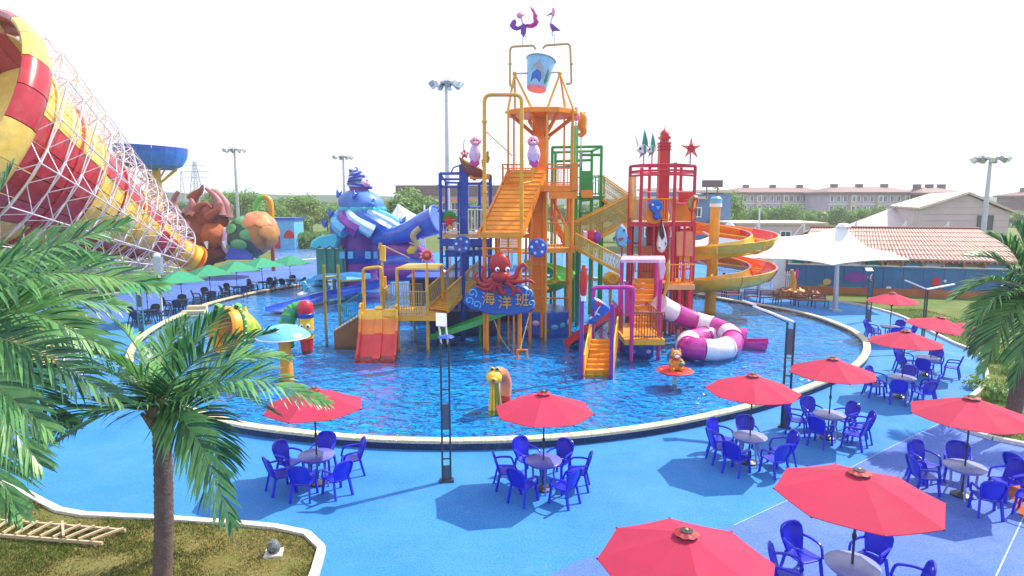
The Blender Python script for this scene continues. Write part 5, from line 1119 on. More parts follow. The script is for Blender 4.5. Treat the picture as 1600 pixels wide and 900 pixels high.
# ---- yellow platform with two lane slide and rope bridge
yp = T('yellow_platform', 'low yellow posted platform with a flat yellow canopy left of the octopus', 'play platform', G(650,545))
ZP = P(640,487,29.4).z; x0, x1 = P(597,487,28.6).x, P(692,487,28.6).x
deck(yp, x0, x1, 28.3, 31.0, ZP, 'ochre', 10, .16, fm='ochre')
ry0 = (P(618,420,28.6), P(684,421,28.6), P(692,413,31), P(640,412,31))
for k in range(9): t0, t1 = k/9, (k+.94)/9; MB().plate(ry0[0].lerp(ry0[3],t0), ry0[1].lerp(ry0[2],t0), ry0[1].lerp(ry0[2],t1), ry0[0].lerp(ry0[3],t1), .08).to('canopy_slat', K['yellow'], yp, False)
for px, pt_, Y, zb in ((620,421,28.6,0),(666.6,421,28.5,0),(691,414,30.9,0),(645.6,413,30.9,0),(567.5,424,28.8,0),(595.5,424,28.8,0)): post(yp, px, pt_, Y, .075, 'ochre', zb)
pipe(yp, [(567.5,460,28.8),(567.5,420,28.8),(595.5,417,28.8),(595.5,460,28.8)], .075, 'ochre', 'arch', .15)
for px, pt_, Y in ((505.6,414,29.6),(528,414,30.2)): post(yp, px, pt_, Y, .075, 'olive')
MB().tube([P(505.6,433,29.6), P(528,431,30.2)], .05, 6).to('cross_bar', K['olive'], yp); MB().tube([P(528,440,30.2), P(567.5,437,28.8)], .045, 6).to('cross_bar', K['olive'], yp)
railing(yp, (P(620,487,28.4).x,28.35,ZP), (P(667,487,28.4).x,28.35,ZP), 1.1, 12, 'rope', .016); railing(yp, (x0,28.4,ZP), (x0,31,ZP), 1.1, 9, 'rope', .016); railing(yp, (x0,31,ZP), (P(660,487,31).x,31,ZP), 1.1, 16, 'rope', .016)
# little ramp on the left with scalloped edge
ra, rb = P(566,490,29.6), P(526,514,29.6)
for k in range(9):
    c0, c1 = ra.lerp(rb,k/9), ra.lerp(rb,(k+.92)/9); MB().plate(c0+V((0,-.5,0)), c1+V((0,-.5,0)), c1+V((0,.6,0)), c0+V((0,.6,0)), .05).to('ramp_plank', K['ochre'], yp, False); MB().ell(c0+V((0,-.52,.02)), (.05,.05,.05), 7, 5).to('edge_knob', K['white'], yp)
q = MB(); q.add([ra+V((0,-.5,-.03)), rb+V((0,-.5,-.03)), V((rb.x,29.1,0)), V((ra.x,29.1,0)), ra+V((0,-.45,-.03)), rb+V((0,-.45,-.03)), V((rb.x,29.15,0)), V((ra.x,29.15,0))], [(0,1,2,3),(7,6,5,4),(0,4,5,1),(1,5,6,2),(2,6,7,3),(3,7,4,0)]); q.to('ramp_side', K['brown'], yp, False)
railing(yp, rb+V((0,.55,0)), ra+V((0,.55,0)), 1.0, 14, 'teal', .016)
bk2 = TO('bucket_post', 'narrow tilting yellow bucket on a pole above the low platform', 'bucket', 597, 407, 29.5); MB().plate(P(594,406,29.5), P(602,408,29.5), P(602,384,29.5), P(594,383,29.5), .22).to('bucket', K['yellow'], bk2, False); MB().plate(P(591,388,29.3), P(595,390,29.3), P(597,380,29.3), P(592,379,29.3), .05).to('flap', K['ochre'], bk2, False); post(bk2, 597, 406, 29.5, .06, 'ochre', ZP, 'pole'); MB().tube([P(602,385,29.5), P(640,403,29.5)], .03, 5).to('arm', K['tan'], bk2); MB().plate(P(593,462,29.8), P(604,462,29.8), P(603,432,29.8), P(594,432,29.8), .18).to('lower_bucket', K['orange2'], bk2, False)
s = TO('starball_figure', 'spiky red ball figure with a yellow face on the platform canopy', 'figure', 667, 412, 28.8); c = P(667,399,28.8); MB().ell(c, (.24,.22,.24), 12, 9).to('body', K['red'], s)
for i in range(11):
    a = 2*pi*i/11; d = V((cos(a),-.1,sin(a))); MB().tube([c+d*.2, c+d*.36], [.08,.012], 6).to('spike', K['pink'], s)
MB().ell(c+V((.02,-.2,.02)), (.1,.05,.09), 8, 6).to('face', K['salmon'], s); post(s, 667, 404, 28.8, .035, 'tan', P(667,421,28.8).z, 'rod')
s = T('two_lane_slide', 'wide two lane slide fading from yellow to red beside the low platform', 'slide', G(588,563))
a, b = P(594,484,28.6), G(588,563,.06)
sl_ = smoothpath([a, a+V((0,-.25,-.02)), a.lerp(b,.35)+V((0,0,-.12)), a.lerp(b,.72)+V((0,0,-.12)), b, b+V((0,-.35,.01))], 4)
n = len(sl_)-1; cs = ['slide_yellow','slide_yellow','slide_yellow','slide_orange','slide_red','slide_red']; pf = [(-.86,.3),(-.86,-.06),(.86,-.06),(.86,.3),(.76,.3),(.74,.02),(.18,.02),(.16,.16),(-.16,.16),(-.18,.02),(-.74,.02),(-.76,.3)]
cut = [0,2,4,6,9,14,n]
for k in range(6): i, j = cut[k], cut[k+1]; sweep(MB(), sl_[i:j+1], pf).to('chute_segment', K[cs[k]], s)
for x_ in (-.47,.47): MB().box(a+V((x_,-.06,.03)), (.46,.05,.05)).to('entry_bar', K['white'], s, False)
for x_ in (-.6,.6): MB().tube([sl_[9]+V((x_,0,-.1)), V((sl_[9].x+x_,sl_[9].y,0))], .05, 6).to('support', K['ochre'], s)
net_bridge('yellow slatted rope bridge climbing from the low platform to the blue tower', P(684,484,29.4), P(734,436,33.6), 1.25, (.8,-.6,0), 1.0, 'rope', 'ochre', 18, 6)
# ------------------------------------------------------------------ big funnel slide, bowl, creatures, shell building
fs_ = T('funnel_slide', 'giant red and yellow funnel slide with a wide open mouth at the left', 'funnel slide', (-26,38,0))
C0, R0 = V((-33.9,37.5,11.3)), 8.05
C1, R1 = P(262,384,51.8), 1.15
axf = (C1-C0); LF = axf.length; axf.normalize(); rotf = axf.to_track_quat('Z','Y').to_matrix()
RED, YEL = 'funnel_red', 'funnel_yellow'
def cone_r(t): return R0*.93+(R1-R0*.93)*t
ns = 24
for k in range(ns):                                       # flared rim around the mouth
    a0, a1 = 2*pi*k/ns, 2*pi*(k+1)/ns-.008
    prof = [(R0-.45,.5),(R0-.3,.08),(R0-.1,0),(R0+.12,.2),(R0+.2,.7),(R0+.12,1.3),(R0-.2,1.75),(R0-.6,1.8),(R0-.6,1.7),(R0-.25,1.6),(R0-.0,1.2),(R0+.05,.7),(R0-.02,.35),(R0-.2,.25),(R0-.35,.6),(R0-.45,.5)]
    MB().lathe(prof, 3, C0, rotf, a0, a1).to('rim_segment', K[RED if (k//2) % 2 else YEL], fs_, True, 50)
    am = a1; q = rotf @ V(((R0+.26)*cos(am), (R0+.26)*sin(am), 1.0))+C0
nr = 7
for i in range(nr):
    t0, t1 = .06+.94*i/nr, .06+.94*(i+1)/nr-.004; za, zb = LF*t0, LF*t1
    for k in range(ns):
        a0, a1 = 2*pi*k/ns, 2*pi*(k+1)/ns-.012; ra, rb = cone_r(t0), cone_r(t1); th = .09
        m = RED if ((k+1)//4+(i//3)) % 2 else YEL
        MB().lathe([(ra,za),(rb,zb),(rb-th,zb),(ra-th,za),(ra,za)], 2, C0, rotf, a0, a1).to('funnel_panel', K[m], fs_, True, 30)
    MB().lathe([(cone_r(t1),LF*t1-.1),(cone_r(t1)+.12,LF*t1-.1),(cone_r(t1)+.12,LF*t1+.06),(cone_r(t1),LF*t1+.06)], 48, C0, rotf).to('ring_flange', K[RED if i % 2 else YEL], fs_)
tail = [C1-axf*.3, P(272,389,52.2), P(289,397,52.8), P(305,405,53.4)]
for i, m in enumerate(('slide_red','slide_yellow','slide_yellow')):
    MB().tube([tail[i], tail[i].lerp(tail[i+1],.5), tail[i+1]], [1.15,1.12,1.08], 20).to('tail_tube', K[m], fs_); MB().tube([tail[i+1]-axf*.08, tail[i+1]+axf*.08], 1.2, 20).to('tail_flange', K['slide_orange'], fs_)
# inlet tube that enters the mouth side
# space frame
sf = T('space_frame', 'white tubular space frame caging the red and yellow funnel', 'space frame', (-24,40,0))
ut = MB().tube([(0,-.5,0),(0,.5,0)], 1, 6, up=(0,0,1)).mesh('strut', K['frame_white'])
struts = []
NI, NK = 11, 18
def node(i, k, lay):
    t = .10+.90*i/NI; r = cone_r(t)+(.25 if lay == 0 else 1.35-.4*t); a = 2*pi*(k+(.5 if lay else 0))/NK
    tt = t+(.5*.9/NI if lay else 0)
    return C0+rotf @ V((r*cos(a), r*sin(a), LF*tt))
for i in range(NI+1):
    for k in range(NK):
        c = node(i,k,1)
        if c.z < .3: continue
        o = [(node(i,k,1), node(i,k+1,1), .04)]
        if i < NI: o += [(node(i,k,1), node(i+1,k,1), .04), (node(i+1,k,0), node(i,k,1), .03), (node(i+1,k+1,0), node(i,k,1), .03)]
        o += [(node(i,k,0), node(i,k,1), .03), (node(i,k+1,0), node(i,k,1), .03), (node(i,k,0), node(i,k+1,0), .035)]
        struts += [(a, b, r) for a, b, r in o if a.z > .1 and b.z > .1]
def vis(s):
    c = (s[0]+s[1])/2; d = c-V((0,0,H)); rel = c-C0; rad = rel-axf*rel.dot(axf)
    return (0 if rad.normalized().dot(-d.normalized()) > -.35 else 1, d.length)
struts.sort(key=vis)
def strutmat(a, b, r): return M.Translation(-org(sf)) @ frame(a, b) @ M.Diagonal((r, 1, r, 1))
for a, b, r in struts[:290]: inst(ut, 'strut', sf, strutmat(a, b, r))
q = MB()
for a, b, r in struts[290:]: q.tube([a, b], r, 4, caps=False)
q.to('strut_lattice', K['frame_white'], sf, True, 38, kind='stuff')
for px, Y in ((60,42),(120,45),(180,48.5),(222,50.5)):
    p = G(px, 400); x = (px-800)/F*Y*1.01
    for s in (-1,1): MB().tube([(x+s*1.2,Y+s*.8,0), (x,Y,1.6+(240-px)*.012), (x-s*.5,Y-s*.5,2.4+(240-px)*.016)], .1, 7).to('support_leg', K['frame_white'], sf)

bw = T('bowl_slide', 'blue bowl slide raised on a yellow column behind the funnel', 'bowl slide', (X(242,70),70,0))
bc = P(236,238,70); rb_ = 3.45; tl_ = M.Rotation(R(3), 3, 'Y')
for k in range(18):
    a0, a1 = 2*pi*k/18, 2*pi*(k+1)/18-.012
    MB().lathe([(rb_,.0),(rb_+.08,.02),(rb_*.99,-.55),(rb_*.86,-1.35),(rb_*.6,-1.75),(rb_*.58,-1.7),(rb_*.84,-1.28),(rb_*.965,-.55),(rb_-.05,0),(rb_,0)], 2, bc, tl_, a0, a1).to('bowl_panel', K['bowl_blue'], bw, True, 30)
    MB().lathe([(rb_*.985,.62),(rb_*1.03,.62),(rb_*1.02,.02),(rb_*.98,.02),(rb_*.985,.62)], 2, bc, tl_, a0, a1).to('rim_panel', K['royal'], bw, True, 30)
MB().lathe([(.02,-1.85),(rb_*.6,-1.78),(rb_*.6,-1.7),(.02,-1.7)], 24, bc, tl_).to('bowl_floor', K['blue'], bw)
for k in range(8):
    a = 2*pi*k/8; MB().tube([bc+V((.3*cos(a),.3*sin(a),-3.6)), bc+V((2.5*cos(a),2.5*sin(a),-1.75))], .09, 6).to('support_arm', K['yellow'], bw)
MB().tube([V((bc.x+.5,70,0)), V((bc.x+.4,70,bc.z-1.7))], .42, 12).to('column', K['yellow'], bw); MB().tube([V((bc.x-1.2,71,0)), bc+V((-1.0,1,-1.9))], .3, 10).to('column', K['yellow'], bw)

K['beast'] = mat('brown_red_hide', (.20,.045,.035), .85, var=.4, c2=(.34,.09,.045), scale=1.2, bump=.8, bscale=5, dirt=.25)
K['beast_orange'] = mat('orange_hide', (.38,.075,.02), .85, var=.3, c2=(.45,.14,.04), scale=1.5, bump=.8, bscale=6)
K['horn'] = mat('pink_brown_horn', (.33,.13,.13), .5, var=.25, scale=2)
cr = T('horned_creature', 'brown red horned beast sculpture with curling tentacles over a slide exit', 'creature sculpture', (X(310,58),58,0)); Yc = 58
def S(px): return px/F*Yc*1.01
m = MB(); 
for px, py, rx, rz, sd in ((300,370,42,36,1),(330,345,26,26,2),(280,358,24,28,3),(338,385,24,26,4),(312,395,34,24,5)):
    l_ = lump(P(px,py,Yc), (S(rx), S(rx)*.8, S(rz)), .16, 1.4, sd); m.add(l_.v, l_.f)
m.to('body', K['beast'], cr, True, 80)
lump(P(272,352,Yc-1.0), (S(17),1.2,S(21)), .18, 2, 8).to('shoulder', K['beast_orange'], cr, True, 80); lump(P(334,368,Yc-.9), (S(19),1.2,S(20)), .2, 2, 9).to('cheek', K['beast_orange'], cr, True, 80)
def horn(pts, r0, r1, mm, name): q = smoothpath([P(*p) for p in pts], 6); n = len(q); MB().tube(q, [r0+(r1-r0)*i/(n-1) for i in range(n)], 10).to(name, K[mm], cr)
horn([(283,338,57),(275,330,57),(271,318,57),(274,306,57),(279,299,57)], .42, .15, 'horn', 'horn')
horn([(296,330,57),(300,318,57),(298,310,57)], .5, .1, 'horn', 'horn')
horn([(300,312,58),(306,304,58),(314,297,58),(317,289,58)], .55, .08, 'beast', 'claw')
horn([(343,336,57),(341,318,57),(333,304,57),(321,294,57)], .6, .1, 'horn', 'claw')
horn([(352,338,58),(352,322,58),(344,307,58),(330,296,58)], .7, .12, 'horn', 'claw')
horn([(325,340,56.4),(338,330,56.4),(346,318,56.6)], .5, .12, 'beast', 'claw')
horn([(305,330,56.2),(312,322,56.2),(322,318,56.2),(330,325,56.2)], .35, .1, 'beast', 'tentacle')
for px, py in ((322,385),(350,384)): MB().tube([P(px,py-7,56), P(px+2,py+4,55.8)], [.2,.04], 7).to('tusk', K['white'], cr)
tu = T('turtle_creature', 'green and orange shelled sea creature sculpture right of the horned beast', 'creature sculpture', (X(392,58),58,0))
tm = M.Rotation(R(-28), 3, 'Y'); c = P(391,369,58)
K['shell_dark'] = mat('shell_dark', (.03,.09,.07), .5, var=.3); K['shell_orange'] = mat('shell_orange', (.46,.13,.03), .5, var=.3, c2=(.52,.27,.07), scale=1.3, bump=.4, bscale=7)
K['scute'] = mat('scute_green', (.05,.34,.12), .45, var=.3, c2=(.22,.48,.20), scale=1)
MB().ell(c, (2.45,1.9,1.95), 24, 16, tm).to('shell', K['shell_dark'], tu); lump(c+tm @ V((1.05,-.1,-.1)), (1.5,1.85,1.85), .08, 2, 4).to('shell_front', K['shell_orange'], tu, True, 80)
for a, b_ in ((-150,30),(-110,38),(-140,-8),(-105,-12),(-70,45),(-165,-30),(-120,-42),(-75,-2),(-60,20)):
    a, b_ = R(a), R(b_); d = V((cos(a)*cos(b_), sin(a)*cos(b_), sin(b_))); p = c+tm @ V((d.x*2.42,d.y*1.87,d.z*1.92)); nn = (tm @ V((d.x/2.4,d.y/1.87,d.z/1.92))).normalized()
    MB().ell(p, (.78,.5,.14), 12, 6, nn.to_track_quat('Z','Y').to_matrix()).to('scute', K['scute'], tu)
for a, b_ in ():
    a, b_ = R(a), R(b_); d = V((cos(a)*cos(b_), sin(a)*cos(b_), sin(b_))); p = c+tm @ V((d.x*2.5,d.y*1.95,d.z*1.98)); MB().ell(p, (.55,.3,.4), 10, 7).to('eye_patch', K['salmon'], tu)
for i, (a, b_) in enumerate(((-50,50),(-15,45),(-45,18),(-10,12),(-48,-16),(-12,-22),(-82,34),(-40,-46))):
    a, b_ = R(a), R(b_); d = V((cos(a)*cos(b_), sin(a)*cos(b_), sin(b_))); p = c+tm @ V((1.05+d.x*1.49,-.1+d.y*1.84,-.1+d.z*1.84)); nn = (tm @ V((d.x/1.7,d.y/1.88,d.z/1.88))).normalized()
    MB().ell(p, (.72,.58,.07), 12, 6, nn.to_track_quat('Z','Y').to_matrix()).to('shell_plate', K[('salmon','shell_orange','shell_orange')[i % 3]], tu)
MB().plate(P(352,405,56), P(396,405,56), P(388,392,56.5), P(362,384,56.5), .3).to('slide_mouth', K['blue'], tu, False); lump(P(355,376,57), (.55,.5,1.2), .1, 2, 3).to('fin', K['lilac'], tu)
MB().tube([P(355,312,58), P(366,326,58)], .05, 5).to('spike', K['grey'], tu)
ap_ = T('arched_pipe', 'green and orange arched water pipe behind the shelled creature', 'water pipe', (X(412,62),62,0)); q = smoothpath([P(400,350,62),P(399,325,62),P(404,312,62),P(413,308,62),P(421,313,62),P(424,328,62),P(424,350,62)], 5); h_ = len(q)//2
MB().tube(q[:h_+1], .26, 9).to('pipe', K['lime'], ap_); MB().tube(q[h_:], .26, 9).to('pipe', K['orange2'], ap_); MB().tube([q[0], V((q[0].x,62,0))], .2, 8).to('foot_post', K['green'], ap_); MB().tube([q[-1], V((q[-1].x,62,0))], .2, 8).to('foot_post', K['rust'], ap_)

# ---- blue and purple shell building
cs_ = T('shell_building', 'blue and purple tiered sea shell building with a spiral shell top and slide', 'shell building', (X(562,50),50,0)); Yk = 50
def plathe(rows, name, m, cx=None, n=28, parent=cs_, Y=Yk, ys=.9, amp=0, lob=9):
    vs = []; fs = []; k = len(rows)
    for (cx_, py, hw) in rows:
        c = P(cx_, py, Y); r = hw/F*Y*1.01
        for j in range(n):
            a = 2*pi*j/n; rr = r*(1+amp*cos(lob*a)); vs.append(c+V((rr*cos(a), rr*ys*sin(a), 0)))
    for i in range(k-1): fs += [(i*n+j, i*n+(j+1) % n, (i+1)*n+(j+1) % n, (i+1)*n+j) for j in range(n)]
    fs += [tuple(range(n)), tuple(range((k-1)*n, k*n))[::-1]]
    return MB().add(vs, fs).to(name, K[m], parent, True, 50)
K['cloudblue'] = mat('cloud_blue', (.10,.28,.62), .45, var=.3, c2=(.06,.16,.52), scale=.7, dirt=.15); K['foam'] = mat('foam_white', (.45,.66,.80), .5, var=.2)
for i in range(5):
    y0, y1 = 261+i*6.2, 261+(i+1)*6.2; h0, h1 = 2.2+i*3.0, 2.2+(i+1)*3.0; cx0, cx1 = 550+i*2.4, 550+(i+1)*2.4
    plathe([(cx0,y0,h0),((cx0+cx1)/2,(y0+y1)/2,h1*1.03),(cx1,y1-.8,h1),(cx1,y1,h1*.9)], 'shell_whorl', 'grey' if i % 2 else 'white')
    q = [P(cx1,y1-1.5,Yk)+V((h1*1.04/F*Yk*cos(2*pi*j/18), h1*.94/F*Yk*sin(2*pi*j/18), .16*sin(2*pi*j/18+i))) for j in range(18)]; MB().tube(q, .10, 6, closed=True).to('shell_ridge', K['blue'], cs_)
plathe([(560,290,15),(561,296,14),(560,302,18)], 'shell_head', 'purple'); MB().ell(P(573,288,48.6), (.28,.25,.22), 10, 8).to('snout', K['pink'], cs_); MB().ell(P(568,284,48.9), (.18,.15,.2), 8, 6).to('eye', K['white'], cs_)
plathe([(560,298,16),(561,304,27),(563,312,33),(565,320,34),(566,328,31)], 'upper_tier', 'cloudblue', amp=.03); plathe([(566,323,34),(566,327,36),(566,331,34)], 'foam_band', 'cyan', amp=.06, lob=14)
plathe([(566,328,34),(567,338,43),(568,350,50),(568,358,51),(566,364,46)], 'middle_tier', 'cloudblue', amp=.03)
for a, mm in ((-2.4,'purple'),(-2.0,'foam'),(-1.55,'royal'),(-1.15,'foam'),(-.7,'sky'),(-2.75,'sky')):
    rows = [(331,33),(340,44),(350,50.5),(359,51.5)]; pts = []
    for j, (py, hw) in enumerate(rows): r = (hw+1.2)/F*Yk*1.01; aa = a+.30*j; pts.append(P(567,py,Yk)+V((r*cos(aa), r*.9*sin(aa), 0)))
    MB().tube(smoothpath(pts, 4), [.25+.03*i for i in range(13)], 7).to('swirl_stripe', K[mm], cs_)
for px, py, dx in ((531,304,-4),(519,335,-5),(510,350,-7),(556,306,-3),(626,347,8),(582,318,2)): MB().tube(smoothpath([P(px,py,48.5), P(px+dx*.5,py-2,48.5), P(px+dx,py-9,48.5)], 3), [.34,.32,.27,.2,.14,.08,.02], 7).to('wave_horn', K['royal'], cs_)
plathe([(562,361,33),(562,388,33)], 'purple_drum', 'purple'); plathe([(562,388,34.5),(562,391,35),(562,408,35),(562,410,33)], 'blue_drum', 'blue'); plathe([(562,410,33),(562,448,34)], 'lower_drum', 'purple')
for px in (535,548,575,588): MB().plate(P(px-4,404,48.2), P(px+4,404,48.2), P(px+4,393,48.2), P(px-4,393,48.2), .2).to('porthole', K['sky'], cs_, False)
MB().pillow([(485,386),(488,376),(500,369),(515,366),(531,364),(533,374),(527,388),(518,384),(508,390),(500,384),(493,390)], 48.2, .7).to('turquoise_fin', K['cyan'], cs_)
for px in (507,520,533): MB().tube([P(px,384,48.3), V((P(px,384,48.3).x,48.3,0))], .14, 8).to('dark_post', K['teal'], cs_)
MB().box((X(520,48.6),49.2,2.2),(2.2,1.6,2.0)).to('dark_room', K['teal'], cs_, False)
q = smoothpath([P(590,372,48.5), P(615,369,47.5), P(640,362,46.5), P(662,352,46), P(684,343,45.6)], 5); n = len(q); MB().tube(q, [.62+.42*(i/(n-1))**1.5 for i in range(n)], 16).to('blue_slide_tube', K['slide_blue'], cs_); MB().lathe([(1.08,-.1),(1.12,0),(1.0,.05),(.85,-.05)], 18, q[-1], (q[-1]-q[-2]).normalized().to_track_quat('Z','Y').to_matrix()).to('tube_mouth', K['blue'], cs_)
q = smoothpath([P(598,395,48), P(630,393,47.2), P(655,400,46.5), P(664,415,46), P(640,424,46), P(600,426,47.5)], 5); n = len(q); MB().tube(q, [.7]*n, 14).to('purple_slide_tube', K['purple'], cs_)
q = smoothpath([P(598,412,48), P(632,410,46.6), P(668,421,45.6), P(690,432,45.6)], 5); MB().tube(q, .62, 14).to('blue_slide_tube', K['slide_blue'], cs_)
MB().tube(smoothpath([P(656,356,45), P(645,368,44.9), P(651,382,44.9), P(647,392,44.9)], 5), [.2]*8+[.15]*8, 8).to('yellow_tusk', K['tan'], cs_); MB().pillow([(635,392),(642,383),(650,386),(648,396),(638,397)], 45, .4).to('eye', K['yellow'], cs_); MB().pillow([(655,372),(664,374),(666,386),(657,384)], 45.2, .3).to('white_patch', K['white'], cs_)
sl2 = T('lane_slide', 'low blue chute running out from the shell building into the pool', 'slide', G(500,462)); sweep(MB(), [G(605,441,1.1), G(560,452,.75), G(500,466,.42), G(430,486,.32)], uprof(1.3,.22)).to('chute', K['slide_blue'], sl2); MB().tube([G(560,452,.7), G(560,452,0)], .1, 7).to('support', K['blue'], sl2)
sl3 = T('lane_slide', 'pale blue chute curling round the left foot of the shell building', 'slide', G(520,440)); sweep(MB(), smoothpath([G(560,436,2.0), G(530,433,1.7), G(505,437,1.2), G(490,446,.8), G(500,455,.5)], 5), uprof(1.5,.3)).to('chute', K['sky'], sl3); MB().tube([G(530,433,1.6), G(530,433,0)], .1, 7).to('support', K['blue'], sl3)

# ---- water toys
def B(px, py): return G(px, py, .19)
b = B(372,546); ft = T('fish_toy', 'green and yellow fish shaped play tunnel with a wide open orange mouth', 'pool toy', b)
mo = P(356,516,b.y-.3); ta = P(404,517,b.y+.9); ax_ = (ta-mo); Lf = ax_.length; ax_.normalize(); rf = ax_.to_track_quat('Z','Y').to_matrix(); s_ = .027
K['scales'] = mat('fish_scales', (.62,.55,.04), .4, var=.4, c2=(.10,.34,.05), scale=4.5)
MB().lathe([(.98,.05),(1.02,.3),(.92,.7),(.62,1.15),(.3,1.5),(.1,Lf)], 24, mo, rf).to('body', K['scales'], ft)
MB().lathe([(.80,.0),(.90,-.32),(1.0,-.36),(1.08,-.25),(1.06,.1),(.98,.14),(.88,.1),(.80,.0)], 24, mo, rf).to('lip', K['orange2'], ft); MB().lathe([(.01,.5),(.75,.42),(.84,.0)], 20, mo, rf).to('throat', K['rust'], ft)
MB().lathe([(1.07,.16),(1.12,.22),(1.07,.3)], 24, mo, rf).to('gill_band', K['green'], ft)
for k in range(22): a = 2*pi*k/22; MB().ell(mo+rf @ V((1.1*cos(a),1.1*sin(a),.22)), (.05,.05,.05), 6, 5).to('gill_spot', K['white'], ft)
for d_ in (-.45,.45): e = MB().ell(mo+V((d_,.15,1.02)), (.2,.18,.18), 10, 8).to('eye', K['lime'], ft); MB().ell(mo+V((d_,-.02,1.06)), (.09,.06,.1), 8, 6).to('pupil', K['black'], e)
MB().pillow([(398,512),(404,508),(407,516),(404,524),(396,522)], b.y+1.0, .2).to('tail', K['olive'], ft); MB().pillow([(377,535),(384,525),(392,530),(384,541)], b.y-.4, .3).to('fin', K['green'], ft); MB().pillow([(376,485),(384,478),(388,492),(382,498)], b.y+.2, .2).to('dorsal_fin', K['yellow'], ft)
b = B(449,592); mt = T('mushroom_fountain', 'pale blue mushroom fountain on an ochre stem', 'fountain', b); zc = P(446,522,b.y).z
MB().tube([(b.x,b.y,0),(b.x-.05,b.y,zc)], [.25,.21], 14).to('stem', K['orange2'], mt); cc = V((b.x-.08,b.y,zc))
MB().lathe([(.01,.36),(.25,.345),(.5,.28),(.75,.16),(.93,.01),(.97,-.06)], 28, cc).to('cap', K['sky'], mt, True, 60); MB().lathe([(.975,-.06),(.99,-.1),(.90,-.12),(.2,-.05)], 28, cc).to('cap_rim', K['white'], mt)
for a, r, m_ in ((-1.6,.6,'salmon'),(-1.75,.25,'foam'),(-.6,.55,'foam'),(-2.6,.6,'foam'),(.8,.5,'foam')): z_ = .36-.36*(r/.93)**2; MB().ell(cc+V((r*cos(a), r*sin(a), z_)), (.09,.07,.035), 9, 5).to('cap_spot', K[m_], mt)
b = B(480,546); pc = T('pencil_figure', 'yellow pencil shaped figure with a red cap standing in the pool', 'pool toy', b); zz = lambda y: P(480,y,b.y).z
MB().lathe([(.22,0),(.24,.1),(.31,zz(528))], 16, (b.x,b.y,0)).to('tip', K['red'], pc); MB().lathe([(.31,zz(528)),(.33,zz(520)),(.33,zz(496))], 16, (b.x,b.y,0)).to('body', K['yellow'], pc); MB().lathe([(.35,zz(496)),(.37,zz(494)),(.37,zz(490)),(.34,zz(489))], 16, (b.x,b.y,0)).to('band', K['blue'], pc)
MB().lathe([(.33,zz(489)),(.36,zz(482)),(.32,zz(474)),(.18,zz(469.5)),(.01,zz(469))], 16, (b.x,b.y,0)).to('cap', K['crimson'], pc)
for d_ in (-.14,.14): e = MB().ell((b.x+d_+.03,b.y-.3,zz(508)), (.1,.07,.12), 9, 7).to('eye', K['white'], pc); MB().ell((b.x+d_+.05,b.y-.36,zz(508)), (.05,.03,.06), 7, 5).to('pupil', K['black'], e)
MB().lathe([(.345,zz(521)),(.355,zz(518)),(.345,zz(515))], 16, (b.x,b.y,0)).to('smile_band', K['sky'], pc)
cp = T('caterpillar_arch', 'green caterpillar water arch bending behind the mushroom fountain', 'pool toy', B(455,540)); q = smoothpath([P(474,482,b.y+.4), P(466,482,b.y+.3), P(456,488,b.y+.2), P(450,500,b.y), P(448,525,b.y), P(448,543,b.y)], 4); n = len(q)
MB().tube(q, [.32+.05*(i % 2) for i in range(n)], 12).to('body', K['green'], cp)
for i in (3,7,11): MB().lathe([(.14,-.03),(.2,0),(.14,.03)], 10, q[i]+V((0,-.34,0)), M.Rotation(pi/2,3,'X')).to('ring_spot', K['teal'], cp)
b = B(775,638); dg = T('spouting_figure', 'yellow spouting animal figure with a red arched back in the pool', 'pool toy', b); Y_ = b.y
q = smoothpath([P(790,617,Y_+.9), P(791,600,Y_+.9), P(788,588,Y_+.75), P(782,582,Y_+.45), P(776,584,Y_+.2)], 5); n = len(q); MB().tube(q, [.19]*n, 12).to('back', K['salmon'], dg)
MB().tube([V((q[0].x,q[0].y,0)), q[0]], .18, 10).to('hind_leg', K['red'], dg); MB().tube([V((b.x,b.y,0)), P(774,620,Y_), P(774,597,Y_)], [.2,.17,.15], 12).to('front_leg', K['yellow'], dg)
MB().ell(P(772,590,Y_-.1), (.26,.26,.23), 14, 10).to('head', K['yellow'], dg); MB().ell(P(771,594,Y_-.32), (.14,.14,.11), 10, 8).to('muzzle', K['ochre'], dg); MB().ell(P(771,594.5,Y_-.44), (.07,.04,.06), 8, 6).to('mouth', K['brown'], dg)
for px in (769,777): e = MB().ell(P(px,578,Y_-.05), (.1,.1,.11), 8, 6).to('eye', K['tan'], dg); MB().ell(P(px,577,Y_-.14), (.05,.03,.05), 6, 5).to('pupil', K['black'], e)
for d_ in (-.16,-.05,.06,.15): MB().tube([P(773,600,Y_-.16)+V((d_*.6,0,0)), V((b.x+d_*1.2,b.y-.22,.05))], [.05,.065], 6).to('mane_strand', K['olive' if d_ > 0 else 'yellow'], dg)
b = B(1052,600); cd = T('cat_seat', 'orange cat figure sitting on a red disc on a pole in the pool', 'pool toy', b); Y_ = b.y; dz = P(1055,580,Y_).z; dx = P(1055,580,Y_).x
MB().tube([(dx,Y_,0),(dx,Y_,dz)], .09, 10).to('pole', K['steel'], cd); MB().lathe([(.01,-.1),(.35,-.1),(.64,-.02),(.68,.03),(.6,.06),(.01,.09)], 26, (dx,Y_,dz)).to('disc', K['red'], cd)
for a in (0,1.6,3.1,4.7,5.5): MB().ell((dx+.52*cos(a),Y_+.52*sin(a),dz+.075), (.08,.06,.02), 8, 5).to('disc_spot', K['salmon'], cd)
z0 = dz+.08; cx_ = dx; K['cat'] = mat('cat_orange', (.72,.30,.03), .5, var=.3, c2=(.60,.18,.02), scale=9)
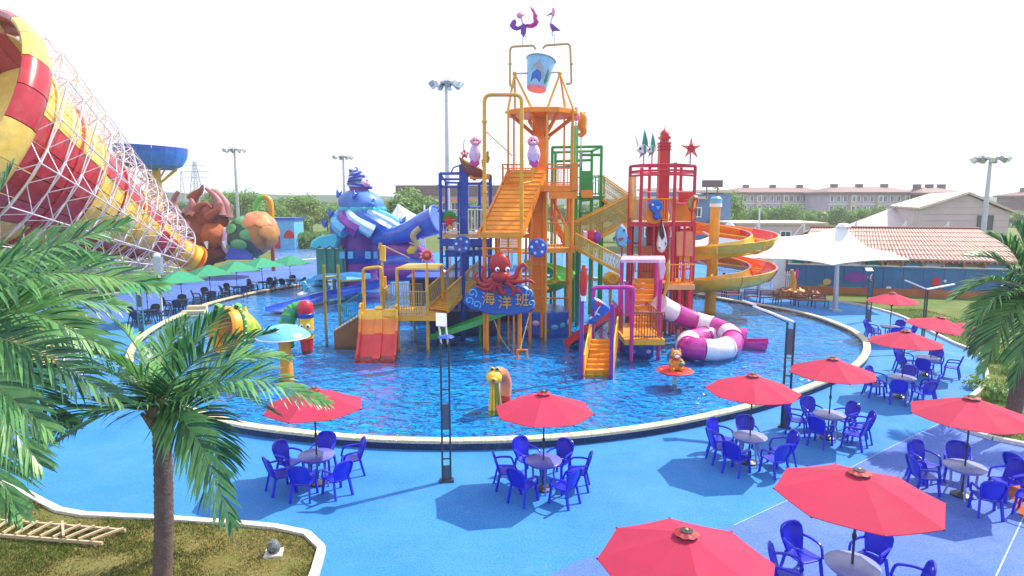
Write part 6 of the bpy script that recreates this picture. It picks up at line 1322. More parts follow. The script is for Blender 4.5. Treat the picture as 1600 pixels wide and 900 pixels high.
MB().lathe([(.02,0),(.22,.02),(.25,.15),(.19,.32),(.12,.44)], 14, (cx_,Y_,z0)).to('body', K['cat'], cd); MB().ell((cx_,Y_-.03,z0+.56), (.2,.18,.17), 14, 10).to('head', K['cat'], cd)
for s in (-1,1):
    MB().lathe([(.07,0),(.01,.12)], 6, (cx_+s*.13,Y_,z0+.68)).to('ear', K['cat'], cd); MB().tube([(cx_+s*.1,Y_-.1,z0+.1),(cx_+s*.2,Y_-.32,z0+.05)], [.1,.08], 8).to('leg', K['cat'], cd)
    MB().tube([(cx_+s*.17,Y_-.05,z0+.36),(cx_+s*.25,Y_-.18,z0+.26),(cx_+s*.14,Y_-.26,z0+.2)], [.07,.06,.06], 7).to('arm', K['cat'], cd); e = MB().ell((cx_+s*.07,Y_-.19,z0+.6), (.04,.02,.045), 7, 5).to('eye', K['white'], cd); MB().ell((cx_+s*.07,Y_-.21,z0+.6), (.02,.012,.025), 6, 4).to('pupil', K['black'], e)
MB().lathe([(.13,.36),(.2,.38),(.15,.44)], 12, (cx_,Y_,z0)).to('collar', K['crimson'], cd); MB().ell((cx_,Y_-.2,z0+.52), (.09,.05,.06), 8, 6).to('muzzle', K['white'], cd); MB().ell((cx_+.16,Y_-.24,z0+.25), (.09,.07,.08), 8, 6).to('ball', K['teal'], cd)
b = B(474,463); wf = T('swan_figure', 'small white and teal pool figure near the far left coping', 'pool toy', b); MB().lathe([(.02,0),(.4,.05),(.42,.2),(.1,.35)], 14, b).to('body', K['white'], wf); MB().tube(smoothpath([b+V((.1,0,.3)), b+V((.25,0,.7)), b+V((.1,0,1.0)), b+V((-.1,0,.85))], 4), [.1]*13, 8).to('neck', K['cyan'], wf)
# ------------------------------------------------------------------ umbrellas, tables, chairs
def make_chair(m, h=.9):
    r = T('plastic_chair', 'x', 'chair', (0,0,0))       # faces -y
    mb = MB(); n = 6; vs = []
    prof = [(-.24,.435),(-.20,.445),(-.05,.43),(.12,.425),(.21,.43)]
    for y, z in prof: vs += [(x*(.235-.02*(y > .1)), y, z-.012*(1-x*x)) for x in (-1,-.5,0,.5,1)]
    k = len(vs); vs += [(x,y,z-.025) for x, y, z in vs]
    fs = [(i*5+j, i*5+j+1, i*5+6+j, i*5+5+j) for i in range(4) for j in range(4)]; fs += [tuple(q+k for q in f[::-1]) for f in fs]
    bd = [0,1,2,3,4,9,14,19,24,23,22,21,20,15,10,5]; fs += [(bd[i], bd[(i+1) % 16], bd[(i+1) % 16]+k, bd[i]+k) for i in range(16)]
    mb.add(vs, fs); mb.to('seat', K[m], r)
    # rounded back with splayed outline, slightly hollow, a real thickness
    mb = MB(); rows = [(.0,.17),(.12,.205),(.25,.238),(.36,.236),(.43,.195),(.466,.12)]; vs = []
    for t, hw in rows:
        y = .205+.14*t/.46; z = .44+t
        vs += [(x*hw, y-.045*(x*x)+.0, z) for x in (-1,-.6,-.2,.2,.6,1)]
    k = len(vs); vs += [(x,y+.022,z) for x, y, z in vs]; fs = []
    for i in range(5):
        for j in range(5):
            f = (i*6+j, i*6+j+1, i*6+7+j, i*6+6+j); fs += [f, tuple(q+k for q in f[::-1])]
    for i in range(5): fs += [(i*6,i*6+6,i*6+6+k,i*6+k),(i*6+5,i*6+5+k,i*6+11+k,i*6+11)]
    fs += [(30+j,30+j+1,30+j+1+k,30+j+k) for j in range(5)]; mb.add(vs, fs); bk_ = mb.to('backrest', K[m], r)
    q = MB(); 
    loop = [(-.172,.2,.44),(-.208,.24,.56),(-.242,.275,.69),(-.243,.31,.80),(-.203,.335,.872),(-.12,.35,.912),(0,.355,.922),(.12,.35,.912),(.203,.335,.872),(.243,.31,.80),(.242,.275,.69),(.208,.24,.56),(.172,.2,.44)]
    q.tube(loop, .021, 6); q.to('back_rim', K[m], r)
    for s in (-1,1):
        MB().tube(bend([(s*.225,.27,.66),(s*.27,.1,.67),(s*.275,-.17,.645),(s*.25,-.235,.42)], .08, 3), [.026]*12, 6).to('armrest', K[m], r)
        MB().bar((s*.215,-.21,.44),(s*.25,-.26,0),.05,.045).to('leg', K[m], r, False); MB().bar((s*.20,.19,.44),(s*.23,.29,0),.05,.045).to('leg', K[m], r, False)
    return r
def make_table(m, rad=.44):
    r = T('round_table', 'x', 'table', (0,0,0)); MB().lathe([(.01,.72),(rad-.03,.715),(rad,.722),(rad+.005,.742),(rad-.01,.752),(.01,.75)], 28).to('table_top', K[m], r)
    q = MB().lathe([(rad-.06,.715),(rad-.06,.66),(rad-.08,.66),(rad-.08,.715)], 28).to('apron', K[m], r)
    for k in range(4):
        a = pi/4+k*pi/2; MB().tube([(.27*cos(a),.27*sin(a),.70),(.25*cos(a),.25*sin(a),.35),(.36*cos(a),.36*sin(a),0)], [.03,.027,.022], 6).to('leg', K[m], r)
    return r
def make_umbrella(m, rad=1.2, n=8, zr=1.99, zt=2.42, cap=True):
    r = T('parasol', 'x', 'parasol', (0,0,0)); off = pi/n
    rim = [V((rad*cos(off+2*pi*k/n), rad*sin(off+2*pi*k/n), zr)) for k in range(n)]; top = V((0,0,zt))
    for k in range(n):
        a, b = rim[k], rim[(k+1) % n]; vs = []; nn = 5
        for i in range(nn+1):
            t = .06+.94*i/nn; p, q = top.lerp(a,t), top.lerp(b,t)
            for j in range(4):
                u = j/3; c = p.lerp(q,u); c.z -= .016*sin(pi*u)*t; c.z += .012*sin(pi*t); vs.append(c)
        N = len(vs); vs2 = [c-V((0,0,.012)) for c in vs]
        fs = [(i*4+j, i*4+j+1, i*4+5+j, i*4+4+j) for i in range(nn) for j in range(3)]; fs += [tuple(x+N for x in f[::-1]) for f in fs]
        fs += [(nn*4+j, nn*4+j+1, nn*4+j+1+N, nn*4+j+N) for j in range(3)]
        MB().add(vs+vs2, fs).to('canopy_panel', K[m], r)
        MB().tube([top-V((0,0,.05)), rim[k]-V((0,0,.02))], .011, 5).to('rib', K['darksteel'], r); MB().tube([top.lerp(rim[k],.5)-V((0,0,.05)), V((0,0,zr-.25))], .008, 4).to('stretcher', K['darksteel'], r)
        MB().ell(rim[k], (.018,.018,.014), 6, 4).to('rib_tip', K['black'], r)
    if cap:
        mb = MB(); kk = 16
        for q in range(kk):
            a0, a1 = 2*pi*q/kk, 2*pi*(q+1)/kk; w = lambda a: .014*abs(sin(a*4)); r0, r1 = .06, .17
            mb.add([(r0*cos(a0),r0*sin(a0),zt+.035),(r0*cos(a1),r0*sin(a1),zt+.035),(r1*cos(a1),r1*sin(a1),zt-.015+w(a1)),(r1*cos(a0),r1*sin(a0),zt-.015+w(a0))], [(0,1,2,3)])
        mb.to('vent_cap', K['dark_red_cap'], r, False); MB().ell((0,0,zt+.045), (.025,.025,.022), 8, 6).to('finial', K['tan'], r); MB().lathe([(.14,zt-.06),(.13,zt-.012)], 14).to('vent_gap_shade', K['black'], r)  # black ring painted in as the dark of the gap below the cap
        MB().lathe([(.05,zt+.03),(.09,zt+.035),(.05,zt+.04)], 10).to('vent_hole', K['black'], r)
    MB().tube([(0,0,.06),(0,0,zt-.03)], .02, 8).to('pole', K['darksteel'], r); MB().lathe([(.03,1.2),(.036,1.25),(.03,1.3)], 8).to('crank_hub', K['black'], r)
    MB().lathe([(.22,0),(.23,.04),(.08,.09),(.035,.12),(.03,.32)], 16).to('base', K['darksteel'], r); MB().tube([(0,0,zr-.27),(0,0,zr-.2)], .04, 8).to('runner', K['black'], r)
    return r
BC, BT, RU = make_chair('chair_blue'), make_table('table_blue'), make_umbrella('canopy'); PT = make_table('table_sky_sheen')  # PT is the paler table: sky reflection put into its colour
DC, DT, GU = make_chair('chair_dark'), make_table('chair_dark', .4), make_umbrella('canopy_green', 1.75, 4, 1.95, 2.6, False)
used = set()
def put(proto, loc, rz, label, group, cat=None, sc=1.0):
    o = proto if proto.name not in used else copy_tree(proto); used.add(proto.name)
    o.location = loc; o.rotation_euler = (0,0,rz); o.scale = (sc,sc,sc); o['label'] = label; o['group'] = group; return o
DIRN = ['right side','far right side','far side','far left side','left side','near left side','near side','near right side']
def setpos(px, py, sc, tdesc, short, chairs, rotu=0, table=True, umb=True, tilt=None, zt=2.43):
    g = G(px, py, zt); g = V((g.x, g.y, 0))
    if umb:
        o = put(RU, g, rotu, 'red octagonal parasol '+tdesc, 'red parasols around the pool'); o.scale = (sc, sc, 1)
        if tilt: o.rotation_euler = tilt
    if table: put(BT if px < 900 else PT, g, random.uniform(0,1.5), ('round blue table ' if px < 900 else 'round blue table paled by sky reflection ')+(short or tdesc), 'blue tables under the red parasols')
    vd = math.atan2(g.y, g.x); seen = {}
    for a, d in chairs:                                  # angle 0 = right of the picture, 90 = away from the camera
        w = vd-pi/2+R(a); p = g+V((cos(w), sin(w), 0))*(d+random.uniform(-.05,.07))
        nm = DIRN[int(((a+22.5) % 360)//45)]
        put(BC, p, w-pi/2+random.uniform(-.32,.32), f'blue armchair at the {nm} of the table {short}', 'blue plastic chairs around the tables')
put_sets = [
 (490,607,1.0,'half behind the palm frond, left of the slim lamp post', 'half behind the palm frond', [(78,.80),(140,.85),(190,.80),(20,.85),(245,.82),(300,.82)], .2),
 (850,613,1.0,'just right of the slim lamp post by the near coping', 'right of the slim lamp post', [(60,.82),(118,.82),(175,.85),(8,.85),(235,.85),(305,.82)], .15),
 (1177,585,1.0,'beside the coping, left of the lamp post with the long arm', 'left of the long armed lamp', [(95,.82),(150,.85),(195,.80),(10,.85),(250,.82),(320,.85)], .1),
 (1302,559,1.0,'just right of the lamp post with the long arm', 'right of the long armed lamp', [(60,.82),(125,.82),(180,.82),(10,.85),(255,.80),(325,.82)], .3),
 (1416,516,1.0,'in the middle of the right row, below the V armed lamp', 'amid the right row of parasols', [(80,.80),(165,.82),(205,.85),(15,.82),(265,.82),(320,.85)], .2),
 (1395,457,1.0,'farthest of the red ones, below the mural wall', 'farthest back, below the mural', [(70,.80),(165,.85),(210,.8),(10,.82),(285,.82)], .1),
 (1519,620,1.06,'leftward of the leaning right palm trunk', 'beside the leaning right palm', [(100,.85),(150,.9),(205,.88),(30,.95),(300,.9),(-12,1.3)], .25),
 (1343,736,1.12,'second nearest, whose table is cut by the bottom edge', 'cut by the bottom edge', [(75,.95),(150,.95),(200,.95),(20,.95),(-40,1.0)], .18)]
for s in put_sets: setpos(*s)
setpos(1073,831,1.02,'nearest and largest, cut by the bottom edge', '', [], .33, table=False)
setpos(1455,493,1.0,'sagging behind the V armed lamp post near the lawn', 'under the sagging red parasol', [(70,.80),(150,.85),(205,.8),(12,.82),(265,.82)], .2, tilt=(.08,.12,.2))
# a folded red canopy lying on the lawn
fr_ = T('folded_parasol', 'collapsed red parasol lying on the lawn right of the sagging one', 'parasol', G(1503,522)); g = G(1503,522)
mb = MB(); mb.ell(g+V((0,0,.28)), (.75,.5,.30), 12, 8, M.Rotation(.3,3,'Z')); mb.to('folded_canopy', K['canopy'], fr_); MB().tube([g+V((-.2,0,.3)), g+V((-1.6,-.5,.08))], .025, 6).to('pole', K['darksteel'], fr_)
# dark chairs at the edge
for a, b, wd in ((1592,762,'at the right picture edge by the orange paving'),):
    put(BC, G(a,b), 1.9, f'blue plastic armchair standing alone {wd}', 'blue plastic chairs around the tables')
# green umbrellas along the far left deck
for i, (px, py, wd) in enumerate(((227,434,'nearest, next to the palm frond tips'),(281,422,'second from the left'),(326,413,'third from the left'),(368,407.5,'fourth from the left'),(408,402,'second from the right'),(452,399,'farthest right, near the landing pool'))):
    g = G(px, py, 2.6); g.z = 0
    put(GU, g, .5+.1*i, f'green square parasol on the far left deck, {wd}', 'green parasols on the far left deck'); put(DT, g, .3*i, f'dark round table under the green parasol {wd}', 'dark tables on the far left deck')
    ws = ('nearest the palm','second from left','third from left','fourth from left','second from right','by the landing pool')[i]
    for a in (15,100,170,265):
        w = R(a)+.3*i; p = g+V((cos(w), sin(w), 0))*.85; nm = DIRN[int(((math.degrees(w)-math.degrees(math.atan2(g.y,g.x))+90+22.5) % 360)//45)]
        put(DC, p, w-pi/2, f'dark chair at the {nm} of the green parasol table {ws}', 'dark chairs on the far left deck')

# ------------------------------------------------------------------ lamp posts
def rail_post(base, h, w, label, panels, m='darksteel', head=None, rungs=5, lean=0):
    t = T('lamp_post', label, 'lamp post', base, 'slim double railed lamp posts'); b = V(base); vd = V((b.y,-b.x,0)).normalized()
    for s in (-1,1): MB().box(b+vd*s*w/2+V((0,0,h/2)), (.045,.06,h)).to('rail', K[m], t, False)
    for z0, z1 in panels: MB().plate(b-vd*(w/2-.02)+V((0,0,z0)), b+vd*(w/2-.02)+V((0,0,z0)), b+vd*(w/2-.02)+V((0,0,z1)), b-vd*(w/2-.02)+V((0,0,z1)), .04).to('infill_panel', K['post_panel'], t, False)
    for k in range(rungs): z = h*(k+1)/(rungs+1); MB().bar(b-vd*w/2+V((0,0,z)), b+vd*w/2+V((0,0,z)), .03).to('rung', K[m], t, False)
    MB().box(b+V((0,0,.03)), (w+.16,.2,.06), math.atan2(vd.y,vd.x)).to('base_plate', K[m], t, False)
    return t, b, vd
g = G(698,752); t, b, vd = rail_post(g, 3.55, .20, 'slim double railed lamp post in front of the pool with a tilted white head', [(0,.42),(1.35,2.0)])
for s in (-1,1): MB().tube([b+vd*s*.08+V((0,0,3.5)), b+vd*(s*.08-.06)+V((0,.06,4.0))], .022, 6).to('head_arm', K['white'], t)
MB().plate(b+V((-.20,.0,3.95)), b+V((.06,.0,3.93)), b+V((.04,.16,4.22)), b+V((-.22,.16,4.24)), .05).to('lamp_head', K['white'], t, False); MB().lathe([(.01,.06),(.16,.03),(.2,0),(.01,-.02)], 16, b+V((.04,0,3.68))).to('shade_disc', K['blue'], t)
g = G(1226,668); t, b, vd = rail_post(g, 3.3, .2, 'double railed lamp post by the right pool end with a long white arm', [(0,.9),(2.3,3.1)])
e0, e1 = b+V((0,0,3.32)), b+V((-.95,.55,3.72)); MB().plate(e0+V((.08,.12,0)), e0+V((.05,-.10,0)), e1+V((-.05,-.10,0)), e1+V((0,.12,0)), .05).to('lamp_arm', K['white'], t, False); MB().plate(e1+V((-.3,-.12,.14)), e1+V((-.3,.16,.14)), e1+V((.05,.16,.02)), e1+V((.05,-.12,.02)), .05).to('lamp_head', K['white'], t, False)
for s in (-1,1): MB().bar(b+vd*s*.09+V((0,0,3.28)), e1+vd*s*.06, .03).to('arm_rail', K['darksteel'], t, False)
g = G(1356,502); t, b, vd = rail_post(g, 2.9, .22, 'dark double railed lamp post in front of the mural wall left part', [(0,.7),(1.6,2.2)]); MB().plate(b+V((-.3,0,2.9)), b+V((.1,0,2.9)), b+V((.1,.2,3.05)), b+V((-.3,.2,3.05)), .05).to('lamp_head', K['grey'], t, False)
g = G(1440,546); b = g; t = T('lamp_post', 'lamp post with two white arms spread like a V over the sagging parasol', 'lamp post', g, 'slim double railed lamp posts'); zt_ = P(1450,452,g.y).z
for s in (-1,1): MB().tube([b+V((s*.05,0,0)), V((b.x+s*.05,b.y,zt_))], .035, 8).to('rail', K['darksteel'], t)
for k in range(4): MB().bar(b+V((-.05,0,.4+k*.7)), b+V((.05,0,.4+k*.7)), .03).to('rung', K['darksteel'], t, False)
for px, py in ((1415,438),(1491,444)): MB().bar(V((b.x,b.y,zt_)), P(px,py,g.y), .14, .05).to('lamp_arm', K['white'], t, False)
MB().box(b+V((0,0,.03)), (.3,.2,.06)).to('base_plate', K['darksteel'], t, False)
g = G(254,500); t = T('lamp_post', 'white lamp post on the far left deck near the green parasols', 'lamp post', g, 'slim double railed lamp posts'); zt_ = P(247,404,g.y).z
MB().tube([g, V((g.x,g.y,zt_))], .07, 8).to('rail', K['white'], t); MB().box(V((g.x,g.y,zt_-.4)), (.4,.3,.9)).to('lamp_head', K['steel'], t, False); MB().ell(V((g.x-.05,g.y,zt_+.15)), (.22,.18,.18), 9, 7).to('lamp_top', K['white'], t); MB().box(g+V((0,0,.03)), (.3,.3,.06)).to('base_plate', K['steel'], t, False)
g = G(222,524); t, b, vd = rail_post(g, 3.0, .22, 'grey green double railed lamp post behind the palm frond tips', [(0,.6),(1.5,2.1)], 'teal')
MB().plate(b+V((-.3,0,3.0)), b+V((.1,0,3.0)), b+V((.1,.2,3.15)), b+V((-.3,.2,3.15)), .05).to('lamp_head', K['grey'], t, False)

# ------------------------------------------------------------------ odds and ends
ld = T('wooden_ladder', 'grey wooden ladder lying on the lawn by the palm', 'ladder', G(80,832))
z = .13; a0, a1 = G(-130,803,z), G(196,829,z); b0, b1 = G(-130,826,z), G(160,849,z)
MB().bar(a0, a1, .05, .06).to('ladder_rail', K['wood'], ld, False); MB().bar(b0, b1, .05, .06).to('ladder_rail', K['wood'], ld, False)
for k in range(15):
    t = (k+.6)/15; p, q = b0.lerp(b1,t-.03), a0.lerp(a1,t+.02); MB().bar(p+V((0,0,.055)), q+V((0,0,.055)), .045, .04).to('rung', K['wood'], ld, False)
for t in (.42,.80): MB().bar(b0.lerp(b1,t)+V((0,0,.095)), a0.lerp(a1,t-.09)+V((0,0,.095)), .045, .035).to('brace', K['wood'], ld, False)
rk = T('rock_speaker', 'grey rock shaped garden speaker on a square slab at the lawn corner', 'speaker', G(428,866)); g = G(428,866,.05)
MB().box(g+V((0,0,.02)), (.34,.30,.05), .2).to('slab', K['concrete'], rk, False); K['rock'] = mat('rock', (.10,.12,.13), .85, var=.35, c2=(.22,.24,.24), scale=7, bump=.8, bscale=18); lump(g+V((0,0,.15)), (.13,.11,.16), .25, 1.5, 6, 16, 10).to('rock', K['rock'], rk, True, 30); MB().lathe([(.01,-.01),(.06,-.01),(.065,0)], 12, g+V((.0,-.10,.13)), M.Rotation(pi/2,3,'X')).to('grille', K['black'], rk)
pl_ = T('planter_box', 'low green walled planter with a tan top at the left pool side', 'planter', G(65,590))
q = [G(22,585), G(95,600), G(120,565), G(62,552)]; MB().slab(q, 0, .55).to('planter_wall', K['teal'], pl_, False); c = sum(q, V())/4; MB().slab([c+(p-c)*1.04 for p in q], .553, .63).to('rim_cap', K['concrete'], pl_, False); MB().slab([c+(p-c)*.86 for p in q], .632, .66).to('soil', K['tan'], pl_, False)
lw = T('low_wall', 'low white kerb wall beside the green planter', 'wall', G(50,572)); 
for k in range(7): p0, p1 = G(24,592).lerp(G(84,546), k/7), G(24,592).lerp(G(84,546), (k+.97)/7); MB().bar(p0+V((-.3,0,.2)), p1+V((-.3,0,.2)), .28, .4).to('kerb_block', K['concrete'], lw, False)
sg = T('notice_box', 'small white notice box on the deck beside the planter', 'notice box', G(118,590)); g = G(118,590); MB().box(g+V((0,0,.45)), (.5,.3,.9), .3).to('cabinet', K['white'], sg, False); MB().plate(g+V((-.14,-.18,.5)), g+V((.1,-.14,.5)), g+V((.1,-.14,.78)), g+V((-.14,-.18,.78)), .02).to('notice', K['grey'], sg, False)
pp_ = T('grey_bollard_post', 'slim grey blue post standing behind the planter', 'post', G(98,596)); g = G(98,596); MB().box(g+V((0,0,.65)), (.12,.12,1.3)).to('shaft', K['steel'], pp_, False); MB().box(g+V((0,0,1.33)), (.16,.16,.05)).to('cap', K['steel'], pp_, False)
st_ = T('pool_steps', 'cream steps at the left end of the pool coping', 'steps', G(300,494)); 
for k in range(3): MB().box(G(297+6*k,497-3*k)+V((0,0,.07+.1*k)), (1.5-.2*k,.42,.14+.2*k), .2).to('step', K['coping'], st_, False)
# person on the far deck
def person(px, py, label, shirt, hgt=1.7, face=0):
    g = G(px, py); pr = T('person', label, 'person', g); s = hgt/1.75
    me = bpy.data.meshes.new('b'); jv = [(0,0,.95),(0,0,1.2),(0,0,1.42),(0,-.01,1.5),(0,-.02,1.62),(-.17,0,1.40),(-.23,.02,1.13),(-.22,-.05,.90),(.17,0,1.40),(.23,.02,1.13),(.22,-.05,.90),(-.09,0,.90),(-.11,-.02,.50),(-.11,.02,.06),(-.12,-.12,.03),(.09,0,.90),(.11,-.02,.50),(.12,.05,.06),(.12,-.09,.03),(0,-.02,1.70)]
    je = [(0,1),(1,2),(2,3),(3,4),(4,19),(2,5),(5,6),(6,7),(2,8),(8,9),(9,10),(0,11),(11,12),(12,13),(13,14),(0,15),(15,16),(16,17),(17,18)]
    rr = [.13,.125,.13,.05,.085,.055,.042,.032,.055,.042,.032,.085,.062,.042,.035,.085,.062,.042,.035,.07]
    me.from_pydata([V(v)*s for v in jv], [], []); me.edges.add(len(je))
    for e, (a, b) in zip(me.edges, je): e.vertices = (a, b)
    ob = bpy.data.objects.new('b', me); C.objects.link(ob); md = ob.modifiers.new('s','SKIN'); 
    for v, r in zip(me.skin_vertices[0].data, rr): v.radius = (r*s, r*s*.85)
    me.skin_vertices[0].data[0].use_root = True; sd = ob.modifiers.new('u','SUBSURF'); sd.levels = 1; sd.render_levels = 1
    dg = bpy.context.evaluated_depsgraph_get(); m2 = bpy.data.meshes.new_from_object(ob.evaluated_get(dg)); bpy.data.objects.remove(ob)
    m2.materials.clear(); m2.materials.append(K['skin']); m2.materials.append(K[shirt]); m2.materials.append(K['chair_dark'])
    for p in m2.polygons:
        z = p.center.z/s; x = abs(p.center.x)/s; p.material_index = 0 if z > 1.47 or (x > .19 and z < 1.2 and z > .8) else (1 if z > .93 else 2); p.use_smooth = True
    o = bpy.data.objects.new('body', m2); C.objects.link(o); o.parent = pr
    h = MB(); h.ell((0,.015*s,1.70*s), (.09*s,.10*s,.10*s), 10, 7); h.to('hair', K['black'], None); hh = bpy.data.objects['hair' if not px_n[0] else h_name(px_n[0])]; hh.parent = pr; px_n[0] += 1
    pr.rotation_euler = (0,0,face)
px_n = [0]
def h_name(n): return [o.name for o in bpy.data.objects if o.name.startswith('hair')][-1]
K['skin'] = mat('skin', (.50,.28,.19), .6, var=.05)
person(1130,463,'person in dark clothes standing on the deck behind the spiral slide', 'black', 1.7, .4)
# ------------------------------------------------------------------ palms
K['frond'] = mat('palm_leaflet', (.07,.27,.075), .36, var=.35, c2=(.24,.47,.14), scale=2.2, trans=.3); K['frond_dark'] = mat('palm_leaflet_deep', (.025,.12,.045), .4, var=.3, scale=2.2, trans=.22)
K['rachis'] = mat('palm_rachis', (.14,.22,.06), .5, var=.2); K['trunk'] = mat('palm_trunk', (.09,.055,.045), .9, var=.35, c2=(.17,.11,.09), scale=9, bump=.9, bscale=30)
K['fibre'] = mat('palm_fibre', (.26,.16,.07), .9, var=.35, scale=14, bump=.8, bscale=40)
def frond(parent, ctrl, ll=.55, n=58, seed=0, droop=.35, width=.020, dark=False, roll=0):
    rr = random.Random(seed); path = smoothpath(ctrl, 10); k = len(path); mb = MB(); mb.m = 2
    mb.tube(path[::2]+([path[-1]] if k % 2 == 0 else []), [.022-.017*i/(len(path[::2])) for i in range(len(path[::2])+(1 if k % 2 == 0 else 0))], 5)
    for i in range(n):
        t = .10+.90*(i/(n-1)); f = t*(k-1); j = min(int(f), k-2); p = path[j].lerp(path[j+1], f-j); tg = (path[j+1]-path[j]).normalized()
        side = tg.cross(V((0,0,1))); side = side.normalized() if side.length > .05 else tg.orthogonal().normalized(); up = side.cross(tg); rm = M.Rotation(R(roll), 3, tg); side = rm @ side; up = rm @ up
        L = ll*(.45+.62*sin(pi*min(1,(t*.92+.10)))**.8)*(1-.35*max(0,t-.75)/.25)
        for s in (-1,1):
            if rr.random() < .04: continue
            ang = R(62-38*t)+rr.gauss(0,.07); l_ = L*rr.uniform(.82,1.1)
            d = (side*s*sin(ang)+tg*cos(ang)+up*(.20+rr.gauss(0,.09))).normalized(); w = width*rr.uniform(.8,1.25)
            nv = d.cross(up).normalized() if abs(d.dot(up)) < .98 else side
            tw = nv*cos(.5*s)+up*sin(.5*s)*.6; tw.normalize()
            dp = droop*rr.uniform(.6,1.4)
            q0 = p; q1 = p+d*l_*.35+V((0,0,-.03*dp*l_)); q2 = p+d*l_*.72+V((0,0,-.20*dp*l_)); q3 = p+d*l_+V((0,0,-.50*dp*l_))
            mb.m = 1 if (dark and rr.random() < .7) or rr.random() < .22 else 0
            mb.add([q0-tw*w*.5, q0+tw*w*.5, q1-tw*w, q1+tw*w, q2-tw*w*.8, q2+tw*w*.8, q3], [(0,1,3,2),(2,3,5,4),(4,5,6)])
    me = bpy.data.meshes.new('frond'); o_ = org(parent); me.from_pydata([tuple(V(v)-o_) for v in mb.v], [], mb.f)
    for m in ('frond','frond_dark','rachis'): me.materials.append(K[m])
    me.polygons.foreach_set('material_index', mb.mi); ob = bpy.data.objects.new('frond', me); C.objects.link(ob); ob.parent = parent
def palm(label, base, top, r0, r1, fronds, ll, seed=0, width=.02, extra=()):
    t = T('palm_tree', label, 'palm tree', base); b, tp_ = V(base), V(top); L = (tp_-b).length; n = int(L/.05); pts = []; rs_ = []
    for i in range(n+1):
        f = i/n; p = b.lerp(tp_, f)+V((.06*sin(f*3),0,0)); pts.append(p); rs_.append((r0+(r1-r0)*f)*(1+.07*((i % 2) == 0)+.03*random.uniform(-1,1))*(1+.35*max(0,(.06-f)/.06)))
    MB().tube(pts, rs_, 14).to('trunk', K['trunk'], t, True, 60)
    sh = MB(); sh.lathe([(r1*1.02,-.45),(r1*1.25,-.2),(r1*1.15,.05),(r1*.5,.22),(.01,.26)], 12, tp_); sh.to('crown_shaft', K['fibre'], t)
    for k in range(9):
        a = 2*pi*k/9+.3; z = -.1-.07*(k % 4); MB().tube([tp_+V((r1*.9*cos(a),r1*.9*sin(a),z-.12)), tp_+V((r1*1.5*cos(a),r1*1.5*sin(a),z+.05)), tp_+V((r1*2.0*cos(a),r1*2.0*sin(a),z+.16))], [.06,.05,.03], 6).to('leaf_base', K['fibre'], t)
    for i, (m1, m2, tip, dk, *ro) in enumerate(fronds):
        ctrl = [tp_+V((0,0,.05)), V(m1), V(m2), V(tip)]; frond(t, ctrl, ll*random.uniform(.92,1.08), 62, seed*100+i, .45, width, dk, ro[0] if ro else random.uniform(-22,22))
    return t
# left palm, in the near lawn
Y1 = 10.3; base = G(251,948); top = P(250,640,Y1)
def fp(px, py, dy): return P(px, py, Y1+dy)
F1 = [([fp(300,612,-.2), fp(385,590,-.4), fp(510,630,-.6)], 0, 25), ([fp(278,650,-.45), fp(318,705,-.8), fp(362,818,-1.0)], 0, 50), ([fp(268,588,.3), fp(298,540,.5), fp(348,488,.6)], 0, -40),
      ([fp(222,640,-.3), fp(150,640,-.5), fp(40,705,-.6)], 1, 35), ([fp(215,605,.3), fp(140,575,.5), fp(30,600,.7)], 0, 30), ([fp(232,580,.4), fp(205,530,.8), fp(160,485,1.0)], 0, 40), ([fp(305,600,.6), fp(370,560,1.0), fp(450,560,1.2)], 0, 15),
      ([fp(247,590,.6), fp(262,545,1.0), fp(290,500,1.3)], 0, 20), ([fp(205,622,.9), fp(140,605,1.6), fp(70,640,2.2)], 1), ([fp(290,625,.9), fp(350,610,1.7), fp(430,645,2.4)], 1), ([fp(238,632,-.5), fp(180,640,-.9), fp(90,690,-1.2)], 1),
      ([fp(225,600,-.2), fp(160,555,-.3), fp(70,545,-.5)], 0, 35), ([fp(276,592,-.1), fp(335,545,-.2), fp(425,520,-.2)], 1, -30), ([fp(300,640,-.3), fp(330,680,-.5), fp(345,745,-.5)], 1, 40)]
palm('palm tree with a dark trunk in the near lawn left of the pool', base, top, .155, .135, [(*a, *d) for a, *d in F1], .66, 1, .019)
# second palm, trunk outside the left edge
Y2 = 9.2; b2 = V((-8.75,9.2,0)); t2_ = P(-105,520,Y2)
def fq(px, py, dy): return P(px, py, Y2+dy)
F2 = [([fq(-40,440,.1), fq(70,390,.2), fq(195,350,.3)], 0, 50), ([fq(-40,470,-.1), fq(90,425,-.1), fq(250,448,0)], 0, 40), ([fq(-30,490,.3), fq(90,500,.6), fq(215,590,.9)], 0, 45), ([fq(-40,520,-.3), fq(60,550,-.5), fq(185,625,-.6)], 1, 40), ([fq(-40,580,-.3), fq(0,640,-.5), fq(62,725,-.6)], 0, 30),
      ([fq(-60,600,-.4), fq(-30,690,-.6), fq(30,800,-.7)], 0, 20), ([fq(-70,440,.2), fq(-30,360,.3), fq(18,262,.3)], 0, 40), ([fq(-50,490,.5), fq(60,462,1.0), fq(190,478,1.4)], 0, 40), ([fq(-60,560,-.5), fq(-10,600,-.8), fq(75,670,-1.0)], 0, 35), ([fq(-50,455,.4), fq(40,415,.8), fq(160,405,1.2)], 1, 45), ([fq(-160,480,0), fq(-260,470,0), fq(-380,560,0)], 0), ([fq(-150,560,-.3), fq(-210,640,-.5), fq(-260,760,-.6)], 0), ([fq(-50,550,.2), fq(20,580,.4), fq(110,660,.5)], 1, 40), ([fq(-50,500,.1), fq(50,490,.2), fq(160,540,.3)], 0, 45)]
palm('palm tree whose fronds reach in from the left edge', b2, t2_, .16, .14, [(*a, *d) for a, *d in F2], .74, 2, .019)
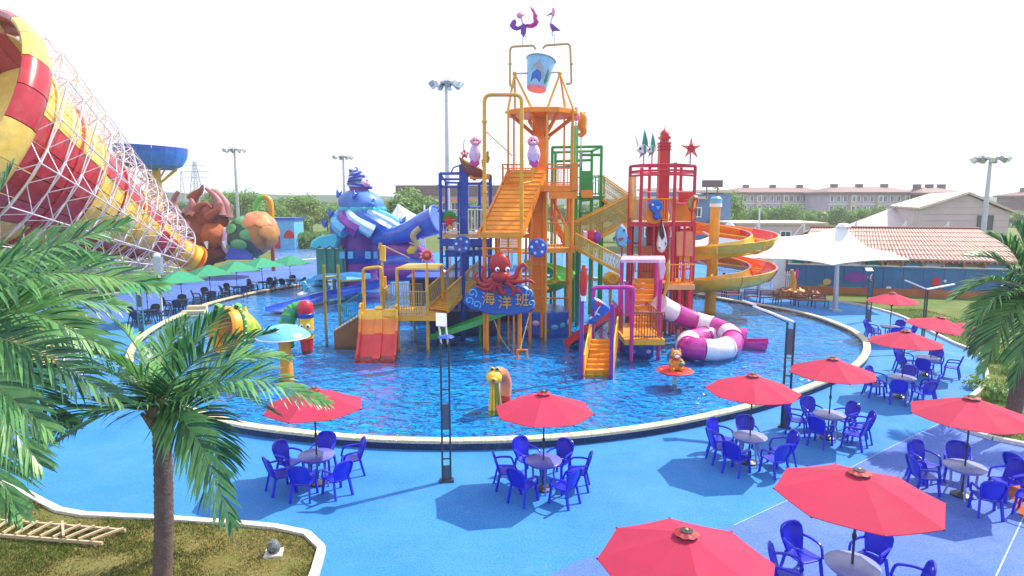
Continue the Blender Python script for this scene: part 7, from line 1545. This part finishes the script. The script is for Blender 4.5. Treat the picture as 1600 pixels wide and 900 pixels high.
# right palm
b3 = G(1576,676); Y3 = b3.y; t3_ = P(1614,462,Y3)
def fr(px, py, dy): return P(px, py, Y3+dy)
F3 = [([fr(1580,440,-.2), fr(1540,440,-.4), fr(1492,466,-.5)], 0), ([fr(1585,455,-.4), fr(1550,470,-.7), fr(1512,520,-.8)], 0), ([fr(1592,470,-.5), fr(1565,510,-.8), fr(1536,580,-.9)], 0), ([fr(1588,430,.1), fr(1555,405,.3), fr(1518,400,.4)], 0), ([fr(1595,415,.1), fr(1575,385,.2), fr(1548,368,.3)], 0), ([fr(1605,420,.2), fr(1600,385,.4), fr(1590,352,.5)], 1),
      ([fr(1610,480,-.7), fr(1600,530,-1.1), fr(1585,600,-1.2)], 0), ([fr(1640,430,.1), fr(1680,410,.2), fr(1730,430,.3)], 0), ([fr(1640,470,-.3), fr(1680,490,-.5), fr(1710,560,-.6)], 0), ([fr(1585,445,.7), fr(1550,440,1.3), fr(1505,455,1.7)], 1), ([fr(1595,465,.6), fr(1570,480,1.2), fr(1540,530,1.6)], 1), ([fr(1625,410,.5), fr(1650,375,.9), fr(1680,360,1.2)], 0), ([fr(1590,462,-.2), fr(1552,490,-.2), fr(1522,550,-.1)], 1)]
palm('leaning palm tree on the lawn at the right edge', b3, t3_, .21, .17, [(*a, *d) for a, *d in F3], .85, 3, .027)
# small leafy plants under the right palm
for i, (px, py) in enumerate(((1556,565),(1585,585),(1560,625),(1530,605),(1545,520))):
    g = G(px, py, .05); t = T('shrub', ['low green shrub behind the right palm trunk, upper one','low green shrub right of the palm trunk','low green shrub left of the palm trunk foot','low green shrub by the bend of the lawn kerb','low green shrub near the folded red parasol'][i], 'shrub', g, 'shrubs under the right palm'); rr = random.Random(i)
    mb = MB()
    for k in range(260):
        d = V((rr.gauss(0,1), rr.gauss(0,1), abs(rr.gauss(0,1)))).normalized(); p = g+V((d.x*.55,d.y*.5,d.z*.55))*rr.uniform(.5,1.05); nn = (d+V((rr.gauss(0,.5),rr.gauss(0,.5),rr.gauss(0,.5)))).normalized(); a = nn.orthogonal().normalized(); u = nn.cross(a); s = rr.uniform(.05,.1)
        mb.add([p-a*s, p-u*s*.5, p+a*s, p+u*s*.5], [(0,1,2,3)])
    mb.to('foliage', K['leaf_b' if i % 2 else 'leaf'], t, False); MB().tube([g, g+V((0,0,.3))], .03, 5).to('stem', K['bark'], t)
# ------------------------------------------------------------------ air
def haze():
    mb = MB(); mb.box((0, 270, 17.5), (1240, 1000, 40))
    m = bpy.data.materials.new('thin_haze'); m.use_nodes = True; n, l = m.node_tree.nodes, m.node_tree.links
    n.remove(n['Principled BSDF']); v = n.new('ShaderNodeVolumePrincipled')
    v.inputs['Color'].default_value = (.95,.975,1,1); v.inputs['Density'].default_value = HAZE; v.inputs['Anisotropy'].default_value = .2
    l.new(v.outputs[0], n['Material Output'].inputs['Volume'])
    mb.to('haze', m, None, False, kind='stuff')
HAZE = .0007
haze()
